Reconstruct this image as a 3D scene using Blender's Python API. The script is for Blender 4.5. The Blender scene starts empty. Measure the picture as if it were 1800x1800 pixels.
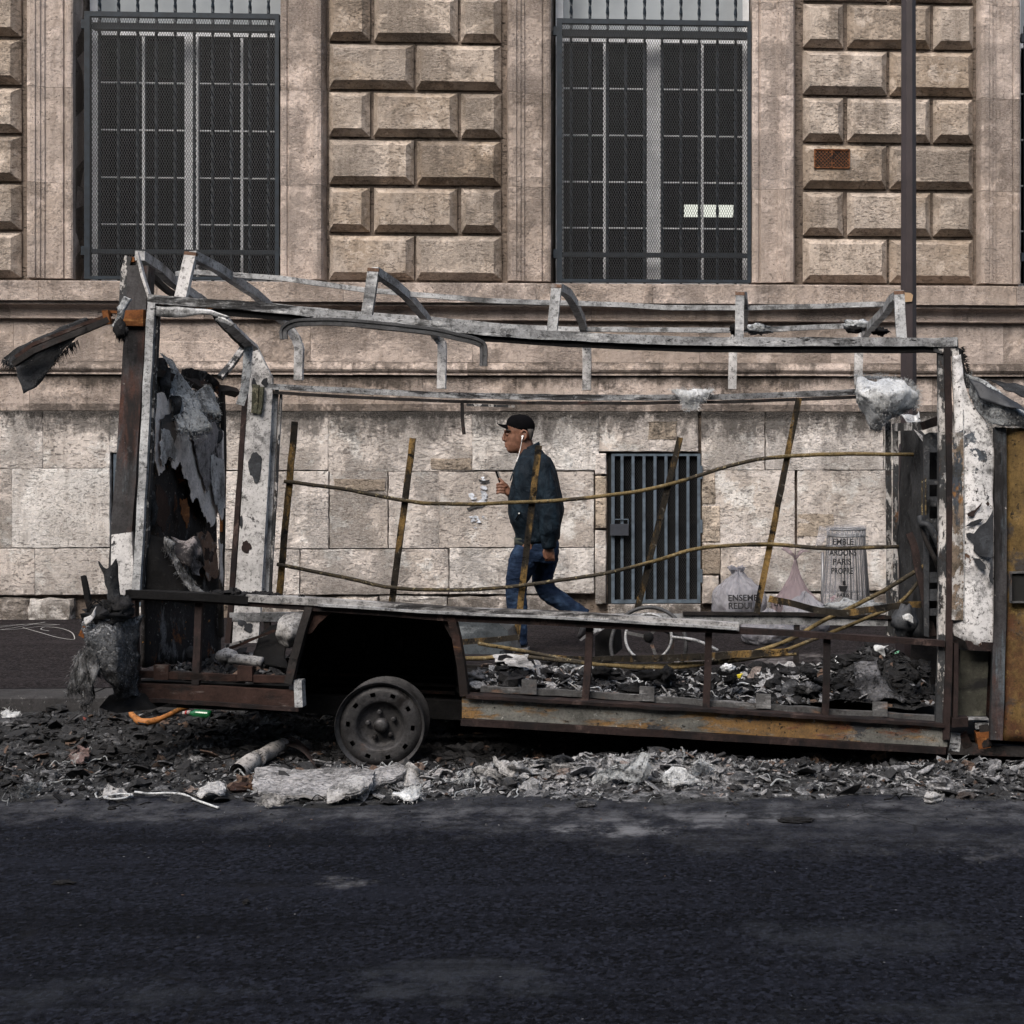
import bpy, math, random
import numpy as np
from mathutils import Vector, Matrix, noise as mnoise

# ------------------------------------------------------------------ camera, world, sun
sc = bpy.context.scene
col = sc.collection
R = math.radians
F = 2520.0                 # focal length in photo pixels (1800 px wide frame)
PX, HY, CH = 1300.0, 798.0, 1.6   # principal column, horizon row, camera height

cam_d = bpy.data.cameras.new('camera')
cam_d.sensor_width = 36.0
cam_d.lens = F / 1800 * 36
cam_d.shift_x = -(PX - 900) / 1800
cam_d.shift_y = -(900 - HY) / 1800
cam_d.clip_start = 0.1
cam_d.clip_end = 400
cam = bpy.data.objects.new('camera', cam_d)
cam.location = (0, 0, CH)
cam.rotation_euler = (R(90), 0, 0)
col.objects.link(cam)
sc.camera = cam

SUN_EL, SUN_AZ = R(50), R(202)     # azimuth of the sun, measured from +Y clockwise
w = bpy.data.worlds.new('World')
sc.world = w
w.use_nodes = True
wn = w.node_tree
sky = wn.nodes.new('ShaderNodeTexSky')
sky.sky_type = 'NISHITA'
sky.sun_disc = False
sky.sun_elevation = SUN_EL
sky.sun_rotation = SUN_AZ
sky.air_density = 1.6
sky.dust_density = 5.0
bg = wn.nodes['Background']
wn.links.new(sky.outputs[0], bg.inputs[0])
bg.inputs[1].default_value = 0.085
sd = bpy.data.lights.new('sun', 'SUN')
sd.energy = 1.5
sd.angle = R(38)
sd.color = (1.0, 0.965, 0.92)
so = bpy.data.objects.new('sun', sd)
dirv = Vector((math.sin(SUN_AZ) * math.cos(SUN_EL), math.cos(SUN_AZ) * math.cos(SUN_EL), math.sin(SUN_EL)))
so.rotation_euler = dirv.to_track_quat('Z', 'Y').to_euler()
so.location = (0, -3, 12)
col.objects.link(so)
sc.view_settings.view_transform = 'Standard'
sc.view_settings.look = 'None'
sc.view_settings.gamma = 1
sc.view_settings.exposure = 1.08
sc.view_settings.use_curve_mapping = False
sc.render.engine = 'CYCLES'
sc.cycles.use_denoising = True
sc.cycles.max_bounces = 6
sc.cycles.transparent_max_bounces = 12

# ------------------------------------------------------------------ helpers
def P(px, py, Y):
    return Vector(((px - PX) / F * Y, Y, CH - (py - HY) / F * Y))

def tag(o, label=None, cat=None, group=None, kind=None):
    if label: o['label'] = label
    if cat: o['category'] = cat
    if group: o['group'] = group
    if kind: o['kind'] = kind
    return o

def empty(name, loc=(0, 0, 0), rz=0, label=None, cat=None, group=None, kind=None):
    o = bpy.data.objects.new(name, None)
    o.location = loc
    o.rotation_euler = (0, 0, rz)
    o.empty_display_size = 0.1
    col.objects.link(o)
    return tag(o, label, cat, group, kind)

def link(name, me, parent=None, mat=None):
    o = bpy.data.objects.new(name, me)
    col.objects.link(o)
    if mat is not None and len(me.materials) == 0:
        me.materials.append(mat)
    if parent is not None:
        o.parent = parent
        pm = parent.matrix_basis.inverted() if parent.parent is None else (parent.parent.matrix_basis @ parent.matrix_basis).inverted()
        o['_w'] = 1
        o.matrix_parent_inverse = Matrix.Identity(4)
        o.matrix_basis = Matrix.Identity(4)
    return o

class MB:
    """collects vertices and faces of one mesh"""
    def __init__(s):
        s.v, s.f, s.m = [], [], []
    def add(s, vs, fs, mi=0):
        b = len(s.v)
        s.v += [tuple(p) for p in vs]
        s.f += [tuple(i + b for i in f) for f in fs]
        s.m += [mi] * len(fs)
    def box(s, x0, y0, z0, x1, y1, z1, mi=0):
        s.add([(x0,y0,z0),(x1,y0,z0),(x1,y1,z0),(x0,y1,z0),(x0,y0,z1),(x1,y0,z1),(x1,y1,z1),(x0,y1,z1)],
              [(0,3,2,1),(4,5,6,7),(0,1,5,4),(1,2,6,5),(2,3,7,6),(3,0,4,7)], mi)
    def build(s, name, mat, parent=None, smooth=False, off=None):
        me = bpy.data.meshes.new(name)
        vs = s.v
        if off is not None:
            vs = [(a - off[0], b - off[1], c - off[2]) for a, b, c in vs]
        me.from_pydata(vs, [], s.f)
        mats = mat if isinstance(mat, (list, tuple)) else [mat]
        for m in mats: me.materials.append(m)
        if len(mats) > 1:
            me.polygons.foreach_set('material_index', s.m)
        if smooth:
            me.polygons.foreach_set('use_smooth', [True] * len(me.polygons))
        me.update()
        o = link(name, me, parent)
        if off is not None: o.location = off
        return o

def tolocal(parent, v):
    """world point -> local of a (top-level, z-rotated) parent"""
    return parent.matrix_basis.inverted() @ Vector(v)

def fixmesh(o):
    """vertices were given in world space: express them relative to the parent"""
    p = o.parent
    M = Matrix.Identity(4)
    chain = []
    while p is not None:
        chain.append(p); p = p.parent
    for q in reversed(chain):
        M = M @ Matrix.Translation(q.location) @ Matrix.Rotation(q.rotation_euler[2], 4, 'Z')
    o.data.transform(M.inverted())
    o.data.update()
    return o

def bw(mb, name, mat, parent=None, smooth=False, centre=True):
    """build from world coordinates under a parent, origin at the piece's own middle"""
    o = mb.build(name, mat, parent, smooth)
    if parent is not None: fixmesh(o)
    if centre and len(o.data.vertices):
        n = len(o.data.vertices)
        a = np.empty(n * 3, dtype=np.float32)
        o.data.vertices.foreach_get('co', a)
        a = a.reshape(-1, 3)
        c = (a.min(0) + a.max(0)) / 2
        a -= c
        o.data.vertices.foreach_set('co', a.ravel())
        o.data.update()
        o.location = [float(t) for t in c]
    return o

rng = random.Random(7)
def nz(x, y, z=0.0):
    return mnoise.noise(Vector((x, y, z)))
def nv(p, s=1.0, o=0.0):
    return mnoise.noise_vector(Vector((p[0] * s + o, p[1] * s + o * 1.7, p[2] * s - o)))

def resample(pts, step):
    out = [Vector(pts[0])]
    for a, b in zip(pts[:-1], pts[1:]):
        a, b = Vector(a), Vector(b)
        n = max(1, int((b - a).length / step))
        for i in range(1, n + 1): out.append(a.lerp(b, i / n))
    return out

def spline(pts, n):
    """catmull-rom through points, n samples a span"""
    p = [Vector(q) for q in pts]
    p = [p[0] * 2 - p[1]] + p + [p[-1] * 2 - p[-2]]
    out = []
    for i in range(1, len(p) - 2):
        for k in range(n):
            t = k / n
            a, b, c, d = p[i-1], p[i], p[i+1], p[i+2]
            out.append(0.5 * ((2*b) + (c-a)*t + (2*a-5*b+4*c-d)*t*t + (3*b-a-3*c+d)*t**3))
    out.append(p[-2])
    return out

def sweep(mb, pts, prof, ref=(0, 1, 0), jit=0.0, scale=None, closed=True, twist=None, mi=0, cap=True):
    """sweep a 2D profile [(side, depth)] along pts; depth axis follows ref"""
    pts = [Vector(p) for p in pts]
    n, m = len(pts), len(prof)
    ref = Vector(ref).normalized()
    vs = []
    for i, p in enumerate(pts):
        t = (pts[min(i+1, n-1)] - pts[max(i-1, 0)])
        t.normalize()
        d = (ref - t * ref.dot(t))
        if d.length < 1e-4: d = Vector((1, 0, 0)) - t * t.x
        d.normalize()
        s = t.cross(d)
        if twist:
            a = twist * i
            s, d = s * math.cos(a) + d * math.sin(a), d * math.cos(a) - s * math.sin(a)
        k = scale[i] if scale else 1.0
        for (a, b) in prof:
            q = p + s * (a * k) + d * (b * k)
            if jit: q = q + nv(q, 9.0, 3.1) * jit
            vs.append(q)
    fs = []
    for i in range(n - 1):
        for j in range(m if closed else m - 1):
            a, b = i*m + j, i*m + (j+1) % m
            fs.append((a, b, b + m, a + m))
    if cap and closed:
        fs.append(tuple(reversed(range(m))))
        fs.append(tuple((n-1)*m + j for j in range(m)))
    mb.add(vs, fs, mi)

def rect(w_, h_):
    a, b = w_/2, h_/2
    return [(-a, -b), (a, -b), (a, b), (-a, b)]
def circ(r, n=8, r2=None):
    r2 = r2 or r
    return [(r*math.cos(2*math.pi*i/n), r2*math.sin(2*math.pi*i/n)) for i in range(n)]
def chan(w_, d_, t=0.008):
    """U channel opening towards +depth"""
    a = w_/2
    return [(-a, 0), (a, 0), (a, d_), (a-t, d_), (a-t, t), (-a+t, t), (-a+t, d_), (-a, d_)]

def prism(mb, poly, depth, mi=0, sub=None):
    """poly: world points of the front outline; pushed back by vector depth"""
    n = len(poly)
    d = Vector(depth)
    vs = [Vector(p) for p in poly] + [Vector(p) + d for p in poly]
    fs = [tuple(range(n)), tuple(reversed(range(n, 2*n)))]
    fs += [(i, i + n, (i+1) % n + n, (i+1) % n) for i in range(n)]
    mb.add(vs, fs, mi)

def patch(mb, rows, n=8, m=8, disp=0.02, freq=4.0, jag=0.0, thick=0.006, seed=0.0, mi=0, dirn=None, fine=0.3):
    """crumpled sheet: rows of control points, smooth interpolation, noise, thickness"""
    rows = [[Vector(p) for p in r] for r in rows]
    dense = [spline(r, n) if len(r) > 2 else [r[0].lerp(r[-1], i/n) for i in range(n+1)] for r in rows]
    W = min(len(d) for d in dense)
    cols = []
    for j in range(W):
        c = [d[j] for d in dense]
        cols.append(spline(c, m) if len(c) > 2 else [c[0].lerp(c[-1], i/m) for i in range(m+1)])
    H = len(cols[0])
    g = [[cols[j][i] for j in range(W)] for i in range(H)]
    out = []
    for i in range(H):
        for j in range(W):
            p = g[i][j]
            q = p + nv(p, freq, seed) * disp + nv(p, freq*3.3, seed+5) * disp * fine
            if jag and (i in (0, H-1) or j in (0, W-1)):
                r = nv(p, 17.0, seed+9) * jag
                q = q + Vector((r.x, r.y*0.3, r.z))
            out.append(q)
    t = Vector(dirn) if dirn else Vector((0, 1, 0))
    t = t.normalized() * thick
    N = W * H
    vs = out + [q + t for q in out]
    fs = []
    for i in range(H-1):
        for j in range(W-1):
            a = i*W + j
            fs.append((a, a+1, a+W+1, a+W))
            fs.append((N+a, N+a+W, N+a+W+1, N+a+1))
    for j in range(W-1):
        fs.append((j, N+j, N+j+1, j+1))
        a = (H-1)*W + j
        fs.append((a, a+1, N+a+1, N+a))
    for i in range(H-1):
        a = i*W
        fs.append((a, a+W, N+a+W, N+a))
        a = i*W + W - 1
        fs.append((a, N+a, N+a+W, a+W))
    mb.add(vs, fs, mi)
    return g

def fringe(mb, edge, length, n=40, seed=1, spread=0.5, down=(0, 0, -1), wd=0.0025, mi=0):
    """frayed fibres along an edge"""
    r = random.Random(seed)
    e = resample(edge, 0.01)
    dn = Vector(down)
    for _ in range(n):
        p = r.choice(e) + Vector((r.uniform(-.006,.006), r.uniform(-.006,.006), r.uniform(-.006,.006)))
        L = length * r.uniform(.3, 1)
        d = (dn + Vector((r.uniform(-1,1), r.uniform(-1,1), r.uniform(-1,1))) * spread).normalized()
        s = d.cross(Vector((0, 1, 0))).normalized() * wd
        y = Vector((0, wd, 0))
        mb.add([p - s, p + s, p + y, p + d*L], [(0,1,3), (1,2,3), (2,0,3), (0,2,1)], mi)

def fuzz(mb, n, length, seed=1, wd=.0011, down=-.2, mi=0, v0=0):
    """loose fibres standing off a surface"""
    r = random.Random(seed)
    src = mb.v[v0:]
    for _ in range(n):
        p = Vector(r.choice(src)) + Vector((r.uniform(-.012,.012), r.uniform(-.004,.004), r.uniform(-.012,.012)))
        d = Vector((r.gauss(0,1), -abs(r.gauss(0,.8)), r.gauss(0,1) + down)).normalized()*length*r.uniform(.3, 1)
        s = Vector((d.z, 0, -d.x)).normalized()*wd if abs(d.x)+abs(d.z) > 1e-6 else Vector((wd,0,0))
        mb.add([p - s, p + s, p + d], [(0,1,2)], mi)

def lump(mb, c, r, seed=0.0, amp=0.35, freq=2.0, nu=14, nw=9, mi=0, fine=0.25):
    """irregular closed lump"""
    c = Vector(c); r = Vector(r) if not isinstance(r, (int, float)) else Vector((r, r, r))
    vs = []
    for i in range(nw + 1):
        th = math.pi * i / nw
        for j in range(nu):
            ph = 2 * math.pi * j / nu
            d = Vector((math.sin(th)*math.cos(ph), math.sin(th)*math.sin(ph), math.cos(th)))
            k = 1 + amp * nz(d.x*freq+seed, d.y*freq-seed, d.z*freq+seed*.3) + amp*fine * nz(d.x*freq*3.5+seed, d.y*freq*3.5, d.z*freq*3.5)*1.6
            vs.append(c + Vector((d.x*r.x*k, d.y*r.y*k, d.z*r.z*k)))
    fs = []
    for i in range(nw):
        for j in range(nu):
            a, b = i*nu + j, i*nu + (j+1) % nu
            if i == 0: fs.append((a, a+nu, b+nu))
            elif i == nw-1: fs.append((a, a+nu, b))
            else: fs.append((a, a+nu, b+nu, b))
    mb.add(vs, fs, mi)

def voxel(mbs, name, mat, parent, size, smooth_it=2, disp=None):
    """fuse overlapping closed shapes into one continuous surface"""
    me = bpy.data.meshes.new(name)
    me.from_pydata([tuple(v) for v in mbs.v], [], mbs.f)
    me.update()
    o = bpy.data.objects.new('tmp', me)
    col.objects.link(o)
    md = o.modifiers.new('r', 'REMESH')
    md.mode = 'VOXEL'; md.voxel_size = size; md.use_smooth_shade = True
    s = o.modifiers.new('s', 'SMOOTH'); s.iterations = smooth_it; s.factor = 0.6
    dg = bpy.context.evaluated_depsgraph_get()
    m2 = bpy.data.meshes.new_from_object(o.evaluated_get(dg))
    m2.name = name
    bpy.data.objects.remove(o)
    if disp:
        n = len(m2.vertices)
        a = np.empty(n*3, dtype=np.float32); m2.vertices.foreach_get('co', a)
        nn = np.empty(n*3, dtype=np.float32); m2.vertices.foreach_get('normal', nn)
        a = a.reshape(-1, 3); nn = nn.reshape(-1, 3)
        k = np.array([disp(Vector(p)) for p in a], dtype=np.float32)
        a += nn * k[:, None]
        m2.vertices.foreach_set('co', a.ravel())
    m2.materials.clear()
    m2.materials.append(mat)
    m2.polygons.foreach_set('use_smooth', [True]*len(m2.polygons))
    m2.update()
    o = link(name, m2, parent)
    if parent is not None: fixmesh(o)
    return o

# ------------------------------------------------------------------ materials
class NT:
    def __init__(s, name):
        s.m = bpy.data.materials.new(name)
        s.m.use_nodes = True
        s.t = s.m.node_tree
        s.b = s.t.nodes['Principled BSDF']
        g = s.t.nodes.new('ShaderNodeNewGeometry')
        s.geo = g
        s.pos = g.outputs['Position']
    def n(s, typ, **kw):
        o = s.t.nodes.new(typ)
        for k, v in kw.items(): setattr(o, k, v)
        return o
    def l(s, a, b): s.t.links.new(a, b)
    def setin(s, node, key, v):
        if hasattr(v, 'is_output') or isinstance(v, bpy.types.NodeSocket): s.l(v, node.inputs[key])
        else: node.inputs[key].default_value = v
    def math(s, op, a, b=0.0, c=None, clamp=False):
        o = s.n('ShaderNodeMath', operation=op, use_clamp=clamp)
        s.setin(o, 0, a); s.setin(o, 1, b)
        if c is not None: s.setin(o, 2, c)
        return o.outputs[0]
    def vscale(s, vec, sx, sy, sz, off=None):
        o = s.n('ShaderNodeVectorMath', operation='MULTIPLY')
        s.l(vec, o.inputs[0]); o.inputs[1].default_value = (sx, sy, sz)
        if off is None: return o.outputs[0]
        q = s.n('ShaderNodeVectorMath', operation='ADD')
        s.l(o.outputs[0], q.inputs[0])
        s.setin(q, 1, off)
        return q.outputs[0]
    def noise(s, vec, scale, detail=4, rough=0.6, dist=0.0):
        o = s.n('ShaderNodeTexNoise')
        s.l(vec, o.inputs['Vector'])
        o.inputs['Scale'].default_value = scale
        o.inputs['Detail'].default_value = detail
        o.inputs['Roughness'].default_value = rough
        o.inputs['Distortion'].default_value = dist
        return o.outputs['Fac']
    def voro(s, vec, scale, feature='F1', rnd=1.0):
        o = s.n('ShaderNodeTexVoronoi', feature=feature)
        s.l(vec, o.inputs['Vector'])
        o.inputs['Scale'].default_value = scale
        o.inputs['Randomness'].default_value = rnd
        return o.outputs['Distance']
    def sm(s, fac, lo, hi, a=0.0, b=1.0):
        o = s.n('ShaderNodeMapRange', interpolation_type='SMOOTHSTEP')
        s.l(fac, o.inputs[0])
        o.inputs[1].default_value = lo; o.inputs[2].default_value = hi
        o.inputs[3].default_value = a; o.inputs[4].default_value = b
        return o.outputs[0]
    def mix(s, fac, a, b, mode='MIX'):
        o = s.n('ShaderNodeMix', data_type='RGBA', blend_type=mode)
        s.setin(o, 0, fac)
        for k, v in ((6, a), (7, b)):
            if isinstance(v, (tuple, list)):
                v = tuple(v) + ((1,) if len(v) == 3 else ())
            s.setin(o, k, v)
        return o.outputs[2]
    def ramp(s, fac, stops, interp='LINEAR'):
        o = s.n('ShaderNodeValToRGB')
        o.color_ramp.interpolation = interp
        e = o.color_ramp.elements
        while len(e) < len(stops): e.new(0.5)
        for el, (p, c) in zip(e, stops):
            el.position = p; el.color = tuple(c) + (1,)
        s.l(fac, o.inputs[0])
        return o.outputs[0]
    def bump(s, h, dist=0.01, strength=1.0, prev=None):
        o = s.n('ShaderNodeBump')
        o.inputs['Strength'].default_value = strength
        o.inputs['Distance'].default_value = dist
        s.l(h, o.inputs['Height'])
        if prev is not None: s.l(prev, o.inputs['Normal'])
        return o.outputs[0]
    def sep(s, vec):
        o = s.n('ShaderNodeSeparateXYZ'); s.l(vec, o.inputs[0]); return o.outputs
    def comb(s, x, y, z):
        o = s.n('ShaderNodeCombineXYZ')
        s.setin(o, 0, x); s.setin(o, 1, y); s.setin(o, 2, z)
        return o.outputs[0]
    def orand(s):
        return s.n('ShaderNodeObjectInfo').outputs['Random']
    def set(s, color=None, rough=None, metal=None, normal=None, spec=None):
        b = s.b
        for k, v in (('Base Color', color), ('Roughness', rough), ('Metallic', metal), ('Normal', normal), ('Specular IOR Level', spec)):
            if v is None: continue
            if isinstance(v, tuple) and len(v) == 3: v = v + (1,)
            s.setin(b, k, v)
        return s.m

def simple(name, color, rough=0.6, metal=0.0, var=0.15, scale=20, bump=0.0, spec=None):
    n = NT(name)
    f = n.noise(n.pos, scale, 5)
    c = n.mix(n.sm(f, .3, .7), tuple(x*(1-var) for x in color), tuple(min(1, x*(1+var)) for x in color))
    nrm = n.bump(n.noise(n.pos, scale*3, 4), 0.003, bump) if bump else None
    return n.set(c, rough, metal, nrm, spec)

def layered(name, base, layers, rough=0.7, metal=0.0, bump=0.5, seed=0.0, grain=0.18, bdist=0.004, spec=.18, soot=None):
    """base colour with patches on top: (colour, scale, threshold, softness, (sx,sy,sz))"""
    n = NT(name)
    c = None
    p0 = n.vscale(n.pos, 1, 1, 1, (seed*3.7, seed*1.3, seed*2.1))
    g = n.noise(p0, 90, 3, .7)
    g2 = n.noise(p0, 6, 4)
    c = n.mix(n.sm(g2, .3, .7), tuple(x*(1-grain*1.5) for x in base), tuple(min(1, x*(1+grain)) for x in base))
    h = n.math('MULTIPLY', g, 0.35)
    for i, (cc, scl, th, soft, st) in enumerate(layers):
        v = n.vscale(p0, st[0], st[1], st[2], (i*11.3, i*7.1, i*5.9))
        f = n.noise(v, scl, 7, .68, .25)
        f = n.sm(f, th, th + soft)
        cv = n.mix(n.noise(v, scl*4, 3), tuple(x*.55 for x in cc), tuple(min(1, x*1.35) for x in cc))
        c = n.mix(f, c, cv)
        h = n.math('ADD', h, n.math('MULTIPLY', f, -.6 if i % 2 == 0 else .4))
    c = n.mix(n.math('MULTIPLY', n.sm(g, .35, .75), grain*2.2), c, tuple(x*.25 for x in base))
    # soot veils and blistered specks on every burnt surface
    if soot is None: soot = .75 if sum(base) > .5 else .4
    dk = tuple(min(.03, x*.16) for x in base)
    q0 = n.vscale(n.pos, 1, 1, 1, (seed*1.9 + 4, seed*.7, seed*2.9))
    v1 = n.noise(q0, 3.4, 9, .74)
    c = n.mix(n.sm(v1, .47, .66, 0, soot*.95), c, dk)
    v2 = n.noise(q0, 11, 8, .78)
    c = n.mix(n.sm(v2, .51, .62, 0, soot*.9), c, dk)
    v3 = n.noise(q0, 48, 6, .8)
    c = n.mix(n.sm(v3, .54, .60, 0, soot*.9), c, dk)
    c = n.mix(n.sm(v2, .42, .34, 0, .35), c, tuple(min(.8, x*1.5+.02) for x in base))
    h = n.math('ADD', h, n.math('MULTIPLY', v2, .8))
    nr = n.bump(h, bdist, bump)
    return n.set(c, rough, metal, nr, spec)

def stone_mat(name, ca, cb, cc, lower=False, joint=False, calm=0.0):
    n = NT(name)
    r = n.orand()
    off = n.comb(n.math('MULTIPLY', r, 37.0), n.math('MULTIPLY', r, 11.0), n.math('MULTIPLY', r, 53.0))
    p = n.vscale(n.pos, 1, 1, 1, off)
    r2 = n.math('FRACT', n.math('MULTIPLY', r, 7.31))
    r3 = n.math('FRACT', n.math('MULTIPLY', r, 23.7))
    c = n.mix(n.sm(r2, 0.1, .9), ca, cb)
    c = n.mix(n.sm(n.noise(p, 1.6, 4), .45, .66), c, cc)
    r4 = n.math('FRACT', n.math('MULTIPLY', r, 61.3))
    c = n.mix(n.sm(r4, .62, .95, 0, .55), c, tuple(min(.85, x*1.28) for x in ca))
    c = n.mix(n.sm(r4, .30, .05, 0, .5), c, tuple(x*.74 for x in cc))
    # dirty veils, vertical runs, bleached areas
    c = n.mix(n.sm(n.noise(n.vscale(p, 6, 6, .9), 1.0, 6, .7), .47, .68, 0, .55), c, tuple(x*.42 for x in cc))
    c = n.mix(n.sm(n.noise(p, 3.2, 7, .7), .52, .64, 0, .62), c, tuple(min(1, x*1.42) for x in ca))
    c = n.mix(n.sm(n.noise(p, 7, 7, .75, .3), .53, .66, 0, .5), c, tuple(x*.5 for x in cb))
    c = n.mix(n.sm(n.noise(n.vscale(n.pos, 1, 1, .8), 1.1, 5, .6), .48, .66, 0, .35), c, tuple(x*.6 for x in cc))
    # worn rough zones: speckled dark crust
    zone = n.math('MULTIPLY', n.sm(n.noise(p, 2.4, 4), .40, .60), n.sm(r3, .15, .6, .25, 1.0))
    crust = n.noise(n.vscale(p, 1, 1, 1.9), 44, 8, .8)
    cr = n.math('MULTIPLY', n.sm(crust, .53, .60), zone)
    c = n.mix(n.math('MULTIPLY', cr, .62), c, tuple(x*.24 for x in cc))
    lt = n.math('MULTIPLY', n.sm(crust, .47, .40), zone)
    c = n.mix(n.math('MULTIPLY', lt, .45), c, tuple(min(1, x*1.5) for x in ca))
    # fossil pits stretched along the bed
    pit = n.noise(n.vscale(p, 8, 8, 24), 2.2, 4, .6)
    pm = n.math('MULTIPLY', n.sm(pit, .575, .615), n.sm(n.noise(p, 3.3, 4, .7), .40, .56))
    if calm: pm = n.math('MULTIPLY', pm, 1 - calm)
    c = n.mix(n.math('MULTIPLY', pm, .8), c, tuple(x*.14 for x in cc))
    pit2 = n.noise(n.vscale(p, 30, 30, 75), 1.6, 3, .6)
    pm2 = n.math('MULTIPLY', n.sm(pit2, .60, .65), n.sm(n.noise(p, 2.7, 4, .7), .42, .54))
    if calm: pm2 = n.math('MULTIPLY', pm2, 1 - calm*.7)
    c = n.mix(n.math('MULTIPLY', pm2, .75), c, tuple(x*.16 for x in cc))
    dots = n.math('SUBTRACT', 1.0, n.sm(n.voro(n.vscale(p, 1, 1, 1.5), 26), .06, .17))
    dots = n.math('MULTIPLY', dots, n.sm(n.noise(p, 4.1, 3), .50, .58))
    c = n.mix(n.math('MULTIPLY', dots, .85), c, (.03, .025, .02))
    # grime streaming down from weathered ledges
    X, Y, Z = n.sep(n.pos)
    d1 = n.noise(n.vscale(n.pos, 5.5, 5.5, 1.6), 1.1, 7, .75)
    d2 = n.noise(n.pos, 16, 8, .8)
    drip = n.math('ADD', n.math('MULTIPLY', d1, .55), n.math('MULTIPLY', d2, .45))
    gate = n.noise(n.vscale(n.pos, .9, .9, .2), 1.0, 3)
    def band(z0, z1, amt, lo, hi, k_=.34):
        f = n.sm(Z, z0, z1)
        q = n.math('ADD', drip, n.math('MULTIPLY', n.math('SUBTRACT', f, 1.0), k_))
        q = n.math('ADD', q, n.math('MULTIPLY', n.math('SUBTRACT', gate, .5), .28))
        k = n.sm(q, lo, hi)
        return n.math('MULTIPLY', n.math('MULTIPLY', k, amt), n.sm(Z, z1 + .004, z1 + .001))
    if lower:
        c = n.mix(band(1.40, 1.985, .82, .36, .50), c, (.05, .046, .042))
        c = n.mix(band(1.84, 1.985, .92, .31, .44), c, (.022, .02, .018))
        low = n.math('MULTIPLY', n.math('SUBTRACT', 1.0, n.sm(Z, .14, .62)), n.sm(n.noise(n.pos, 9, 7, .75), .38, .56))
        c = n.mix(n.math('MULTIPLY', low, .8), c, (.055, .042, .03))
    else:
        c = n.mix(band(2.05, 2.31, .8, .35, .52), c, (.045, .036, .03))
        c = n.mix(band(2.30, 2.43, .75, .42, .55, .1), c, (.05, .042, .035))
        c = n.mix(band(2.7, 3.14, .4, .40, .6), c, (.08, .062, .05))
        if not joint:
            up = band(2.02, 2.05, .7, .38, .5, .0)
            c = n.mix(up, c, (.04, .034, .03))
    fine = n.noise(p, 150, 4, .75)
    c = n.mix(n.sm(fine, .42, .62, 0, .40), c, tuple(x*.42 for x in cb))
    h = n.math('MULTIPLY', fine, .3)
    h = n.math('ADD', h, n.math('MULTIPLY', n.noise(p, 14, 7, .7), .8))
    h = n.math('ADD', h, n.math('MULTIPLY', n.math('MULTIPLY', crust, zone), 2.6))
    h = n.math('SUBTRACT', h, n.math('MULTIPLY', n.math('ADD', pm, pm2), 1.2))
    h = n.math('SUBTRACT', h, n.math('MULTIPLY', dots, 1.2))
    return n.set(c, .92, 0, n.bump(h, .02, 1.0), .25)

M = {}
M['stone_up'] = stone_mat('upper_stone', (.56, .485, .43), (.43, .355, .295), (.40, .315, .24), calm=.5)
M['stone_mid'] = stone_mat('moulding_stone', (.56, .475, .435), (.50, .42, .375), (.46, .375, .32), calm=.85)
M['stone_low'] = stone_mat('base_stone', (.79, .73, .70), (.69, .625, .59), (.61, .535, .48), lower=True, calm=.4)
M['stone_patch'] = stone_mat('repair_stone', (.60, .51, .43), (.56, .47, .38), (.50, .41, .33), lower=True)
M['joint'] = stone_mat('joint_mortar', (.30, .245, .21), (.26, .21, .175), (.22, .175, .145), joint=True)
M['grille'] = simple('blue_grey_grille_paint', (.013, .020, .029), .55, .0, .3, 14, .3, .3)
M['grille_light'] = simple('cellar_grille_paint', (.075, .098, .125), .55, .0, .3, 14, .3, .3)
M['mesh'] = simple('dark_wire', (.028, .030, .034), .5, .3, .2, 30)
M['win_white'] = simple('window_paint', (.62, .64, .68), .5, 0, .15, 7)
M['blind'] = simple('pale_blind', (.30, .33, .36), .8, 0, .1, 2.5)
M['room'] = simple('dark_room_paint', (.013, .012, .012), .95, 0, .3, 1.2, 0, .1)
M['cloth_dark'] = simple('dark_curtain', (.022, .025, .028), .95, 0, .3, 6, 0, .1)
M['rust_vent'] = layered('rusty_cast_iron', (.13, .05, .022), [((.25, .10, .04), 25, .45, .15, (1,1,1)), ((.02, .012, .01), 14, .55, .1, (1,1,1))])
M['black'] = simple('plain_black', (.006, .006, .006), .95, 0, .3, 8)  # plain black for vent back, cellar jamb and panel, cab door recess
g = NT('window_glass')
g.b.inputs['Roughness'].default_value = .03
g.b.inputs['IOR'].default_value = 1.45
g.b.inputs['Transmission Weight'].default_value = 1.0
g.b.inputs['Base Color'].default_value = (.45, .48, .50, 1)
g.b.inputs['Specular IOR Level'].default_value = .3
M['glass'] = g.m
e = NT('ceiling_lamp_light')
e.b.inputs['Emission Color'].default_value = (1, .96, .82, 1)
e.b.inputs['Emission Strength'].default_value = 1.1
M['lamp'] = e.m

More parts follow.
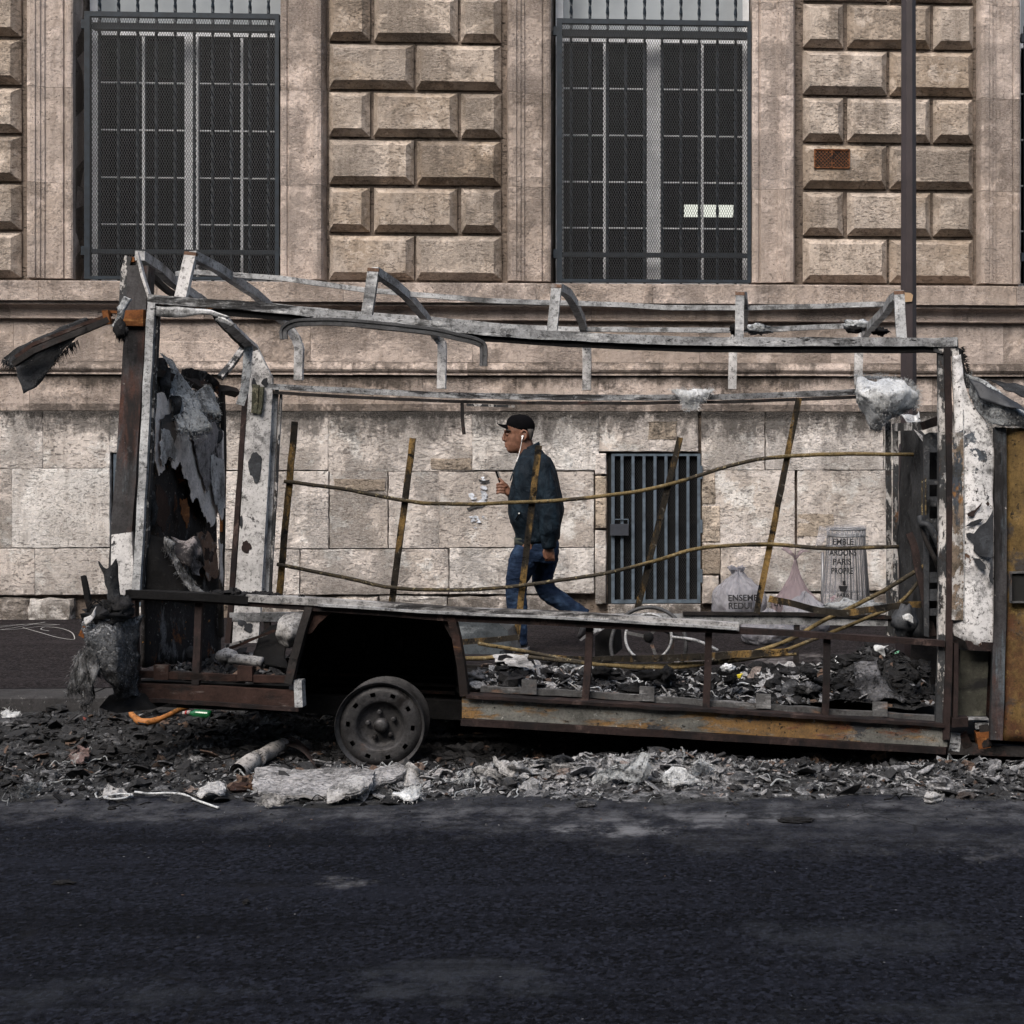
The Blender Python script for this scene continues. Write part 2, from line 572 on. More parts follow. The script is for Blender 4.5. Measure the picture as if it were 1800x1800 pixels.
def asphalt(name, base, hi, ash=()):
    n = NT(name)
    p = n.pos
    c = n.mix(n.sm(n.noise(p, 1.1, 5), .35, .7), base, hi)
    st = n.noise(n.vscale(p, .9, 3.0, 1), 1.0, 6, .65)
    c = n.mix(n.sm(st, .5, .72, 0, .6), c, tuple(x*1.7 for x in hi))
    agg = n.voro(p, 85)
    a2 = n.noise(p, 120, 3, .7)
    c = n.mix(n.sm(agg, .1, .55, 0, .6), tuple(x*1.5 for x in hi), c)
    c = n.mix(n.sm(a2, .60, .72, 0, .5), c, (.10, .10, .11))
    a3 = n.noise(p, 42, 5, .8)
    c = n.mix(n.sm(a3, .56, .68, 0, .5), c, tuple(x*3.2 for x in hi))
    c = n.mix(n.sm(a3, .46, .36, 0, .6), c, tuple(x*.3 for x in base))
    c = n.mix(n.sm(a2, .42, .30, 0, .7), c, tuple(x*.25 for x in base))
    vo = n.n('ShaderNodeTexVoronoi', feature='F1'); n.l(n.vscale(p, 1, .85, 1), vo.inputs['Vector']); vo.inputs['Scale'].default_value = 72
    cell = n.sep(vo.outputs['Color'])[0]
    c = n.mix(n.sm(cell, .70, .95, 0, .62), c, tuple(x*3.0 for x in hi))
    c = n.mix(n.sm(cell, .42, .10, 0, .75), c, tuple(x*.22 for x in base))
    specks = n.math('SUBTRACT', 1.0, n.sm(n.voro(p, 11), .02, .055))
    specks = n.math('MULTIPLY', specks, n.sm(n.noise(p, 2.3, 2), .5, .56))
    c = n.mix(n.math('MULTIPLY', specks, .6), c, (.35, .35, .36))
    X, Y, Z = n.sep(p)
    wob = n.noise(p, 5, 7, .75)
    for (x, y, rx, ry, amt, cc, lo, hi_) in ash:
        dx = n.math('DIVIDE', n.math('SUBTRACT', X, x), rx)
        dy = n.math('DIVIDE', n.math('SUBTRACT', Y, y), ry)
        d = n.math('ADD', n.math('MULTIPLY', dx, dx), n.math('MULTIPLY', dy, dy))
        k = n.math('MULTIPLY', n.sm(d, 1.0, 0.0), 1.0)
        k = n.sm(n.math('ADD', k, n.math('MULTIPLY', n.math('SUBTRACT', wob, .5), 4.0)), lo, hi_ + .5)
        k = n.math('MULTIPLY', k, n.sm(d, 1.6, .7))
        c = n.mix(n.math('MULTIPLY', k, amt), c, cc)
    tr = n.noise(n.vscale(p, .25, 4.0, 1), 1.0, 6, .7)
    c = n.mix(n.sm(tr, .52, .66, 0, .5), c, tuple(x*1.9 for x in hi))
    c = n.mix(n.sm(tr, .46, .34, 0, .5), c, tuple(x*.5 for x in base))
    cr = n.sm(n.voro(n.vscale(p, 1, 1.0, 1), 1.3, 'DISTANCE_TO_EDGE'), .0, .012)
    crk = n.math('MULTIPLY', n.math('SUBTRACT', 1.0, cr), n.sm(n.noise(p, .9, 3), .55, .62))
    c = n.mix(n.math('MULTIPLY', crk, .7), c, (.008, .008, .009))
    h = n.math('ADD', n.math('MULTIPLY', cell, .9), n.math('MULTIPLY', a2, .6))
    h = n.math('ADD', h, n.math('MULTIPLY', n.noise(p, 3, 4), 2.0))
    return n.set(c, .95, 0, n.bump(h, .009, 1.0), .08)

ASHC = (.34, .34, .36)
M['road'] = asphalt('dark_road_asphalt', (.0036, .0042, .0068), (.0068, .0077, .0116), ash=[
    (-.45, 6.12, .62, .22, .85, ASHC, .75, 1.5), (.05, 6.28, .9, .22, .6, ASHC, .75, 1.5),
    (-.9, 6.35, 1.6, .28, .45, (.2, .2, .215), .6, 1.3), (1.3, 6.5, 1.9, .32, .4, (.2, .2, .215), .6, 1.4),
    (-1.5, 5.35, .35, .14, .5, (.25, .25, .26), .9, 1.5), (-1.75, 5.3, .3, .12, .8, (.008, .008, .009), .5, 1.2),
    (-3.0, 6.45, 1.8, .35, .35, (.17, .17, .185), .5, 1.4), (-.5, 6.5, 4.5, .62, .5, (.10, .104, .115), .1, 1.5), (.6, 6.1, 2.4, .55, .42, (.09, .094, .105), .2, 1.5), (-.85, 4.35, .50, .26, .5, (.040, .044, .052), .3, .8),
    (.4, 4.75, .65, .34, .4, (.036, .040, .048), .4, 1.0), (1.1, 5.75, 1.0, .25, .35, (.2, .2, .21), .8, 1.6),
    (1.05, 4.1, 1.6, .2, .4, (.036, .040, .048), .5, 1.1), (-1.9, 4.25, .7, .25, .4, (.036, .040, .048), .4, 1.1)])
M['sidewalk'] = asphalt('sidewalk_asphalt', (.0105, .0092, .0105), (.0165, .0142, .0155), ash=[
    (.25, 10.3, 1.5, .6, .8, (.26, .24, .24), .6, 1.3), (-.9, 9.5, .8, .4, .6, (.2, .19, .19), .7, 1.3)])
M['kerb'] = layered('granite_kerb', (.045, .044, .047), [((.045, .045, .047), 5, .45, .2, (1,1,1)), ((.2, .2, .2), 60, .6, .1, (1,1,1))], .85)
M['pole'] = simple('brown_pole_paint', (.030, .022, .025), .5, 0, .2, 5, .15)

# ------------------------------------------------------------------ ground
WY0 = 13.17
TH = math.atan(0.05)
CT, ST = math.cos(TH), math.sin(TH)
KY0 = 8.98
def ground_sheet(name, y_near, y_far, z, mat, follow=(False, False), x0=-60, x1=60, nx=2, ny=2, relief=0):
    mb = MB()
    vs, fs = [], []
    for i in range(ny + 1):
        for j in range(nx + 1):
            x = x0 + (x1 - x0)*j/nx
            a = y_near + (x*.05 if follow[0] else 0)
            b = y_far + (x*.05 if follow[1] else 0)
            y = a + (b - a)*i/ny
            vs.append((x, y, z + (relief*nz(x*.8, y*.8) if relief else 0)))
    for i in range(ny):
        for j in range(nx):
            a = i*(nx+1) + j
            fs.append((a, a+1, a+nx+2, a+nx+1))
    mb.add(vs, fs)
    return mb.build(name, mat)
o = ground_sheet('ground', -60, 70, -.03, M['road']); tag(o, kind='structure')
o = ground_sheet('road', -7, KY0 + .05, 0, M['road'], (False, True), nx=60, ny=12); tag(o, kind='structure')
o = ground_sheet('pavement', KY0 + .3, WY0 + .3, .12, M['sidewalk'], (True, True), nx=8, ny=4); tag(o, kind='structure')
kerb = empty('kerb', (0, KY0, 0), TH, kind='structure')
km = MB(); km.add([(0,0,-.02),(.985,0,-.02),(.985,.3,-.02),(0,.3,-.02),(0,.012,.105),(.985,.012,.105),(.985,.3,.121),(0,.3,.121),(0,.03,.121),(.985,.03,.121)],
    [(0,3,2,1),(0,1,5,4),(4,5,9,8),(8,9,6,7),(1,2,6,9,5),(3,0,4,8,7),(2,3,7,6)])
for i in range(-7, 7):
    if i == -7:
        k0 = km.build('kerbstone', M['kerb'], kerb); o = k0
    else:
        o = k0.copy(); col.objects.link(o); o.parent = kerb
    o.location = (i*1.0 + rng.uniform(-.003,.003), rng.uniform(-.006,.006), rng.uniform(-.004,.004))

# chalky scribble on the pavement
n_ = NT('white_spray_line'); M['spray'] = n_.set(n_.mix(n_.noise(n_.pos, 40, 3), (.18,.18,.18), (.45,.45,.45)), .8)
def onground(px, py, z):
    Y = F*(CH - z)/(py - HY)
    return Vector(((px - PX)/F*Y, Y, z))
mb = MB()
for pts in ([(-40,1112),(20,1104),(75,1094),(70,1095),(20,1100),(-30,1108)], [(-30,1104),(30,1098),(75,1097),(105,1098)], [(40,1103),(75,1113),(100,1120),(126,1124),(131,1121),(125,1111),(105,1104),(80,1102),(72,1106),(86,1109)],
            [(-30,1107),(25,1106),(70,1101),(100,1098)]):
    q = spline([onground(a, b, .1245) for a, b in pts], 6)
    sweep(mb, q, rect(.007, .001), ref=(0, 0, 1))
tag(mb.build('spray_paint_scribble', M['spray']), kind='structure')

# ------------------------------------------------------------------ the stone building
bld = empty('stone_building', (0, WY0, 0), TH, 'pale weathered limestone facade with barred windows and rusticated piers', 'building')
def WU(px, w_=0.0):
    a = (px - PX)/F
    return (a*WY0 - a*w_*CT - w_*ST)/(CT - a*ST)
def WZ(px, py, w_=0.0):
    u = WU(px, w_)
    Y = WY0 + u*ST - w_*CT
    return CH - (py - HY)/F*Y

def child(mb, name, mat, parent=None, smooth=False):
    """mesh given in facade coordinates (u, -w, z), origin moved to its own middle"""
    parent = parent or bld
    o = mb.build(name, mat, parent, smooth)
    me = o.data
    a = np.empty(len(me.vertices)*3, dtype=np.float32); me.vertices.foreach_get('co', a); a = a.reshape(-1, 3)
    c = (a.min(0) + a.max(0))/2
    a -= c; me.vertices.foreach_set('co', a.ravel()); me.update()
    pl = Vector((0, 0, 0))
    if parent is not bld: pl = Vector(parent.location)
    o.location = Vector([float(t) for t in c]) - pl
    return o

def jbox(mb, u0, z0, u1, z1, w0, w1, bev=.012, inset=None, jit=.004, nseg=1):
    """block: back at w0, face at w1, bevelled rim, slightly uneven corners"""
    c = inset if inset is not None else bev
    r = lambda s=1: rng.uniform(-jit, jit)*s
    def ring(du, w_, j):
        ps = []
        us = [u0+du, u1-du]; zs = [z0+du, z1-du]
        n = nseg
        for i in range(n): ps.append((us[0] + (us[1]-us[0])*i/n, zs[0]))
        for i in range(n): ps.append((us[1], zs[0] + (zs[1]-zs[0])*i/n))
        for i in range(n): ps.append((us[1] - (us[1]-us[0])*i/n, zs[1]))
        for i in range(n): ps.append((us[0], zs[1] - (zs[1]-zs[0])*i/n))
        return [(a + r()*j, -(w_) + r()*j*.6, b + r()*j) for a, b in ps]
    A = ring(0, w0, 0); B = ring(0, w1 - (bev if inset is None else (w1-w0)*.86), 1); C = ring(c, w1, 1)
    m = len(A)
    vs = A + B + C
    fs = []
    for i in range(m):
        j = (i+1) % m
        fs.append((i, j, m+j, m+i)); fs.append((m+i, m+j, 2*m+j, 2*m+i))
    fs.append(tuple(2*m+i for i in range(m)))
    fs.append(tuple(reversed(range(m))))
    mb.add(vs, fs)

Z_SILL = WZ(725, 493.5)          # top of the ledge
Z_TOP = WZ(725, -190)
# core wall behind everything (with window and cellar openings)
OPEN = [(-700, -335), (128, 493), (968, 1322), (1793, 2147)]
def opw(px): return WU(px, 0)
mb = MB()
U_L, U_R = -9.5, 6.5
edges = [U_L] + [t for a, b in OPEN for t in (opw(a), opw(b))] + [U_R]
for k in range(0, len(edges), 2):
    mb.box(edges[k], .06, Z_SILL - .2, edges[k+1], .6, Z_TOP + 2.5)
for a, b in OPEN:
    mb.box(opw(a), .06, Z_TOP + 1.2, opw(b), .6, Z_TOP + 2.5)
child(mb, 'upper_wall', M['joint'])
DO = [(WU(195), WU(360)), (WU(1068), WU(1232))]
ZD0, ZD1 = WZ(1150, 1062), WZ(1150, 796)
mb = MB()
ee = [U_L, DO[0][0], DO[0][1], DO[1][0], DO[1][1], U_R]
for k in (0, 2, 4): mb.box(ee[k], .03, .0, ee[k+1], .6, Z_SILL - .2)
for a, b in DO:
    mb.box(a, .03, .0, b, .6, ZD0); mb.box(a, .03, ZD1, b, .6, Z_SILL - .2)
child(mb, 'base_wall', M['joint'])
mb = MB(); mb.box(U_L, .0, Z_TOP+2.5, U_R, .6, 9.0); child(mb, 'upper_wall', M['stone_up'])

# rusticated piers
row_b = [492.0 - 84.0*k for k in range(0, 9)]          # row bottoms, bottom row first, at px 725
Zr = [WZ(725, y) for y in row_b]
def pier(pxl, pxr):
    ul, ur = WU(pxl), WU(pxr)
    W = ur - ul
    for k in range(8):
        z0, z1 = Zr[k] + .004, Zr[k+1] - .030
        if k == 7: z1 = Zr[k] + .42
        if k % 2 == 0: cuts = [(0, .49), (.508, 1)]
        else: cuts = [(0, .235), (.26, .745), (.765, 1)]
        for a, b in cuts:
            mb = MB()
            jbox(mb, ul + a*W + rng.uniform(-.003,.003), z0, ul + b*W + rng.uniform(-.003,.003), z1, -.05, .045, inset=.058, jit=.0035, nseg=3)
            # face carried on a sloping margin, as cut
            child(mb, 'stone_block', M['stone_up'])
for a, b in ((577, 880), (1412, 1712), (-262, 34), (-1110, -800)):
    pier(a, b)

# window surrounds, drawn as plan profiles pulled upwards
prof_R = [(0, -.28), (0, .0), (.012, .012), (.03, .018), (.055, .015), (.068, .0), (.075, .0), (.08, .018), (.232, .018), (.236, .032), (.262, .036), (.268, .05), (.30, .055),
          (.305, .068), (.345, .072), (.375, .06), (.385, .03), (.40, -.05), (.40, -.28)]
zj = [WZ(725, y) for y in (493.5, 328, 162, -4, -190)]
def surround(u_edge, sgn):
    for k in range(4):
        z0, z1 = zj[k] + .0015, zj[k+1] - .0015
        mb = MB()
        pr = [(u_edge + sgn*a, -b) for a, b in prof_R]
        n = len(pr)
        zs = [z0 + (z1-z0)*i/3 for i in range(4)]
        vs = [(a + rng.uniform(-.0015,.0015), b + rng.uniform(-.0015,.0015), z) for z in zs for a, b in pr]
        fs = []
        for i in range(3):
            for j in range(n):
                q = (i*n+j, i*n+(j+1) % n, (i+1)*n+(j+1) % n, (i+1)*n+j)
                fs.append(q if sgn > 0 else q[::-1])
        fs.append(tuple(range(n))[::-1] if sgn > 0 else tuple(range(n)))
        fs.append(tuple(3*n+i for i in range(n)) if sgn > 0 else tuple(3*n+i for i in range(n))[::-1])
        mb.add(vs, fs)
        child(mb, 'window_surround', M['stone_mid'])
for a, b in OPEN[1:]:
    surround(opw(a), -1); surround(opw(b), 1)
surround(opw(OPEN[0][1]), 1)

# horizontal courses: profile (w, z) cut into lengths
def course(name, prof, joints, mat, seg=3):
    us = [U_L] + [WU(x, .05) for x in joints] + [U_R]
    for a, b in zip(us[:-1], us[1:]):
        mb = MB(); n = len(prof)
        vs = []
        for i in range(seg + 1):
            u = a + .0015 + (b - a - .003)*i/seg
            dz = rng.uniform(-.0015, .0015)
            vs += [(u, -w_ + rng.uniform(-.002,.002), z + dz) for w_, z in prof]
        fs = [(i*n+j, (i+1)*n+j, (i+1)*n+(j+1) % n, i*n+(j+1) % n) for i in range(seg) for j in range(n)]
        fs += [tuple(range(n)), tuple(seg*n+i for i in range(n))[::-1]]
        mb.add(vs, fs)
        child(mb, name, mat)
def zz(py, w_=0.05): return WZ(725, py, w_)
course('ledge_stone', [(-.3, zz(496.5, .2)), (.195, zz(496.5, .2)), (.2, zz(499, .2)), (.2, zz(531, .2)), (.17, zz(531, .2)), (-.05, zz(531, .2))],
       [-420, -180, 80, 286, 610, 945, 1148, 1350, 1513, 1780, 2050], M['stone_mid'])
za, zb = zz(531.5, .17), zz(562, .08)
cove = [(-.05, za), (.165, za)] + [(.165 - .095*math.sin(t*math.pi/2), za - .03 - (za-zb-.045)*(1-math.cos(t*math.pi/2))) for t in (0, .25, .5, .75, 1)]
cove += [(.085, zb+.012), (.085, zb), (.06, zb-.006), (-.05, zb-.006)]
course('cornice_moulding', cove, [-350, 20, 360, 700, 1040, 1400, 1700, 2000], M['stone_mid'])
course('frieze_stone', [(-.05, zb-.008), (.03, zb-.008), (.03, zz(601)), (.033, zz(603)), (.034, zz(636)), (-.05, zz(636))],
       [-300, -90, 22, 218, 420, 545, 830, 1030, 1230, 1460, 1765, 2000], M['stone_mid'])
zt0, zt1 = zz(636.5), zz(659)
tor = [(-.05, zt0), (.036, zt0)] + [(.045 + .03*math.sin(t*math.pi), zt0 - (zt0-zt1)*(.15+.7*t)) for t in (0, .2, .4, .6, .8, 1)] + [(.05, zt1+.006), (.05, zt1), (-.05, zt1)]
course('torus_moulding', tor, [-280, -60, 265, 620, 822, 955, 1160, 1364, 1495, 1800, 2100], M['stone_mid'])
course('plinth_band_stone', [(-.05, zz(661)), (.02, zz(661)), (.02, zz(722)), (-.05, zz(722))],
       [-260, 49, 240, 524, 742, 907, 1051, 1269, 1396, 1640, 1880], M['stone_mid'])

# base: large irregular ashlar, each stone its own block (px box measured on the photo)
stones = [
 # course 1
 (-420,724,-120,822),(-118,724,74,822),(76,724,192,822),(194,724,362,794),(364,724,576,826),(578,724,829,828),(831,724,1052,826),
 (1054,724,1226,793),(1234,724,1343,826),(1347,724,1552,826),(1555,724,1760,825),(1763,724,2000,825),
 # course 2
 (-420,824,-200,960),(-198,824,20,960),(22,824,192,960),(364,829,576,963),(580,829,680,963),(684,830,771,963),(773,830,1043,962),
 (1236,828,1396,961),(1403,828,1610,961),(1613,827,1800,960),(1803,827,2050,960),
 # course 3
 (-420,963,-130,1042),(-128,963,60,1042),(62,963,192,1042),(364,966,525,1044),(529,966,787,1044),(791,965,1043,1044),
 (1268,964,1500,1042),(1503,963,1700,1042),(1703,963,2000,1042),
]
for (a, b, c, d) in stones:
    mb = MB()
    mx = (a + c)/2
    jbox(mb, WU(a, .05)-.005, WZ(725, d, .05)-.003, WU(c, .05)+.005, WZ(725, b, .05)+.003, -.05, .05 + rng.uniform(-.004, .004), bev=.004, jit=.0035, nseg=11)
    child(mb, 'stone_block', M['stone_low'])
# footing stones, small and worn
x = -420
while x < 2000:
    wd = rng.uniform(55, 130)
    if (x + wd < 1064 or x > 1236) and (x + wd < 194 or x > 364):
        mb = MB(); jbox(mb, WU(x, .05)+.003, .06, WU(x+wd, .05)-.003, WZ(725, 1046, .05) - rng.uniform(.004, .02), -.05, .05 + rng.uniform(-.02, .012), bev=.02, jit=.012, nseg=4)
        child(mb, 'footing_stone', M['stone_low'])
    x += wd
# jamb stones by the cellar grille and repair stones
for (a, b, c, d, m_) in ((1046,797,1066,834,'stone_low'),(1046,837,1066,930,'stone_patch'),(1046,933,1066,1064,'stone_low'),(1234,828,1258,888,'stone_patch'),(1234,890,1266,955,'stone_patch'),
        (1234,958,1266,1012,'stone_patch'),(1234,1014,1264,1064,'stone_low'),(1068,1064,1232,1084,'stone_low'),(198,1064,360,1084,'stone_low')):
    mb = MB(); jbox(mb, WU(a,.05)+.002, WZ(725, d, .05)+.002, WU(c,.05)-.002, WZ(725, b, .05)-.002, -.05, .056, bev=.008, jit=.004, nseg=4)
    child(mb, 'stone_block', M[m_])
for (a, b, c, d) in ((758,806,828,825),(588,842,677,862),(1402,905,1465,945),(1140,740,1190,772)):
    mb = MB(); jbox(mb, WU(a,.05), WZ(725, d, .05), WU(c,.05), WZ(725, b, .05), .03, .054, bev=.004, jit=.006, nseg=4)
    child(mb, 'repair_patch', M['stone_patch'])

# vent grille in the right pier
vent = empty('vent_grille'); vent.parent = bld
ua, ub, za, zb = WU(1431,.05), WU(1494,.05), WZ(1460,296,.05), WZ(1460,262,.05)
mb = MB(); w1, w0 = .058, .03
for q in ((ua,za,ub,za+.012),(ua,zb-.012,ub,zb),(ua,za,ua+.012,zb),(ub-.012,za,ub,zb),((ua+ub)/2-.007,za,(ua+ub)/2+.007,zb)):
    mb.box(q[0], -w1, q[1], q[2], -w0, q[3])
nx = 9
for i in range(-4, nx*2+1):
    for s in (1, -1):
        x0 = ua + (ub-ua)*i/nx*.9
        p0, p1 = (x0, za), (x0 + s*(zb-za), zb)
        xa, xb = p0[0], p1[0]
        lo, hi = (0.0, 1.0)
        def cl(x): return max(ua, min(ub, x))
        if xa < ua and xb < ua or xa > ub and xb > ub: continue
        t0 = 0 if ua <= xa <= ub else ((ua if xa < ua else ub) - xa)/(xb - xa)
        t1 = 1 if ua <= xb <= ub else ((ua if xb < ua else ub) - xa)/(xb - xa)
        sweep(mb, [(xa + (xb-xa)*t0, -w1+.008, za+(zb-za)*t0), (xa+(xb-xa)*t1, -w1+.008, za+(zb-za)*t1)], rect(.0045, .004))
child(mb, 'vent_lattice', M['rust_vent'], vent)
mb = MB(); mb.box(ua, -.048, za, ub, -.046, zb); child(mb, 'vent_back', M['black'], vent)

# ---- window groups
def diamond_mesh(u0, z0, u1, z1, w_, du, dz, wire):
    """woven diamond mesh as two sets of straight wires clipped to the frame"""
    mb = MB()
    s = dz/du
    W_, H_ = u1-u0, z1-z0
    nl = int((W_ + H_/s)/du) + 1
    for sg in (0, 1):
        for i in range(nl):
            # line u = ustart + t, z = s*t (mirrored for sg=1)
            us = i*du - H_/s
            t0, t1 = max(0, -us), min(H_/s, W_ - us)
            if t1 - t0 < du*.2: continue
            a, b = us + t0, us + t1
            p = [(a, s*t0), (b, s*t1)]
            if sg: p = [(W_ - x, z) for x, z in p]
            q = [(u0 + x, -w_ - (wire*.5 if sg else 0), z0 + z) for x, z in p]
            sweep(mb, q, [(-wire/2, -wire/2), (wire/2, -wire/2), (0, wire/2)])
    return mb

def window(idx, pa, pb, lamp=False):
    """pa,pb: opening in px at w=0"""
    u0, u1 = opw(pa), opw(pb)
    cx = lambda px, w_: WU(px, w_)
    zb_ = Z_SILL + .0
    win = empty('window'); win.parent = bld; win.location = ((u0+u1)/2, .35, zb_)
    def wc(mb, name, mat): return child(mb, name, mat, win)
    W = u1 - u0
    wf = -.35
    ztop = Z_TOP + 1.2
    # casement: frame, mullion, stile, glazing bars, panes
    mb = MB()
    mb.box(u0+.02, .33, zb_, u0+.09, .40, ztop); mb.box(u1-.07, .33, zb_, u1-.01, .40, ztop); mb.box(u0+.09, .33, zb_, u1-.07, .40, zb_+.05)
    wc(mb, 'window_frame', M['win_white'])
    zt = WZ(725, 66, -.35)
    mb = MB(); mb.box(u0+.09, .335, zt-.02, u1-.07, .395, zt+.02); wc(mb, 'transom', M['win_white'])
    if idx == 1: ma, mz = cx(1137, wf), cx(1161, wf)
    elif idx == 0: ma, mz = cx(326, wf), cx(350, wf)
    else: ma, mz = u0 + W*.47, u0 + W*.54
    mb = MB()
    if idx == 0:
        g1 = cx(341, wf); g2 = cx(345, wf)
        mb.box(ma, .325, zb_+.05, g1, .40, zt-.02); mb.box(g2, .325, zb_+.05, mz, .40, zt-.02)
    else: mb.box(ma, .325, zb_+.05, mz, .40, zt-.02)
    wc(mb, 'mullion', M['win_white'])
    th = .012
    rows_ = [WZ(725, y, wf) for y in (151.5, 234, 316.5, 398)]
    vb = {1: (1062.5, 1234.5), 0: (252.5, 425.5)}.get(idx)
    vbs = [cx(v, wf) for v in vb] if vb else [u0 + W*.25, u0 + W*.76]
    for z in rows_:
        mb = MB(); mb.box(u0+.09, .345, z-.006, ma, .385, z+.006); mb.box(mz, .345, z-.006, u1-.07, .385, z+.006); wc(mb, 'glazing_bar', M['win_white'])
    for v in vbs:
        mb = MB(); mb.box(v-.012, .343, zb_+.05, v+.012, .387, zt-.02); wc(mb, 'glazing_bar', M['win_white'])
    xs = [(u0+.09, vbs[0]-.012), (vbs[0]+.012, ma), (mz, vbs[1]-.012), (vbs[1]+.012, u1-.07)]
    zs = [zb_+.05] + rows_[::-1] + [zt-.02]
    for a, b in xs:
        for c, d in zip(zs[:-1], zs[1:]):
            mb = MB(); mb.box(a, .364, c+.006, b, .368, d-.006); wc(mb, 'pane', M['glass'])
    mb = MB(); mb.box(u0+.09, .36, zt+.02, u1-.07, .375, ztop); wc(mb, 'blind', M['blind'])
    # fixed bars standing in the reveal
    bars = {0: (175,208.5,242,275,308,341.5,374,407,439.5,472), 1: (1004,1037,1068,1100,1133,1164,1197,1229,1261,1293)}.get(idx)
    wb = -.20
    bus = [cx(v, wb) for v in bars] if bars else [u0 + W*(.08 + .094*i) for i in range(10)]
    bz0, bz1 = zb_ + .01, ztop - .1
    gate = empty('window_grille'); gate.parent = bld; gate.location = ((u0+u1)/2, .2, zb_)
    proto = None
    hw = .0145
    for u in bus:
        if proto is None:
            mb = MB(); L = bz1 - bz0
            pts = [(0, 0, L*i/90) for i in range(91)]
            sweep(mb, pts, rect(hw*2*.8, hw*2*.8), twist=math.pi/2/2.0)
            proto = mb.build('bar', M['grille'], gate); o = proto
        else:
            o = proto.copy(); col.objects.link(o); o.parent = gate
        o.location = Vector((u, .20, bz0)) - Vector(gate.location)
    mb = MB()
    for z in (WZ(725, 55, -.2), WZ(725, 446, -.2)):
        mb.box(u0, .185, z-.02, u1, .215, z+.02)
    child(mb, 'cross_rail', M['grille'], gate)
    # protective mesh cage in front
    cage = empty('mesh_guard'); cage.parent = bld; cage.location = ((u0+u1)/2, .1, zb_)
    wg = -.08
    ga, gb = u0 + .005 + (.115 if idx == 0 else .05), u1 - .005
    if idx == 0: ga, gb = cx(150.5, wg), cx(492, wg)
    elif idx == 1: ga, gb = cx(979, wg), cx(1320, wg)
    gz0, gz1 = zb_ + .004, WZ(725, 30, wg)
    fw = .05
    for (a, b, c, d, nm) in ((ga, gz0, ga+fw, gz1, 'guard_post'), (gb-fw*.7, gz0, gb, gz1, 'guard_post'), (ga+fw, gz1-.045, gb-fw*.7, gz1, 'guard_rail'), (ga+fw, gz0, gb-fw*.7, gz0+.028, 'guard_rail')):
        mb = MB(); mb.box(a, .045, b, c, .095, d); child(mb, nm, M['grille'], cage)
    z = WZ(725, 445, wg)
    mb = MB(); mb.box(ga+fw, .065, z-.017, gb-fw*.7, .085, z+.017); child(mb, 'guard_rail', M['grille'], cage)
    z = WZ(725, 52, wg)
    mb = MB(); mb.box(ga+fw, .1, z-.03, gb-fw*.7, .17, z+.03); child(mb, 'guard_rail', M['grille'], cage)
    for z in (WZ(725, 52, wg), WZ(725, 445, wg)):
        for a, b in ((ga-.03, ga), (gb, gb+.012)):
            mb = MB(); mb.box(a, .05, z-.04, b+.002, .09, z+.04); child(mb, 'guard_bracket', M['grille'], cage)
    mb = diamond_mesh(ga+fw, gz0+.028, gb-fw*.7, gz1-.045, -.052, .0225, .0465, .0040)
    child(mb, 'wire_mesh', M['mesh'], cage)
    # dim room behind
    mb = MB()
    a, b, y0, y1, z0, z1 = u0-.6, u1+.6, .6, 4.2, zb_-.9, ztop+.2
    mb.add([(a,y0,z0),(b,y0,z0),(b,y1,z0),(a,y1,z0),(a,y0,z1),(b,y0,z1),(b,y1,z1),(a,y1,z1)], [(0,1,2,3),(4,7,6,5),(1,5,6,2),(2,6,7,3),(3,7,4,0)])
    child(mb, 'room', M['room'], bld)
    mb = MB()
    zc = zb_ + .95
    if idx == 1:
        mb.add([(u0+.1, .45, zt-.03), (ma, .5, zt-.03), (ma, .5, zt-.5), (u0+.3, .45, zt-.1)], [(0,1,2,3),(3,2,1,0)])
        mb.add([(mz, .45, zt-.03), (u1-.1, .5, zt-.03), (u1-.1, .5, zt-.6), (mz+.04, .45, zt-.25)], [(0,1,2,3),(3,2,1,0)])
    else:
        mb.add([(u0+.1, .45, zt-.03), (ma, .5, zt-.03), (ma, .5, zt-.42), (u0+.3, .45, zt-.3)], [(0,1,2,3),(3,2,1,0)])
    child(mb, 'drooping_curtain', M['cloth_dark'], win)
    if lamp:
        l = empty('ceiling_lamp'); l.parent = bld
        wl = -2.6
        # seen through the glass of this window
        ua_, ub_ = WU(1203, wl), WU(1289, wl)
        z1_, z0_ = WZ(1246, 360, wl), WZ(1246, 376.5, wl)
        mb = MB(); mb.box(ua_, 2.6, z0_, ub_, 2.8, z1_); child(mb, 'lamp_diffuser', M['lamp'], l)
        mb = MB(); mb.box(ua_-.03, 2.82, z0_-.0, ub_+.03, 2.9, z1_+.04); child(mb, 'lamp_housing', M['room'], l)
window(0, *OPEN[1])
window(1, *OPEN[2], lamp=True)
window(2, *OPEN[3])
window(3, *OPEN[0])

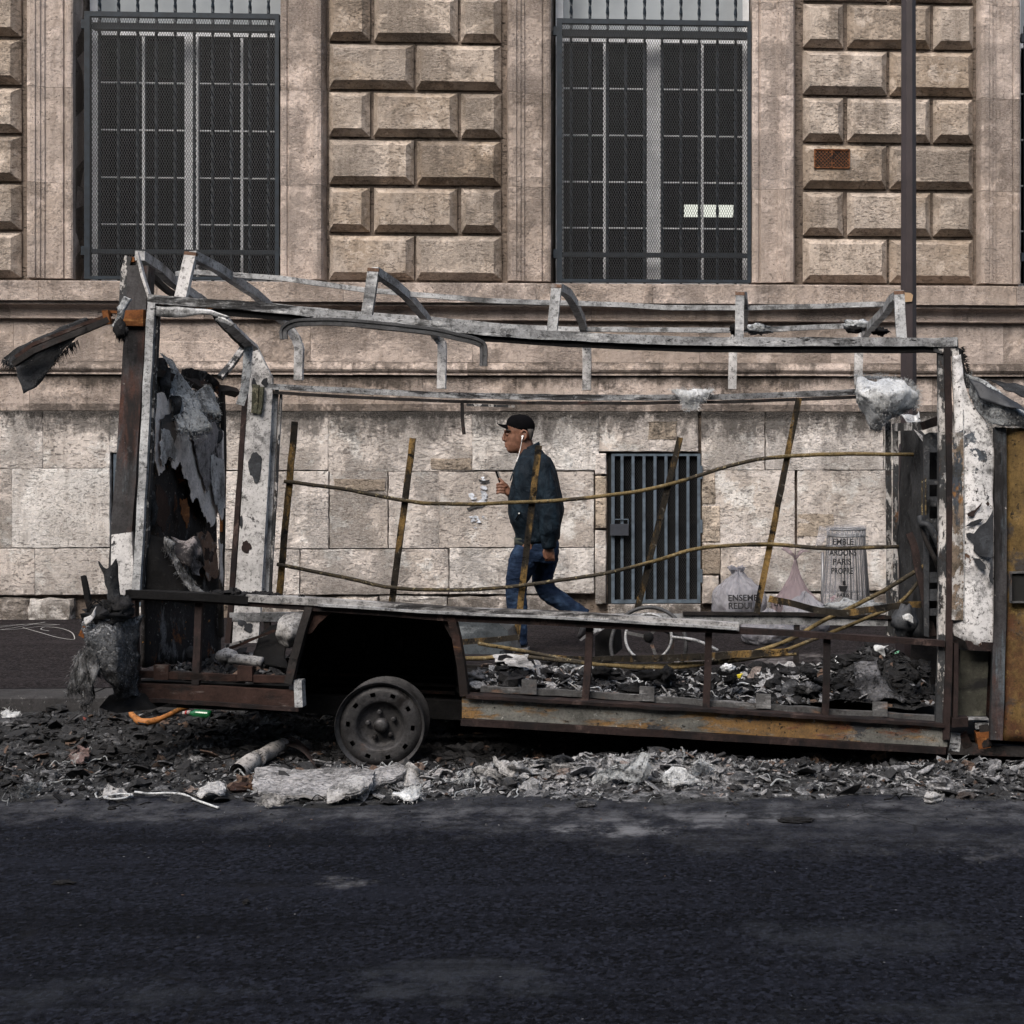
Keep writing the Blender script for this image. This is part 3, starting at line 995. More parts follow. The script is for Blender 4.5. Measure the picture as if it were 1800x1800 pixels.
# ---- cellar grilles
def cellar(u0, u1, first):
    dr = empty('cellar_grille'); dr.parent = bld; dr.location = ((u0+u1)/2, 0, ZD0)
    mb = MB()
    y0, y1 = -.035, .0
    fr = .03
    u0i, u1i = u0 + .035, u1 - .004
    z0, z1 = ZD0 + .012, ZD1 - .008
    for q in ((u0i,z0,u0i+fr,z1),(u1i-fr,z0,u1i,z1),(u0i+fr,z0,u1i-fr,z0+fr),(u0i+fr,z1-fr*.7,u1i-fr,z1)):
        mb.box(q[0], y0, q[1], q[2], y1+.01, q[3])
    child(mb, 'grille_frame', M['grille_light'], dr)
    p = None
    for k in range(7):
        u = WU(1093.5 + 19.3*k, .02) - DO[1][0] + u0
        if p is None:
            mb = MB(); mb.add(*(lambda a: (a.v, a.f))((lambda b: (b.box(-.0135, -.014, 0, .0135, .006, z1-z0-fr*1.7), b)[1])(MB())))
            p = mb.build('bar', M['grille_light'], dr); o = p
        else:
            o = p.copy(); col.objects.link(o); o.parent = dr
        o.location = Vector((u, -.022, z0+fr)) - Vector(dr.location)
    mb = diamond_mesh(u0i+fr, z0+fr, u1i-fr, z1-fr*.7, -.012, .021, .036, .003)
    child(mb, 'wire_mesh', M['mesh'], dr)
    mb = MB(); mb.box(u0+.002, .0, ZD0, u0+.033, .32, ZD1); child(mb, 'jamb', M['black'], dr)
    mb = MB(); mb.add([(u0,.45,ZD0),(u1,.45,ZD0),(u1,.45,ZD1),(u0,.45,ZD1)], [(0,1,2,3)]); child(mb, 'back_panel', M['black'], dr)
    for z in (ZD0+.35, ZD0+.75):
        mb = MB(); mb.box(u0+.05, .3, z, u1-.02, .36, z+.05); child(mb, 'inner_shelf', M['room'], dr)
    if first:
        a, b = WU(1073, .04), WU(1105, .04)
        mb = MB(); za, zb = WZ(1090, 941, .04), WZ(1090, 921, .04)
        mb.box(a, -.07, za, b, -.036, zb); child(mb, 'lock_box', simple('lock_paint', (.03,.034,.045), .5), dr)
        mb = MB(); t = .008; zt_ = WZ(1090, 912, .04)
        for q in ((a+.03,zb,a+.038,zt_),(b-.008,zb,b,zt_),(a+.03,zt_-.008,b,zt_)): mb.box(q[0], -.05, q[1], q[2], -.04, q[3])
        child(mb, 'lock_bracket', M['grille_light'], dr)
        for py in (830, 925, 1012):
            z = WZ(1232, py, .04); mb = MB(); mb.box(u1-.008, -.068, z-.06, u1+.014, -.04, z+.06); child(mb, 'hinge', M['grille_light'], dr)
cellar(*DO[1], True)
cellar(*DO[0], False)

# torn poster remains
M['paper'] = layered('torn_white_paper', (.66, .70, .78), [((.4, .4, .43), 14, .52, .06, (1,1,1))], .85, soot=.3)
M['tape'] = simple('dark_tape', (.02, .02, .022), .6)
def scrap(mb, pts, w_=.06, mi=0):
    q = [(WU(a, w_), -w_ - rng.uniform(0, .006), WZ(a, b, w_)) for a, b in pts]
    d = Vector((0, .003, 0)); n = len(q)
    mb.add([Vector(x) for x in q] + [Vector(x) + d for x in q], [tuple(range(n)), tuple(reversed(range(n, 2*n)))] + [(i, i+n, (i+1) % n+n, (i+1) % n) for i in range(n)], mi)
mb = MB()
pr_ = random.Random(5)
for cx_, cy_, rx_, ry_, n_s in ((852,866,6,17,9), (838,884,19,5,8), (834,912,19,10,13), (827,877,5,6,2)):
    for _ in range(n_s):
        x_, y_ = cx_ + pr_.gauss(0, .5)*rx_, cy_ + pr_.gauss(0, .5)*ry_
        s_ = pr_.uniform(2.2, 6.0); k_ = pr_.randint(5, 8); a0_ = pr_.uniform(0, 6)
        scrap(mb, [(x_ + s_*pr_.uniform(.4, 1.3)*math.cos(a0_ + 6.283*q/k_)*1.25, y_ + s_*pr_.uniform(.3, 1.1)*math.sin(a0_ + 6.283*q/k_)) for q in range(k_)])
pa_ = child(mb, 'torn_poster', M['paper']); pa_['kind'] = 'stuff'
mb = MB(); scrap(mb, [(841,842),(850,845),(861,843),(860,847),(850,850),(843,847)], .062); child(mb, 'poster_tape', M['tape']); mb = MB(); scrap(mb, [(820,893),(836,889),(850,886),(848,890),(834,893),(822,897)], .062)
child(mb, 'poster_tape', M['tape'])

# ------------------------------------------------------------------ lamp pole on the pavement
pole = empty('lamp_post', (0,0,0), 0, 'dark brown octagonal lamp post in front of the right pier', 'lamp post')
YP = 9.75
bx, bz = P(1597, 600, YP).x, .12
pole.location = (bx, YP, bz)
mb = MB(); prof = [(math.cos(R(22.5+45*i)), math.sin(R(22.5+45*i))) for i in range(8)]
L = 8.0
for (z0, z1, r0, r1, nm) in ((1.52, 8.0, .0575, .043, 'shaft'), (.35, 1.52, .0735, .071, 'base_shaft'), (0, .35, .098, .098, 'base_box')):
    mb = MB(); pts = [(0,0,z0),(0,0,(z0+z1)/2),(0,0,z1)]
    sweep(mb, pts, prof, ref=(0,1,0), scale=[r0,(r0+r1)/2,r1])
    mb.build(nm, M['pole'], pole)
mb = MB(); sweep(mb, [(0,0,1.50),(0,0,1.55)], prof, scale=[.078,.065]); mb.build('collar', M['pole'], pole)
mb = MB(); a = P(1592, 515, YP-.06); b = P(1604, 531, YP-.06)
prism(mb, [P(1589,514,YP-.062),P(1601,515,YP-.062),P(1605,519,YP-.062),P(1603,530,YP-.062),P(1590,531,YP-.062)], (0,.004,0))
bw(mb, 'tape_scrap', simple('brown_tape', (.35,.24,.15), .5), pole)

# the other side of the street, behind the camera: it closes off the low sky
opp = empty('opposite_building', (0, -9.5, 0), 0, 'plain pale stone apartment block across the street behind the camera', 'building')
M['opp'] = simple('pale_render', (.22, .20, .18), .9, 0, .15, 2); M['opp_win'] = simple('dark_window_panes', (.02, .022, .026), .15)
mb = MB(); mb.box(-30, -12, 0, 30, 0, 13); o = mb.build('wall', M['opp'], opp)
mb = MB(); mb.box(-30.3, -12.3, 13, 30.3, .35, 13.4); o = mb.build('roof_cornice', M['opp'], opp)
w0_ = None
for r_ in range(4):
    for k in range(-10, 11):
        if w0_ is None:
            mb = MB(); mb.box(-.6, .0, 0, .6, .06, 2.0); w0_ = mb.build('window', M['opp_win'], opp); o = w0_
        else:
            o = w0_.copy(); col.objects.link(o); o.parent = opp
        o.location = (k*2.8, 0, 1.1 + 3.3*r_)
o = ground_sheet('far_pavement', -9.5, -7, .12, M['sidewalk']); tag(o, kind='structure')
# ================================================================== the burnt camper van
A1 = (1, 1, 1)
M['m_white'] = layered('scorched_white_paint', (.60, .59, .595), [((.22, .21, .21), 3, .52, .2, (1,1,.5)), ((.03, .03, .033), 5, .63, .03, A1), ((.20, .12, .08), 9, .68, .08, (1,1,.4)), ((.02, .02, .022), 30, .68, .04, A1)], .6, 0, .4, 1.0, .1)
M['m_grey'] = layered('smoked_zinc', (.46, .47, .49), [((.10, .105, .115), 2.4, .50, .22, (1,1,2.5)), ((.66, .67, .69), 9, .56, .15, (1,1,3)), ((.012, .012, .014), 8, .62, .05, (1,1,3)), ((.2, .13, .09), 6, .68, .06, A1)], .5, .35, .5, 2.0, .15)
M['m_rail'] = layered('blistered_grey_rail', (.36, .37, .39), [((.012, .012, .014), 1.7, .52, .06, (.6,1,4)), ((.64, .65, .67), 6, .50, .2, (.7,1,3)), ((.03, .03, .034), 3, .54, .14, (.6,1,2.5)), ((.008, .008, .009), 18, .60, .05, (.8,1,2)), ((.22, .13, .08), 9, .7, .05, A1)], .55, .3, .8, 3.0, .2)
M['m_dark'] = layered('charred_steel', (.030, .027, .027), [((.075, .035, .028), 4, .54, .15, A1), ((.11, .105, .105), 10, .64, .08, A1), ((.006, .006, .006), 7, .55, .1, A1)], .75, .1, .8, 4.0, .25)
M['m_black'] = layered('soot_crust', (.010, .010, .011), [((.045, .045, .048), 14, .6, .12, A1), ((.03, .02, .016), 5, .62, .12, A1)], .9, 0, 1.0, 5.0, .3)
M['m_rust'] = layered('orange_rust', (.20, .075, .025), [((.42, .2, .07), 7, .55, .15, (.4,1,3)), ((.05, .02, .012), 9, .55, .1, (.5,1,2.5))], .85, 0, .6, 6.0, .2)
M['m_brownred'] = layered('dark_red_rust', (.032, .021, .020), [((.13, .09, .08), 7, .57, .12, (1,1,.5)), ((.014, .012, .013), 5, .47, .12, (1,1,.6)), ((.3, .22, .2), 30, .68, .05, A1)], .8, 0, .6, 7.0, .2)
M['m_sill'] = layered('ochre_grey_sill', (.15, .15, .14), [((.21, .12, .045), 1.9, .47, .08, (.7,1,2.5)), ((.16, .06, .03), 2.8, .58, .1, (.7,1,2)), ((.05, .052, .06), 3.2, .56, .04, (.8,1,1.5)), ((.42, .42, .40), 26, .63, .05, A1), ((.015, .013, .012), 40, .60, .05, A1)], .75, .1, .7, 8.4, .2)
M['m_sill2'] = layered('rusty_rear_sill', (.042, .023, .019), [((.22, .2, .19), 2.4, .58, .12, (.7,1,2)), ((.24, .12, .05), 5, .62, .1, (.6,1,2)), ((.012, .01, .01), 4, .5, .12, (.6,1,1.5))], .8, .1, .8, 9.0, .2)
M['m_cab'] = layered('ochre_burnt_cab_paint', (.17, .11, .04), [((.09, .038, .022), 1.9, .42, .16, A1), ((.045, .045, .052), 2.4, .50, .08, A1), ((.42, .30, .11), 6, .6, .1, A1), ((.02, .016, .014), 35, .6, .06, A1)], .7, .1, .7, 10.0, .25)
M['m_pillar'] = layered('flaking_white_pillar', (.70, .69, .70), [((.52, .50, .50), 2.5, .5, .25, A1), ((.07, .082, .10), 2.7, .60, .012, (1,1,.8)), ((.13, .065, .035), 7, .64, .015, A1), ((.035, .03, .032), 34, .60, .02, (1,1,.9))], .55, 0, .6, 11.3, .07)
M['m_chips'] = layered('white_black_chips', (.55, .53, .52), [((.03, .033, .038), 9, .47, .02, (1.4,1,.5)), ((.03, .025, .024), 26, .56, .02, (1,1,.6)), ((.26, .12, .05), 12, .64, .03, (1,1,.5))], .65, 0, .8, 12.0, .1)
M['m_slat'] = layered('rusty_slat', (.034, .029, .023), [((.30, .19, .07), 6, .49, .12, (1,1,.35)), ((.2, .19, .17), 30, .6, .08, A1), ((.008, .008, .008), 12, .55, .08, A1)], .8, .1, .9, 13.0, .25)
M['m_rod'] = layered('ochre_rod', (.21, .155, .075), [((.045, .04, .035), 3.0, .46, .08, (.35,1,1)), ((.38, .32, .2), 40, .55, .08, A1), ((.02, .018, .015), 30, .6, .06, A1)], .85, 0, .9, 14.0, .25)
M['m_post'] = layered('blued_dark_post', (.060, .058, .062), [((.13, .16, .185), 2.2, .51, .12, (4,4,.35)), ((.10, .045, .033), 1.3, .53, .12, (1.5,1.5,.6)), ((.016, .015, .016), 2, .52, .15, (3,3,.4)), ((.3, .28, .27), 30, .66, .05, A1)], .6, .3, .4, 15.6, .2)
M['m_spot'] = layered('speckled_black_flange', (.035, .035, .038), [((.42, .41, .40), 22, .53, .03, (1,1,.8)), ((.2, .2, .2), 5, .62, .1, (1,1,.4))], .8, 0, .9, 16.0, .2)
M['m_wall'] = layered('burnt_rear_panel', (.34, .31, .31), [((.13, .115, .12), 3.1, .50, .2, (1,1,.5)), ((.018, .016, .018), 2.6, .50, .035, (1,1,.55)), ((.14, .055, .025), 5, .64, .05, A1), ((.012, .012, .013), 22, .62, .06, A1)], .85, 0, .9, 17.8, .12)
M['m_wall2'] = layered('charred_cabinet', (.030, .027, .028), [((.20, .075, .03), 4, .57, .07, A1), ((.55, .26, .07), 17, .66, .02, A1), ((.19, .185, .19), 7, .56, .1, (1,1,.5)), ((.34, .33, .33), 30, .62, .05, A1)], .85, 0, 1.0, 18.0, .3)
M['fibre'] = layered('scorched_glass_fibre', (.42, .44, .46), [((.10, .105, .115), 4, .5, .2, A1), ((.62, .64, .66), 9, .52, .2, (1,1,.5)), ((.02, .02, .022), 9, .66, .08, A1), ((.05, .05, .055), 60, .56, .12, (1,1,.4))], .95, 0, 1.3, 19.0, .15, .01)
M['fibre_pale'] = layered('pale_glass_fibre', (.72, .74, .765), [((.22, .23, .25), 5, .56, .2, (1,1,.6)), ((.05, .05, .055), 11, .72, .08, A1), ((.25, .26, .28), 55, .58, .15, (1,1,.4))], .95, 0, 1.3, 20.0, .12, .01, soot=.4)
M['fibre_dark'] = layered('blackened_fibre', (.045, .047, .052), [((.2, .21, .22), 5, .58, .2, A1), ((.4, .4, .42), 60, .62, .06, A1), ((.008, .008, .008), 4, .5, .15, A1)], .95, 0, 1.2, 21.0, .25, .008)
M['ashpale'] = layered('pale_ash_board', (.46, .455, .46), [((.2, .195, .2), 5, .54, .2, A1), ((.04, .04, .042), 16, .62, .06, A1), ((.1, .1, .1), 60, .58, .1, A1)], .95, 0, 1.0, 22.0, .12)
M['wheel'] = layered('burnt_steel_rim', (.075, .074, .078), [((.10, .065, .05), 6, .60, .15, A1), ((.2, .19, .19), 22, .62, .1, A1), ((.015, .013, .013), 5, .55, .15, A1)], .55, .5, .4, 23.0, .2)
M['char'] = layered('char', (.018, .018, .020), [((.06, .06, .065), 20, .55, .15, A1), ((.2, .2, .21), 35, .66, .06, A1)], .85, 0, 1.2, 24.0, .3)

M['m_bare'] = layered('bare_scorched_metal', (.045, .048, .055), [((.09, .1, .115), 6, .5, .2, A1)], .5, .3, .3, 25.0, .1)
M['m_peel'] = layered('smoke_marbled_paint', (.86, .78, .74), [((.44, .38, .37), 3.5, .50, .25, (1,1,.5)), ((.10, .09, .095), 5, .60, .12, (1,1,.6)), ((.02, .018, .02), 12, .66, .05, A1)], .8, 0, .8, 17.0, .1, soot=.35)
M['m_dull'] = layered('dull_galvanised_strip', (.10, .10, .103), [((.26, .15, .10), 6, .55, .12, (.5,1,1)), ((.30, .30, .31), 9, .55, .15, (.5,1,2)), ((.02, .018, .018), 5, .55, .1, A1)], .7, .1, .7, 8.0, .2)
M['fibre_mid'] = layered('sooty_fibre', (.24, .245, .255), [((.05, .05, .055), 6, .48, .12, (1,1,.5)), ((.45, .46, .48), 50, .55, .1, (1,1,.3)), ((.02, .02, .02), 30, .56, .08, (1,1,.3))], .95, 0, 1.3, 52.0, .2, .01)
M['m_cap'] = layered('smoked_rail_cap', (.46,.455,.46), [((.02,.02,.022), 2.2, .54, .08, (.5,1,3)), ((.62,.62,.63), 5, .56, .2, (.4,1,4)), ((.20,.14,.11), 4, .60, .12, (.5,1,3))], .5, .2, .6, 53.0, .15)
M['m_capr'] = layered('rust_stained_metal', (.20,.12,.085), [((.30,.28,.27), 12, .52, .1, A1), ((.03,.02,.018), 9, .55, .1, A1)], .8, 0, .8, 54.0, .2)
van = empty('burnt_camper_van', (-.6, 8.1, 0), 0, 'burnt-out camper van reduced to its bare frame, scorched white pillars and rusty sills', 'van')
def YN(py): return 7.28 + (1215 - py)*.0003
def YF(py): return 8.95 + (1150 - py)*.0003
def N(px, py, d=0): return P(px, py, YN(py) + d)
def FR(px, py, d=0): return P(px, py, YF(py) + d)

def vbeam(name, pts, w_, d_, mat, ref=(0,1,0), jit=.004, prof=None, step=.12, parent=None, smooth=False, mi=None):
    mb = MB()
    sweep(mb, resample(pts, step), prof or rect(w_, d_), ref=ref, jit=jit)
    return bw(mb, name, M[mat] if isinstance(mat, str) else mat, parent or van, smooth)
def vplate(name, pts, depth, mat, parent=None):
    mb = MB(); prism(mb, pts, depth)
    return bw(mb, name, M[mat], parent or van)
s1 = 7.4/F     # metres per px at the near side
s2 = 9.0/F

# --- near side frame
vbeam('roof_rail', [N(262,526),N(300,529),N(450,539),N(600,556),N(700,566),N(850,582),N(1000,592),N(1200,600),N(1400,601.5),N(1640,601.5),N(1682,602)], .046, .05, 'm_rail', step=.06, jit=.006)
vbeam('gutter_rail', [N(268,541,.012),N(380,549,.012),N(450,553,.012),N(600,567.5,.012),N(700,577.5,.012),N(850,594.5,.012),N(1000,605,.012),N(1200,613,.012),N(1400,615,.012),N(1655,615,.012)], .032, .03, 'm_black', step=.08, jit=.004)
vplate('corner_cap', [N(1640,594,-.01),N(1684,595,-.01),N(1686,627,-.01),N(1664,624,-.01),N(1641,618,-.01)], (0,.05,0), 'm_chips')
mb = MB(); patch(mb, [[N(268,536,-.02),N(320,541,-.02),N(370,545,-.03),N(405,557,-.02)],[N(268,553,-.015),N(320,558,-.02),N(360,553,-.03),N(395,565,-.01)]], 6, 3, .008, 6, .004, .004); bw(mb, 'bent_trim', M['m_grey'], van, True)
mb = MB(); patch(mb, [[N(384,556,-.02),N(400,562,-.02),N(412,572,-.02)],[N(378,563,-.01),N(392,570,-.01),N(405,577,-.01)]], 5, 3, .01, 8, .006, .004); bw(mb, 'bent_trim', M['m_grey'], van, True)
# hanging arched trim
mb = MB()
arch = spline([N(499,596,-.05),N(499,580,-.05),N(512,570,-.06),N(540,566,-.07),N(600,566,-.08),N(680,573,-.09),N(760,583,-.08),N(815,594,-.07),N(842,603,-.06),N(850,612,-.05),N(850,644,-.05)], 6)
sweep(mb, arch, [(-.021,0),(-.019,-.010),(-.004,-.010),(-.003,-.004),(.004,-.004),(.006,-.010),(.019,-.010),(.021,0)], jit=.004)
M['m_trim'] = layered('dark_burnt_trim', (.085,.087,.093), [((.28,.285,.30), 4, .56, .16, (.5,1,3)), ((.015,.015,.017), 9, .56, .1, (.6,1,3))], .5, .2, .7, 2.5, .2)
bw(mb, 'hanging_trim', M['m_trim'], van)

# rear corner
vbeam('rear_post', [N(249,470,.05),N(244,560,.05),N(236,700,.05),N(226,850,.05),N(216,985,.05),N(214,1048,.05)], .108, .09, 'm_post', step=.1, jit=.003)
vplate('post_skin', [N(194,1040,.0),N(196,940,.0),N(231,935,.0),N(234,990,.0),N(231,1050,.0)], (0,.02,0), 'm_white')
vplate('rear_gusset', [N(233,452,.03),N(243,449,.03),N(262,524,.03),N(262,545,.03),N(231,548,.03)], (0,.03,0), 'm_white')
vbeam('gusset_edge', [N(242,444,-.01),N(252,485,-.01),N(263,524,-.01)], .014, .03, 'm_white')
vbeam('outer_flange', [N(228,452,.02),N(221,480,.02),N(218,530,.02),N(214,572,.02)], .036, .03, 'm_chips')
vplate('flange_cap', [N(217,456,.01),N(222,450,.01),N(236,452,.01),N(236,460,.01),N(219,462,.01)], (0,.06,0), 'm_rust')
vbeam('window_post', [N(269,530),N(263,640),N(255,800),N(247,960),N(241,1052)], .040, .045, 'm_grey', step=.1)
vbeam('seal_flange', [N(278,545,.02),N(272,640,.02),N(265,800,.02),N(257,960,.02),N(250,1040,.02)], .022, .03, 'm_spot', step=.06, jit=.008)
vbeam('lower_rear_post', [N(232,1045),N(233,1120),N(236,1205)], .052, .05, 'm_brownred')
vplate('orange_bracket', [N(204,546,-.025),N(252,544,-.025),N(251,573,-.025),N(208,572,-.025)], (0,.05,0), 'm_rust')

# torn awning piece at the rear
vbeam('awning_rail', [P(195,552,7.4),P(186,557,7.4),P(150,570,7.38),P(100,590,7.36),P(60,606,7.34),P(28,628,7.33)], .018, .03, 'm_sill2', jit=.003)
vbeam('awning_rail', [P(192,562,7.36),P(150,580,7.34),P(100,600,7.32),P(60,617,7.3),P(24,640,7.3)], .03, .03, 'm_dark', jit=.004)
vbeam('awning_bracket', [P(186,546,7.36),P(190,570,7.36)], .03, .03, 'm_rust')
vbeam('awning_bracket', [P(184,548,7.39),P(216,549,7.4)], .014, .03, 'm_rust')
mb = MB()
gr = patch(mb, [[P(6,632,7.36),P(28,612,7.36),P(60,596,7.37),P(105,577,7.38),P(152,563,7.4)],
           [P(20,640,7.34),P(40,632,7.36),P(70,620,7.38),P(110,603,7.4),P(153,582,7.4)],
           [P(28,655,7.33),P(48,656,7.36),P(75,642,7.38),P(105,620,7.4),P(140,592,7.4)],
           [P(40,693,7.32),P(54,684,7.35),P(70,668,7.37),P(98,634,7.38),P(125,602,7.4)]], 7, 6, .02, 5, .008, .008)
fringe(mb, [P(6,632,7.35),P(22,640,7.34)], .07, 60, 2, .6)
fringe(mb, [P(98,628,7.37),P(135,598,7.39)], .07, 90, 3, .5)
fringe(mb, [P(60,676,7.35),P(98,634,7.37)], .03, 60, 4, .5)
bw(mb, 'awning_cloth', M['fibre_dark'], van, True)
mb = MB()
patch(mb, [[P(222,518,7.36),P(232,522,7.36)],[P(206,540,7.34),P(216,546,7.34)],[P(203,562,7.34),P(213,566,7.34)],[P(198,572,7.34),P(206,577,7.34)]], 5, 5, .02, 12, .008, .02)
bw(mb, 'fibre_strip', M['fibre'], van, True)
mb = MB(); lump(mb, P(211,578,7.34), (.03,.02,.05), 3, .5, 2.5); fringe(mb, [P(205,580,7.34),P(222,575,7.34)], .09, 90, 5, .35); fringe(mb, [P(210,588,7.34),P(216,590,7.34)], .05, 30, 6, .2)
bw(mb, 'charred_tuft', M['char'], van, True)

# --- roof ribs: stand on the near rail, bend over the roof, drop to the far rail
def rib(near_base, near_top, mids, corner, foot, wpx=20, mat='m_grey', wf=15):
    r = empty('roof_rib'); r.parent = van
    c = N(*near_top); r.location = Vector(c) - Vector(van.location)
    mb = MB()
    d = .03
    sweep(mb, resample([N(*near_base, d), N(*near_top, d)], .05), rect(wpx*s1*.92, .032), jit=.003)
    bw(mb, 'near_leg', M[mat], r)
    mb = MB(); sweep(mb, [N(near_top[0], near_top[1]-2, d), N(near_top[0] + (near_base[0]-near_top[0])*.05, near_top[1] + (near_base[1]-near_top[1])*.05, d)], rect(wpx*s1*.97, .036), jit=.006); bw(mb, 'rusty_cap', M['m_capr'], r)
    mb = MB()
    pts = [N(near_top[0]+2, near_top[1]+3, d)] + [P(*m) for m in mids] + [FR(*corner)]
    sweep(mb, resample(pts, .1), rect(wpx*s1*.75, .042), ref=(1,0,0), jit=.003)
    bw(mb, 'roof_bow', M['m_grey'], r)
    mb = MB()
    sweep(mb, resample([FR(corner[0]-1, corner[1]-2)] + [FR(*f) for f in foot], .07), rect(wf*s2, .035), jit=.002)
    bw(mb, 'far_leg', M['m_white'], r)
rib((318,525), (336,446), [(383,472,7.8),(412,492,8.0),(447,515,8.4)], (503,568), [(521,596),(526,612),(525,668)], 22, 'm_white')
rib((645,556), (657,474), [(692,500,7.75),(716,520,7.95),(744,553,8.4)], (766,590), [(777,604),(777.5,620),(776,683)], 21)
rib((970,586), (979,502), [(997,515,7.75),(1010,535,8.0),(1022,562,8.5)], (1028,590), [(1031,605),(1032,640),(1031,686)], 19)
rib((1299,598), (1301,515), [(1307,520,7.8),(1309,545,8.1),(1308,566,8.5)], (1294,592), [(1289,605),(1288,640),(1287,684)], 17)
rib((1585,598), (1580,514), [(1570,526,7.7),(1558,545,8.0),(1538,566,8.4)], (1518,590), [(1510,604),(1509,630),(1509,676)], 20)
# lifted tail of the roof
vbeam('roof_brace', [P(246,449,7.5),P(278,470,7.8),P(300,492,8.1),P(340,520,8.4),P(362,536,8.7)], .05, .05, 'm_grey', ref=(1,0,0))
vbeam('roof_brace', [P(262,482,7.55),P(296,512,8.0),P(318,524,8.3)], .03, .03, 'm_dark', ref=(1,0,0))
vplate('roof_stub', [P(336,528,8.6),P(352,528,8.6),P(372,544,8.6),P(345,542,8.6)], (0,.04,0), 'm_rust')
# stringers along the roof
vbeam('roof_stringer', [P(312,482,8.0),P(340,478,7.95),P(417,484,7.95),P(500,490,7.95),P(640,510,7.95),P(725,517,7.95),P(850,528,7.95),P(960,532,7.97),P(1100,536,8),P(1170,541,8),P(1310,541.5,8),P(1450,538.5,8.0),P(1566,534,8.0)], .027, .03, 'm_grey', jit=.003)
vbeam('roof_stringer', [P(480,538,8.75),P(600,550,8.8),P(760,561,8.8),P(900,575,8.8),P(1015,579,8.8),P(1270,580.5,8.8),P(1345,579.5,8.8),P(1440,575,8.8),P(1530,571,8.75)], .030, .03, 'm_grey', jit=.004)
# black melted clots on the roof
for (pts, mat) in (([(1283,575),(1290,590),(1298,572)], 'm_black'), ([(1310,572),(1335,590),(1352,574)], 'fibre'), ([(1484,574),(1505,572),(1528,568)], 'fibre')):
    mb = MB(); cx = sum(p[0] for p in pts)/3; cy = sum(p[1] for p in pts)/3
    lump(mb, P(cx, cy, 8.7), ((pts[-1][0]-pts[0][0])*.5*s2, .04, .032), cx, .6, 2.6, 18, 12)
    bw(mb, 'melted_clot', M[mat], van, True)
mb = MB(); lump(mb, P(1500,580,8.65), (.05,.03,.02), 3, .8, 3, 16, 10); lump(mb, P(1548,583,8.65), (.045,.03,.022), 5, .8, 3, 16, 10); bw(mb, 'melted_clot', M['m_black'], van, True)

# --- far side frame
vbeam('far_roof_rail', [FR(470,679),FR(600,686),FR(750,693),FR(850,696),FR(1000,699),FR(1200,699),FR(1300,697),FR(1400,693),FR(1515,689)], .036, .04, 'm_rail', step=.07, jit=.004)
vbeam('far_rail_seal', [FR(480,690,.0),FR(600,697,.0),FR(750,704,.0),FR(900,708,.0),FR(1100,709,.0),FR(1300,706,.0),FR(1505,698,.0)], .02, .03, 'm_dark', step=.1, jit=.003)
vplate('far_rear_panel', [FR(436,598,-.02),FR(450,606,-.02),FR(478,664,-.02),FR(479,690,-.02),FR(471,850,-.02),FR(462,1000,-.02),FR(454,1130,-.02),FR(408,1130,-.02),FR(413,1045,-.02),FR(423,900,-.02),FR(432,740,-.02),FR(440,650,-.02)], (0,.03,0), 'm_white')
vbeam('panel_edge', [FR(436,620,-.0),FR(433,700,0),FR(419,900,0),FR(408,1060,0),FR(402,1130,0)], .032, .05, 'm_brownred')
vbeam('ribbed_strip', [FR(487,676,.03),FR(479,850,.03),FR(470,1045,.03)], .022, .02, 'm_grey')
vbeam('ribbed_strip', [FR(480,690,.02),FR(471,850,.02),FR(462,1045,.02)], .022, .02, 'm_white')
vbeam('ribbed_strip', [FR(494,690,.03),FR(486,850,.03),FR(475,1045,.03)], .014, .02, 'm_chips')
# burnt-through patches on the white panel
def blot(cx, cy, rx, ry, seed, mat='m_dark', Yd=-.024, name='burnt_patch', f=FR):
    r = random.Random(seed); pts = []
    nn = 26
    for i in range(nn):
        a = 2*math.pi*i/nn
        k = .9 + .5*nz(math.cos(a)*1.5+seed, math.sin(a)*1.5, seed) + r.uniform(-.06, .06)
        pts.append(f(cx + rx*k*math.cos(a), cy + ry*k*math.sin(a), Yd))
    mb = MB(); prism(mb, pts[::-1], (0, .003, 0)); return bw(mb, name, M[mat], van)
M['m_bare'] = layered('bare_scorched_metal', (.045, .048, .055), [((.09, .1, .115), 6, .5, .2, A1)], .5, .3, .3, 25.0, .1)
blot(449, 819, 13, 26, 1, 'm_bare'); blot(432, 962, 9, 12, 2, 'm_brownred'); blot(426, 1093, 9, 9, 3, 'm_bare'); blot(437, 1104, 10, 8, 4, 'm_bare'); blot(446, 675, 5, 9, 5, 'm_bare'); blot(466, 672, 6, 8, 6, 'm_bare'); blot(424, 918, 3, 12, 7, 'm_bare')
M['m_hinge'] = layered('corroded_hinge', (.14, .14, .10), [((.3, .28, .2), 30, .5, .1, A1), ((.03, .03, .02), 20, .55, .1, A1)], .9, 0, 1.2, 26.0, .3)
vbeam('hinge', [FR(451,676,-.035),FR(449,700,-.035),FR(447,726,-.035)], .036, .02, 'm_hinge', jit=.006, step=.02)
vbeam('hinge', [FR(461,680,-.04),FR(459,700,-.04),FR(456,728,-.04)], .022, .024, 'm_hinge', jit=.006, step=.02)
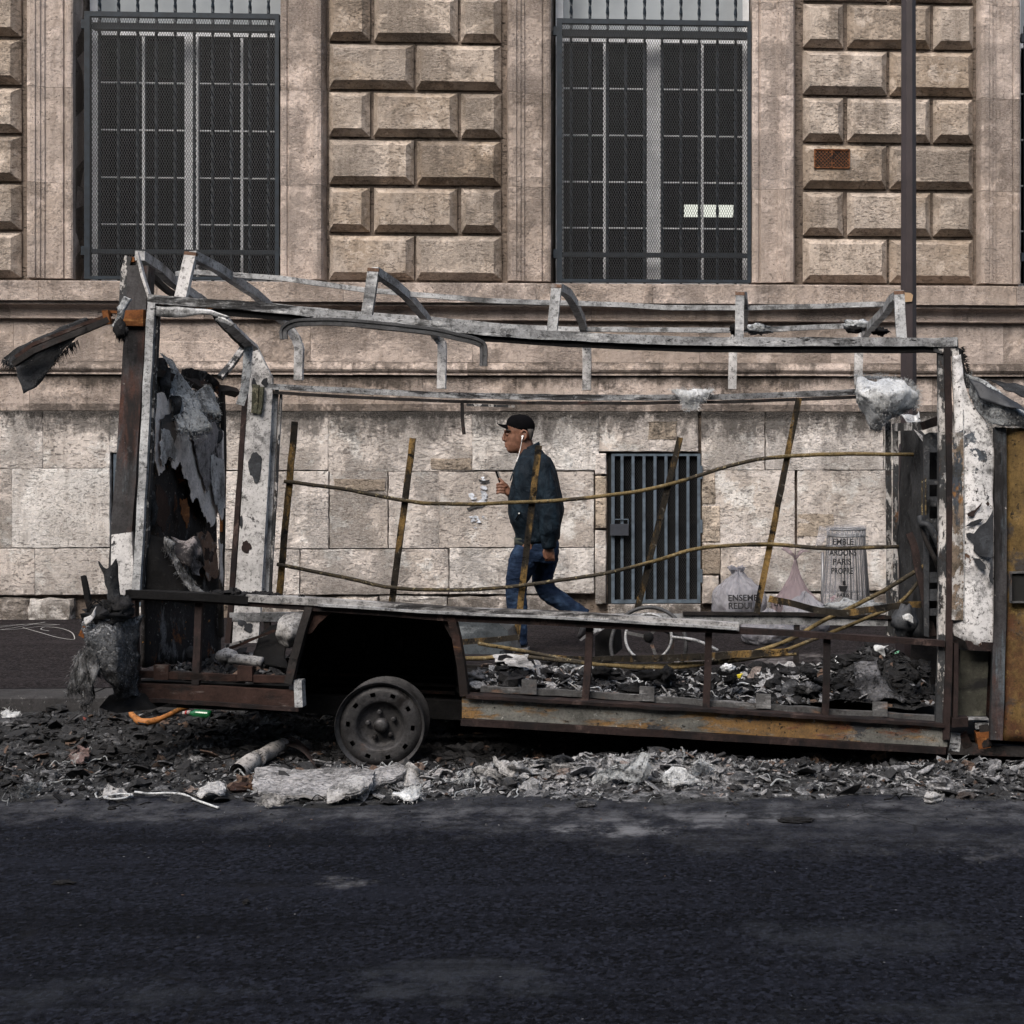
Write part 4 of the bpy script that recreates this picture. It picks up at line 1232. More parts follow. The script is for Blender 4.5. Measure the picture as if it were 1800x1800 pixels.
# header strut going back to the far corner, and the leaning brace
vbeam('rear_header', [P(388,557,7.5),P(405,575,7.9),P(428,596,8.5),P(446,612,8.9)], .035, .05, 'm_white', ref=(1,0,.4))
vbeam('rear_header', [P(380,557,7.5),P(398,578,7.9),P(420,600,8.5),P(434,614,8.9)], .022, .03, 'm_dark', ref=(1,0,.4))
vbeam('leaning_brace', [FR(432,606,-.05),FR(408,640,-.2),FR(387,664,-.3)], .036, .03, 'm_chips')
vbeam('rear_crossbar', [P(268,652,7.5),P(330,672,8.0),P(380,682,8.5),P(415,690,8.8)], .045, .04, 'm_dark')
vbeam('rear_inner_post', [P(391,688,8.55),P(393,800,8.55),P(391,940,8.55),P(388,1050,8.55),P(388,1120,8.55)], .024, .03, 'm_dark')
vbeam('rear_inner_post', [P(390,865,8.53),P(389,935,8.53)], .016, .01, 'm_rust')
vbeam('drooping_strip', [P(436,610,8.7),P(434,650,8.65),P(429,690,8.6),P(422,712,8.6)], .05, .006, 'fibre', jit=.008, step=.04)

# --- burnt rear wall, seen from inside
mb = MB()
patch(mb, [[P(262,640,7.52),P(284,636,7.7),P(300,668,7.9),P(322,690,8.1),P(352,680,8.3),P(384,700,8.52)],
           [P(258,780,7.5),P(286,790,7.72),P(308,790,7.92),P(330,792,8.12),P(360,794,8.34),P(386,800,8.52)],
           [P(256,930,7.48),P(285,930,7.7),P(308,930,7.9),P(332,930,8.1),P(360,930,8.32),P(385,935,8.5)],
           [P(250,1052,7.45),P(282,1052,7.7),P(306,1052,7.9),P(330,1052,8.1),P(358,1052,8.32),P(383,1055,8.5)]], 7, 10, .03, 3, .01, .012, 3, dirn=(-1,0,0))
bw(mb, 'rear_wall_panel', M['m_wall2'], van, True)
def RW(x, y, o=.03):
    t = (x-262)/126; Y = 7.5 + t*1.02; q = P(x, y, Y); q.x = -3.09 + t*.004 + o + (.0); q.z = CH - (y-HY)/F*Y; return q
def peel(name, pts, mat, seed, o=.035):
    r = random.Random(seed); out = []
    n_ = len(pts)
    for i in range(n_):
        a_, b_ = pts[i], pts[(i+1) % n_]
        for k in range(5):
            t = k/5; out.append((a_[0]+(b_[0]-a_[0])*t + r.uniform(-1.6,1.6), a_[1]+(b_[1]-a_[1])*t + r.uniform(-4,4)))
    mb = MB(); prism(mb, [RW(x, y, o) for x, y in out], (-.004, .0, 0)); return bw(mb, name, M[mat], van)
peel('peeling_paint', [(264,690),(300,695),(350,735),(384,760),(385,890),(380,915),(372,900),(362,928),(349,912),(340,895),(332,872),(324,884),(318,850),(309,838),(304,812),(292,826),(284,800),(276,822),(268,838),(262,812)], 'm_peel', 1)
peel('peeling_paint', [(318,700),(352,735),(372,760),(378,830),(366,868),(352,840),(346,868),(336,838),(326,800),(318,760)], 'm_wall', 11, .052)
peel('peeling_paint', [(350,800),(376,806),(380,880),(368,905),(358,880),(352,850)], 'm_white', 12, .058)
peel('peeling_paint', [(266,752),(280,760),(292,790),(288,812),(278,800),(270,822),(265,800)], 'm_white', 13, .052)
peel('peeling_paint', [(262,850),(276,862),(284,900),(274,935),(262,920)], 'm_sill2', 14, .04)
peel('peeling_paint', [(330,940),(352,935),(368,960),(372,1010),(352,1020),(336,985)], 'm_capr', 15, .038)
peel('peeling_paint', [(300,880),(312,878),(318,900),(314,930),(304,905)], 'm_rust', 2, .04)
peel('peeling_paint', [(346,962),(362,972),(358,990),(344,980)], 'm_sill2', 3, .04)
peel('peeling_paint', [(372,950),(380,960),(380,1030),(374,1020)], 'm_peel', 4, .04)
peel('peeling_paint', [(266,735),(285,725),(296,760),(284,800),(276,770),(270,790)], 'm_bare', 5, .045)
mb = MB()
patch(mb, [[P(255,1000,7.62),P(300,1000,7.95),P(345,1000,8.35),P(386,1000,8.6)],[P(255,1170,7.6),P(300,1168,7.95),P(345,1165,8.3),P(388,1160,8.6)]], 8, 10, .02, 5, .006, .02, 4, dirn=(-1,0,0))
bw(mb, 'cabinet_side', M['m_wall2'], van, True)
mb = MB()
patch(mb, [[P(262,880,7.63),P(300,850,7.9),P(330,840,8.0)],[P(258,960,7.6),P(300,930,7.85),P(318,930,8.0)],[P(258,1050,7.6),P(300,1040,7.85),P(330,1045,8.05)]], 8, 8, .03, 5, .012, .02, 5, dirn=(-1,0,0))
bw(mb, 'charred_lining', M['m_wall2'], van, True)
for nm, rows_, mt, fr_ in (
  ('fibre_flap', [[P(280,622,7.75),P(300,626,7.8),P(312,650,7.85)],[P(296,650,7.72),P(318,664,7.78),P(334,676,7.85)],[P(298,700,7.7),P(326,704,7.75),P(345,708,7.82)],[P(306,735,7.68),P(338,735,7.74),P(362,738,7.8)],[P(314,752,7.68),P(342,758,7.74),P(372,750,7.8)]], 'fibre', [P(314,752,7.67),P(342,758,7.73),P(370,752,7.79)]),
  ('fibre_flap', [[P(340,690,8.0),P(360,676,8.1),P(378,694,8.2)],[P(342,708,7.98),P(362,700,8.05),P(380,708,8.15)],[P(352,722,7.95),P(368,722,8.0),P(386,726,8.1)]], 'fibre', [P(352,722,7.94),P(386,727,8.08)]),
  ('burnt_board', [[P(318,652,7.9),P(345,648,8.1),P(375,664,8.3),P(386,684,8.4)],[P(316,668,7.9),P(342,668,8.1),P(370,678,8.3),P(382,700,8.4)]], 'm_wall2', None)):
    mb = MB(); patch(mb, rows_, 7, 6, .025, 8, .008, .01, 6)
    if fr_: fringe(mb, fr_, .05, 120, 7, .35)
    if mt == 'fibre': fuzz(mb, 900, .022, 9)
    bw(mb, nm, M[mt], van, True)
for k, (x0, x1, y0, y1, Y_) in enumerate(((284,300,640,720,7.62),(300,318,690,742,7.7),(372,384,740,800,8.35),(258,270,860,945,7.46),(322,336,700,732,7.9))):
    mb = MB(); patch(mb, [[P(x0,y0,Y_),P(x1,y0+4,Y_+.04)],[P(x0+3,(y0+y1)/2,Y_-.03),P(x1+2,(y0+y1)/2+3,Y_)],[P(x0+6,y1,Y_),P(x1-4,y1-6,Y_+.03)]], 6, 7, .03, 9, .012, .006, 70+k); fuzz(mb, 120, .02, k); bw(mb, 'charred_shred', M['fibre_dark'], van, True)
# torn black sheet and curled lining above the waist rail
mb = MB()
patch(mb, [[P(248,938,7.36),P(262,936,7.4),P(285,944,7.45),P(302,956,7.5)],
           [P(242,980,7.36),P(272,975,7.38),P(300,985,7.45),P(322,1000,7.5)],
           [P(238,1020,7.36),P(275,1020,7.38),P(312,1025,7.42),P(345,1030,7.5)],
           [P(236,1052,7.36),P(280,1054,7.38),P(330,1058,7.42),P(375,1062,7.5)]], 7, 6, .02, 5, .008, .01, 8)
bw(mb, 'torn_black_sheet', M['m_black'], van, True)
mb = MB()
patch(mb, [[P(296,940,7.5),P(318,952,7.5),P(336,946,7.52),P(350,958,7.55),P(364,992,7.6)],
           [P(300,956,7.46),P(318,970,7.46),P(336,972,7.48),P(348,985,7.55),P(356,1000,7.6)],
           [P(312,990,7.44),P(322,992,7.44),P(332,1000,7.46),P(344,1010,7.55),P(352,1012,7.6)]], 6, 6, .03, 9, .006, .01, 9)
bw(mb, 'curled_lining', M['m_wall'], van, True)
mb = MB()
patch(mb, [[P(290,940,7.42),P(304,946,7.42)],[P(300,975,7.4),P(314,985,7.42)],[P(316,1010,7.4),P(330,1005,7.42)],[P(330,1030,7.4),P(350,1030,7.42)],[P(352,1056,7.4),P(378,1058,7.42)]], 5, 6, .03, 9, .01, .012, 10)
fuzz(mb, 400, .03, 10); bw(mb, 'torn_edge', M['fibre_mid'], van, True)

# --- waist rails
vbeam('waist_rail', [N(228,1048),N(330,1052),N(440,1060),N(600,1071),N(800,1086),N(1000,1095),N(1160,1104),N(1300,1108),N(1480,1119),N(1660,1131)], .030, .06, 'm_brownred', step=.12)
vbeam('rail_cap', [N(436,1050,-.01),N(520,1055,-.01),N(600,1060,-.01),N(800,1074,-.01),N(1000,1082,-.01),N(1150,1091,-.01),N(1299,1101,-.01)], .038, .07, 'm_cap', step=.1, jit=.004)
vbeam('rail_cap_edge', [N(560,1064,-.05),N(800,1078,-.05),N(1000,1087,-.05),N(1150,1096,-.05),N(1296,1105,-.05)], .012, .02, 'm_grey', step=.15)
vbeam('waist_rail', [N(226,1043,-.01),N(300,1046,-.01),N(380,1050,-.01),N(440,1054,-.01)], .04, .07, 'm_black', step=.1)
vbeam('far_waist_rail', [FR(406,1084),FR(520,1084),FR(800,1086),FR(1200,1087),FR(1560,1092)], .055, .05, 'm_grey', step=.15)
vbeam('far_waist_rail', [FR(1200,1078,-.03),FR(1400,1079,-.03),FR(1575,1085,-.03)], .02, .03, 'm_dark', step=.15)
vbeam('far_lower_rail', [FR(406,1165),FR(800,1175),FR(1200,1185),FR(1640,1195)], .05, .05, 'm_dark', step=.2)

# --- uprights below the waist
for a, b in (((350,1058),(345,1203)), ((1037,1096),(1029,1232)), ((1246,1106),(1241,1244)), ((1454,1118),(1450,1262))):
    vbeam('lower_upright', [N(*a, .02), N((a[0]+b[0])/2+1, (a[1]+b[1])/2, .02), N(*b, .02)], .036, .03, 'm_brownred', jit=.003)
for a, b in (((1401,1095),(1399,1190)), ((1180,1092),(1180,1190)), ((900,1090),(900,1180)), ((640,1088),(640,1170)), ((470,1085),(470,1170))):
    vbeam('far_upright', [FR(*a), FR(*b)], .036, .03, 'm_dark')
# --- rear sill
vplate('rear_sill', [N(238,1202,-.01),N(380,1207,-.01),N(528,1216,-.01),N(524,1243,-.01),N(380,1233,-.01),N(242,1227,-.01)], (0,.04,0), 'm_sill2')
vbeam('sill_lip', [N(240,1229),N(380,1236),N(528,1246)], .02, .05, 'm_brownred')
vbeam('floor_edge', [N(240,1184,.02),N(380,1190,.02),N(520,1194,.02)], .034, .03, 'm_sill2', jit=.005, step=.05)
vplate('sill_end', [N(516,1196,-.02),N(530,1196,-.02),N(532,1243,-.02),N(518,1244,-.02)], (0,.06,0), 'm_grey')
for x, y in ((283,1182),(430,1184)):
    vplate('sill_tab', [N(x-13,y-13,-.0),N(x+13,y-12,-.0),N(x+13,y+13,-.0),N(x-13,y+13,-.0)], (0,.03,0), 'm_sill2')
# --- main sill
vplate('main_sill', [N(812,1226,-.012),N(1100,1243,-.012),N(1400,1262,-.012),N(1666,1279,-.012),N(1665,1313,-.012),N(1400,1297,-.012),N(1100,1279,-.012),N(812,1262,-.012)], (0,.04,0), 'm_sill')
vbeam('sill_lip', [N(812,1268),N(1100,1285),N(1400,1303),N(1662,1319)], .034, .05, 'm_brownred', step=.2)
vbeam('floor_edge', [N(822,1222,-.0),N(1100,1238,-.0),N(1400,1257,-.0),N(1660,1273,-.0)], .016, .09, 'm_brownred', jit=.006, step=.05)
vbeam('floor_channel', [N(845,1211,.07),N(1000,1218,.07),N(1240,1235,.07),N(1450,1250,.07),N(1650,1263,.07)], .030, .03, 'm_dull', jit=.006, step=.06)
for x, y in ((930,1208),(1137,1220),(1342,1233),(1547,1247)):
    vplate('sill_tab', [N(x-13,y-13,.03),N(x+13,y-12,.03),N(x+13,y+13,.03),N(x-13,y+12,.03)], (0,.02,0), 'm_dull')

# --- wheel arch and its black box
vbeam('arch_post', [N(545,1066,-.01),N(533,1105,-.01),N(518,1160,-.01),N(508,1202,-.01)], .040, .05, 'm_dark')
vbeam('arch_post', [N(795,1084,-.01),N(803,1120,-.01),N(812,1170,-.01),N(817,1222,-.01)], .040, .05, 'm_sill2')
vplate('arch_gusset', [N(552,1070,.0),N(585,1074,.0),N(560,1096,.0),N(548,1112,.0),N(540,1115,.0)], (0,.02,0), 'm_sill2')
vplate('arch_gusset', [N(765,1084,.0),N(794,1086,.0),N(804,1130,.0),N(792,1120,.0),N(780,1098,.0)], (0,.02,0), 'm_sill2')
mb = MB()
bk = 7.86
q = [N(548,1070,.03),N(792,1084,.03),N(820,1225,.03),N(820,1262,.03),N(508,1250,.03),N(506,1200,.03)]
qb = [P(p[0], p[1], bk) for p in ((556,1072),(780,1086),(806,1225),(806,1248),(520,1240),(520,1200))]
n6 = len(q)
mb.add([Vector(p) for p in q] + qb, [tuple(range(n6, 2*n6))[::-1], (0,1,n6+1,n6), (1,2,n6+2,n6+1), (5,0,n6,2*n6-1)])
bw(mb, 'wheel_box', M['m_black'], van)
for k in range(3):
    vbeam('box_seam', [P(560+k*2,1185+k*13,bk-.02),P(800,1192+k*13,bk-.02)], .015, .015, 'm_dark')
for x in (640,672,705): vbeam('box_slot', [P(x,1115,bk-.02),P(x,1140,bk-.02)], .012, .012, 'm_dark')

# --- the wheel
whl = empty('wheel'); whl.parent = van
WC = P(668, 1277, 7.25); whl.location = WC - Vector(van.location)
WRAD = .222
def lathe(prof, n=48, y0=0.0):
    """prof [(r, y)] revolved about the local Y axis"""
    vs, fs = [], []
    m = len(prof)
    for i in range(n):
        a = 2*math.pi*i/n
        for r, y in prof: vs.append((r*math.cos(a), y + y0, r*math.sin(a)))
    for i in range(n):
        for j in range(m-1):
            a, b = i*m+j, ((i+1) % n)*m+j
            fs.append((a, a+1, b+1, b))
    return vs, fs
def wpart(vs, fs, name, mat, smooth=True, xf=None):
    mb = MB(); mb.add([(xf @ Vector(v)) if xf else v for v in vs], fs)
    o = mb.build(name, M[mat], whl, smooth); return o
yw = Matrix.Rotation(R(5), 4, 'Z')
v_, f_ = lathe([(.222,-.008),(.226,.0),(.222,.008),(.208,.012),(.204,.05),(.192,.085),(.192,.125),(.204,.145),(.207,.178),(.224,.184),(.226,.19),(.221,.195)], 64)
wpart(v_, f_, 'rim', 'wheel', xf=yw)
# disc with hand holes: build as ring grid and drop the hole cells
prof_d = [(.205,.030),(.198,.022),(.182,.012),(.172,.010),(.152,.010),(.143,.012),(.128,.010),(.120,.018),(.112,.038),(.104,.052),(.085,.056),(.0,.056)]
v_, f_ = lathe(prof_d, 80)
m_ = len(prof_d)
keep = []
for f in f_:
    c = sum((Vector(v_[i]) for i in f), Vector())/4
    a = math.degrees(math.atan2(c.z, c.x)) % 360
    rr = math.hypot(c.x, c.z)
    k = (a - 12) % 36
    if .150 < rr < .174 and abs(k - 18) < 5.2: continue
    keep.append(f)
wpart(v_, keep, 'wheel_disc', 'wheel', xf=yw)
v_, f_ = lathe([(.036,.050),(.036,.02),(.030,.008),(.018,.004),(0,.003)], 24); wpart(v_, f_, 'hub_cap', 'wheel', xf=yw)
for k in range(5):
    a = R(72*k + 25)
    v_, f_ = lathe([(.013,.056),(.013,.03),(.008,.026),(0,.026)], 6)
    T = yw @ Matrix.Translation((.068*math.cos(a), 0, .068*math.sin(a)))
    wpart(v_, f_, 'wheel_nut', 'wheel', False, T)
v_, f_ = lathe([(.203,.190),(.10,.19),(.0,.19)], 32); wpart(v_, f_, 'brake_back', 'm_black', xf=yw)
v_, f_ = lathe([(.13,.07),(.13,.16),(.0,.16)], 32); wpart(v_, f_, 'brake_drum', 'm_dark', xf=yw)
# running gear under the floor
vbeam('axle', [P(668,1277,7.45),P(672,1270,8.8)], .09, .09, 'm_black', ref=(0,0,1))
v_, f_ = lathe([(.20,.0),(.222,.0),(.222,.16),(.0,.16)], 32); mb = MB(); c = P(690,1250,8.62); mb.add([Vector(v)+c for v in v_], f_); bw(mb, 'far_wheel', M['m_black'], van, True)
for yy in (7.7, 8.55): vbeam('chassis_beam', [P(236,1222,yy),P(900,1252,yy),P(1700,1300,yy)], .10, .06, 'm_black', step=.5)
# the floor pan
mb = MB()
fl = [P(238,1196,7.36),P(508,1206,7.36),P(508,1168,8.9),P(412,1162,8.9)]
prism(mb, fl, (0,0,-.03)); bw(mb, 'floor_pan', M['m_black'], van)
fl2 = [P(818,1222,7.34),P(1658,1272,7.34),P(1600,1200,8.95),P(770,1172,8.95)]
mb = MB(); prism(mb, fl2, (0,0,-.03)); bw(mb, 'floor_pan', M['m_black'], van)
mb = MB(); prism(mb, [P(556,1074,bk),P(780,1088,bk),P(770,1172,8.95),P(500,1166,8.95)][::1], (0,0,-.02)); bw(mb, 'floor_pan', M['m_black'], van)

# --- burnt rear bumper bulk on the left
mb = MB()
patch(mb, [[P(148,1088,7.05),P(172,1070,7.1),P(200,1078,7.1),P(236,1082,7.2)],
           [P(148,1120,7.0),P(175,1118,7.0),P(205,1118,7.03),P(238,1125,7.2)],
           [P(152,1150,7.0),P(178,1160,6.98),P(210,1165,7.0),P(240,1170,7.2)],
           [P(170,1178,7.05),P(190,1195,7.02),P(215,1200,7.02),P(242,1205,7.2)],
           [P(192,1195,7.1),P(205,1225,7.1),P(225,1228,7.12),P(243,1228,7.2)]], 9, 9, .035, 6, .02, .04, 11)
fringe(mb, [P(150,1150,7),P(175,1185,7)], .06, 80, 9, .6)
M['m_spk'] = layered('grey_speckled_scorched_fabric', (.10,.105,.115), [((.30,.31,.33), 40, .50, .08, A1), ((.02,.02,.023), 3, .50, .12, A1), ((.45,.46,.48), 75, .56, .08, A1)], .95, 0, 1.3, 51.0, .2, .01)
fuzz(mb, 1500, .022, 8); bw(mb, 'burnt_bumper', M['m_spk'], van, True)
for rows_ in ([[P(150,1138,7.0),P(160,1145,6.98)],[P(134,1160,7.0),P(158,1165,6.97)],[P(126,1185,7.0),P(152,1190,6.97)],[P(119,1215,7.0),P(142,1205,6.98)]],
              [[P(158,1140,6.98),P(172,1150,6.97)],[P(150,1175,6.98),P(172,1178,6.96)],[P(145,1205,6.98),P(166,1208,6.96)],[P(143,1236,6.98),P(160,1226,6.97)]]):
    mb = MB(); patch(mb, rows_, 7, 7, .02, 7, .008, .012, 12); fringe(mb, [rows_[-1][0], rows_[-1][1]], .05, 50, 12, .4); fringe(mb, [rows_[1][0], rows_[0][0]], .03, 50, 13, .8); fuzz(mb, 700, .035, 7, down=-1.2); bw(mb, 'bumper_flap', M['fibre_mid'], van, True)
mb = MB(); patch(mb, [[P(122,1196,7.05),P(160,1190,7.03)],[P(140,1222,7.05),P(162,1222,7.03)],[P(152,1228,7.05),P(156,1232,7.03)]], 6, 6, .02, 7, .006, .012, 13); bw(mb, 'bumper_flap', M['m_black'], van, True)
for rows_ in ([[P(170,988,7.2),P(183,1000,7.2),P(198,984,7.22)],[P(180,1010,7.2),P(190,1012,7.2),P(203,1008,7.22)],[P(188,1050,7.2),P(200,1052,7.2),P(212,1052,7.22)],[P(192,1086,7.2),P(205,1088,7.2),P(216,1090,7.22)]],):
    mb = MB(); patch(mb, rows_, 7, 9, .02, 6, .01, .015, 14); bw(mb, 'charred_strip', M['fibre_dark'], van, True)
vbeam('charred_stick', [P(147,1013,7.15),P(150,1030,7.14),P(156,1060,7.13),P(165,1088,7.13)], .022, .02, 'm_black', jit=.008, step=.02)
for k in range(5):
    r_ = random.Random(k)
    q = [P(158+k*6,1090,7.1),P(150+k*12+r_.uniform(-6,6),1070,7.08),P(160+k*8+r_.uniform(-8,8),1056,7.1),P(176+k*6,1062+r_.uniform(-6,6),7.1)]
    vbeam('charred_wire', spline(q, 5), .006, .006, 'm_black', jit=.002, step=.02)
mb = MB(); lump(mb, P(185,1082,7.12), (.10,.08,.055), 4, .6, 3, 22, 14); lump(mb, P(212,1070,7.15), (.06,.06,.06), 8, .6, 3, 18, 12); bw(mb, 'charred_heap', M['char'], van, True)
mb = MB(); patch(mb, [[P(147,1086,7.02),P(160,1080,7.02),P(170,1066,7.04)],[P(150,1098,7.0),P(160,1092,7.0),P(168,1080,7.03)]], 5, 4, .01, 9, .005, .006, 15); bw(mb, 'bent_white_trim', M['ashpale'], van, True)
vbeam('bumper_bracket', [P(146,1108,7.05),P(160,1115,7.05)], .05, .05, 'm_rust', jit=.006)
mb = MB(); prism(mb, [P(192,1222,7.15),P(245,1222,7.2),P(268,1247,7.2),P(205,1254,7.1),P(174,1244,7.1)], (0,.35,-.01)); bw(mb, 'bumper_base', M['m_black'], van)

# --- front bulkhead and door pillar
vbeam('far_front_post', [FR(1561,742),FR(1562,900),FR(1563,1118)], .034, .04, 'm_chips', jit=.004, step=.05)
vbeam('far_front_post', [FR(1574,748,-.02),FR(1574,900,-.02),FR(1573,1118,-.02)], .032, .03, 'm_chips', jit=.004, step=.05)
mb = MB()
patch(mb, [[P(1580,752,8.9),P(1603,752,8.6),P(1626,770,8.2)],[P(1580,860,8.9),P(1602,860,8.6),P(1624,860,8.2)],[P(1580,980,8.9),P(1602,980,8.6),P(1624,980,8.2)],[P(1580,1115,8.9),P(1604,1118,8.6),P(1626,1122,8.2)]], 6, 10, .02, 4, .004, .02, 16, dirn=(1,0,0))
M['m_bulk'] = layered('sooty_mottled_bulkhead', (.055, .056, .060), [((.20, .185, .18), 4, .60, .1, (1,1,.6)), ((.26, .24, .2), 24, .63, .03, A1), ((.012, .012, .013), 4, .5, .12, A1)], .85, 0, 1.0, 27.0, .3)
bw(mb, 'bulkhead', M['m_bulk'], van, True)
# perforated pillar: two stiles and webs between the holes
M['m_perf'] = layered('blue_black_perforated_steel', (.075, .08, .09), [((.2, .2, .205), 18, .57, .08, A1), ((.015, .016, .018), 5, .5, .15, A1)], .6, .2, .8, 28.0, .2)
Yp = 7.75
def PP(x, y, d=0): return P(x, y, Yp + d)
pl = empty('perforated_pillar'); pl.parent = van; pl.location = PP(1640, 950) - Vector(van.location)
for a, b in ((1624,1634),(1648,1657)):
    mb = MB(); prism(mb, [PP(a,765),PP(b,760),PP(b-1,1120),PP(a+1,1118)], (0,.03,0)); bw(mb, 'pillar_stile', M['m_perf'], pl)
ys = [760, 795, 843, 852, 873, 890, 912, 938, 1006, 1024, 1036, 1056, 1070, 1082, 1125]
for a, b in zip(ys[0::2], ys[1::2]):
    mb = MB(); prism(mb, [PP(1634,a,.004),PP(1648,a,.004),PP(1648,b,.004),PP(1634,b,.004)], (0,.02,0)); bw(mb, 'pillar_web', M['m_perf'], pl)
mb = MB(); prism(mb, [PP(1626,765,.09),PP(1656,765,.09),PP(1656,1120,.09),PP(1626,1118,.09)], (0,.02,0)); bw(mb, 'pillar_back', M['m_black'], pl)
vbeam('seat_belt_rod', [P(1621,910,7.72),P(1621,845,7.72),P(1627,840,7.72),P(1627,905,7.72)], .008, .008, 'm_rod', step=.05, jit=.001)
vbeam('burnt_hose', spline([P(1617,908,7.7),P(1620,920,7.68),P(1632,924,7.66),P(1644,945,7.66),P(1656,970,7.68)], 5), .03, .03, 'm_perf', prof=circ(.018,8), step=.04, smooth=True)
vbeam('burnt_hose', spline([P(1618,918,7.72),P(1628,950,7.7),P(1645,985,7.7),P(1655,1010,7.72)], 5), .03, .03, 'm_dark', prof=circ(.014,8), step=.04, smooth=True)
vbeam('burnt_lever', spline([P(1598,938,7.9),P(1606,960,7.88),P(1614,1000,7.86),P(1626,1055,7.82),P(1640,1118,7.8)], 5), .04, .03, 'm_brownred', step=.06)
vbeam('cross_strap', [P(1570,752,8.6),P(1595,750,8.2),P(1623,748,7.9)], .045, .02, 'm_chips')
vbeam('cross_strap', [P(1622,748,7.85),P(1656,738,7.5)], .045, .02, 'm_brownred')
mb = MB(); patch(mb, [[P(1583,728,8.3),P(1606,730,8.3),P(1612,722,8.3)],[P(1596,744,8.25),P(1615,750,8.25),P(1622,745,8.25)]], 5, 5, .015, 9, .006, .006, 17); bw(mb, 'bent_flashing', M['m_grey'], van, True)
vplate('bent_flashing', [P(1606,754,8.0),P(1622,766,7.95),P(1622,776,7.95)], (0,.01,0), 'm_pillar')
mb = MB(); lump(mb, P(1590,1092,8.1), (.07,.06,.09), 6, .5, 2.4, 18, 12); bw(mb, 'charred_bundle', M['m_perf'], van, True)
mb = MB(); patch(mb, [[P(1586,1082,8.0),P(1598,1080,8.0),P(1606,1086,8.0)],[P(1590,1092,7.99),P(1600,1092,7.99),P(1607,1096,8.0)]], 5, 4, .015, 9, .008, .006, 18); bw(mb, 'ash_flap', M['fibre_pale'], van, True)
# near door pillar: dark post, strips, white skin
vbeam('door_post', [N(1655,612,.03),N(1657,800,.03),N(1657,1000,.03),N(1655,1150,.03),N(1651,1290,.03)], .044, .06, 'm_chips', jit=.003, step=.08)
vbeam('door_post', [N(1664,612,.0),N(1668,800,.0),N(1669,1000,.0),N(1667,1150,.0),N(1662,1300,.0)], .034, .06, 'm_brownred', jit=.003, step=.1)
mb = MB()
patch(mb, [[N(1674,626,-.01),N(1683,624,-.015),N(1690,622,-.01)],
           [N(1676,700,-.01),N(1689,700,-.025),N(1703,700,-.01)],
           [N(1677,760,-.01),N(1705,762,-.035),N(1744,768,-.01)],
           [N(1677,880,-.01),N(1712,880,-.04),N(1746,880,-.01)],
           [N(1678,1010,-.01),N(1712,1010,-.04),N(1747,1010,-.01)],
           [N(1673,1098,-.01),N(1710,1112,-.04),N(1746,1128,-.01)],
           [N(1676,1118,-.01),N(1712,1134,-.03),N(1742,1140,-.01)]], 10, 9, .006, 3, .003, .012, 19)
bw(mb, 'door_pillar_skin', M['m_pillar'], van, True)
vbeam('pillar_bead', [N(1693,720,-.025),N(1694,900,-.035),N(1694,1095,-.03)], .006, .012, 'm_grey')
M['m_gutter'] = layered('rust_and_white_gutter', (.22, .17, .13), [((.52, .5, .49), 12, .50, .03, (1,1,.6)), ((.05, .06, .075), 5, .52, .03, (1,1,.4)), ((.22, .11, .04), 7, .56, .08, (1,1,.5))], .7, 0, .8, 29.0, .15)
vbeam('pillar_gutter', [N(1683,760,-.028),N(1684,900,-.034),N(1683,1090,-.03)], .058, .014, 'm_gutter', step=.1)
# big burnt-off areas on the skin
def curl(pts, mat, name='burnt_patch', d=-.055):
    mb = MB(); prism(mb, [N(x, y, d) for x, y in pts], (0,.003,0)); return bw(mb, name, M[mat], van)
curl([(1746,925),(1746,978),(1738,980),(1722,977),(1711,968),(1712,958),(1708,952),(1699,944),(1698,938),(1704,936),(1712,938),(1722,925),(1733,918),(1742,904),(1746,895)], 'm_bare', d=-.05)
curl([(1745,978),(1746,1028),(1740,1022),(1738,1012),(1741,1000),(1741,984)], 'm_bare', d=-.045)
curl([(1711,981),(1722,982),(1732,992),(1734,1000),(1728,1002),(1719,996),(1713,988)], 'm_bare', d=-.055)
curl([(1696,926),(1706,918),(1722,912),(1728,913),(1724,918),(1708,924)], 'm_bare', d=-.053)
curl([(1700,903),(1708,898),(1714,896),(1722,888),(1727,882),(1724,890),(1715,900),(1712,908),(1702,908)], 'm_brownred', d=-.053)
curl([(1733,885),(1737,881),(1740,886),(1737,891)], 'm_brownred', d=-.05)
vplate('skin_hem', [N(1697,1126,-.035),N(1746,1130,-.03),N(1744,1145,-.02),N(1702,1143,-.03)], (0,.02,0), 'm_brownred')
vplate('front_box_back', [N(1680,1140,.12),N(1742,1145,.12),N(1740,1262,.12),N(1680,1262,.12)], (0,.02,0), 'm_dark')
M['m_inner'] = layered('olive_smoked_panel', (.075, .075, .062), [((.16, .16, .13), 6, .55, .2, A1), ((.02, .02, .022), 2.6, .5, .12, (.5,1,1.5))], .5, .3, .4, 30.0, .15)
vplate('front_box_panel', [N(1688,1142,.06),N(1738,1146,.06),N(1733,1258,.06),N(1682,1260,.06)], (0,.01,0), 'm_inner')
vbeam('front_box_edge', [N(1680,1130,-.0),N(1678,1266,-.0)], .022, .06, 'm_brownred')
vbeam('front_box_sill', [N(1672,1268,-.0),N(1700,1268,-.0)], .045, .08, 'm_brownred')
vbeam('front_box_sill', [N(1680,1262,.04),N(1736,1262,.04)], .008, .06, 'm_grey')
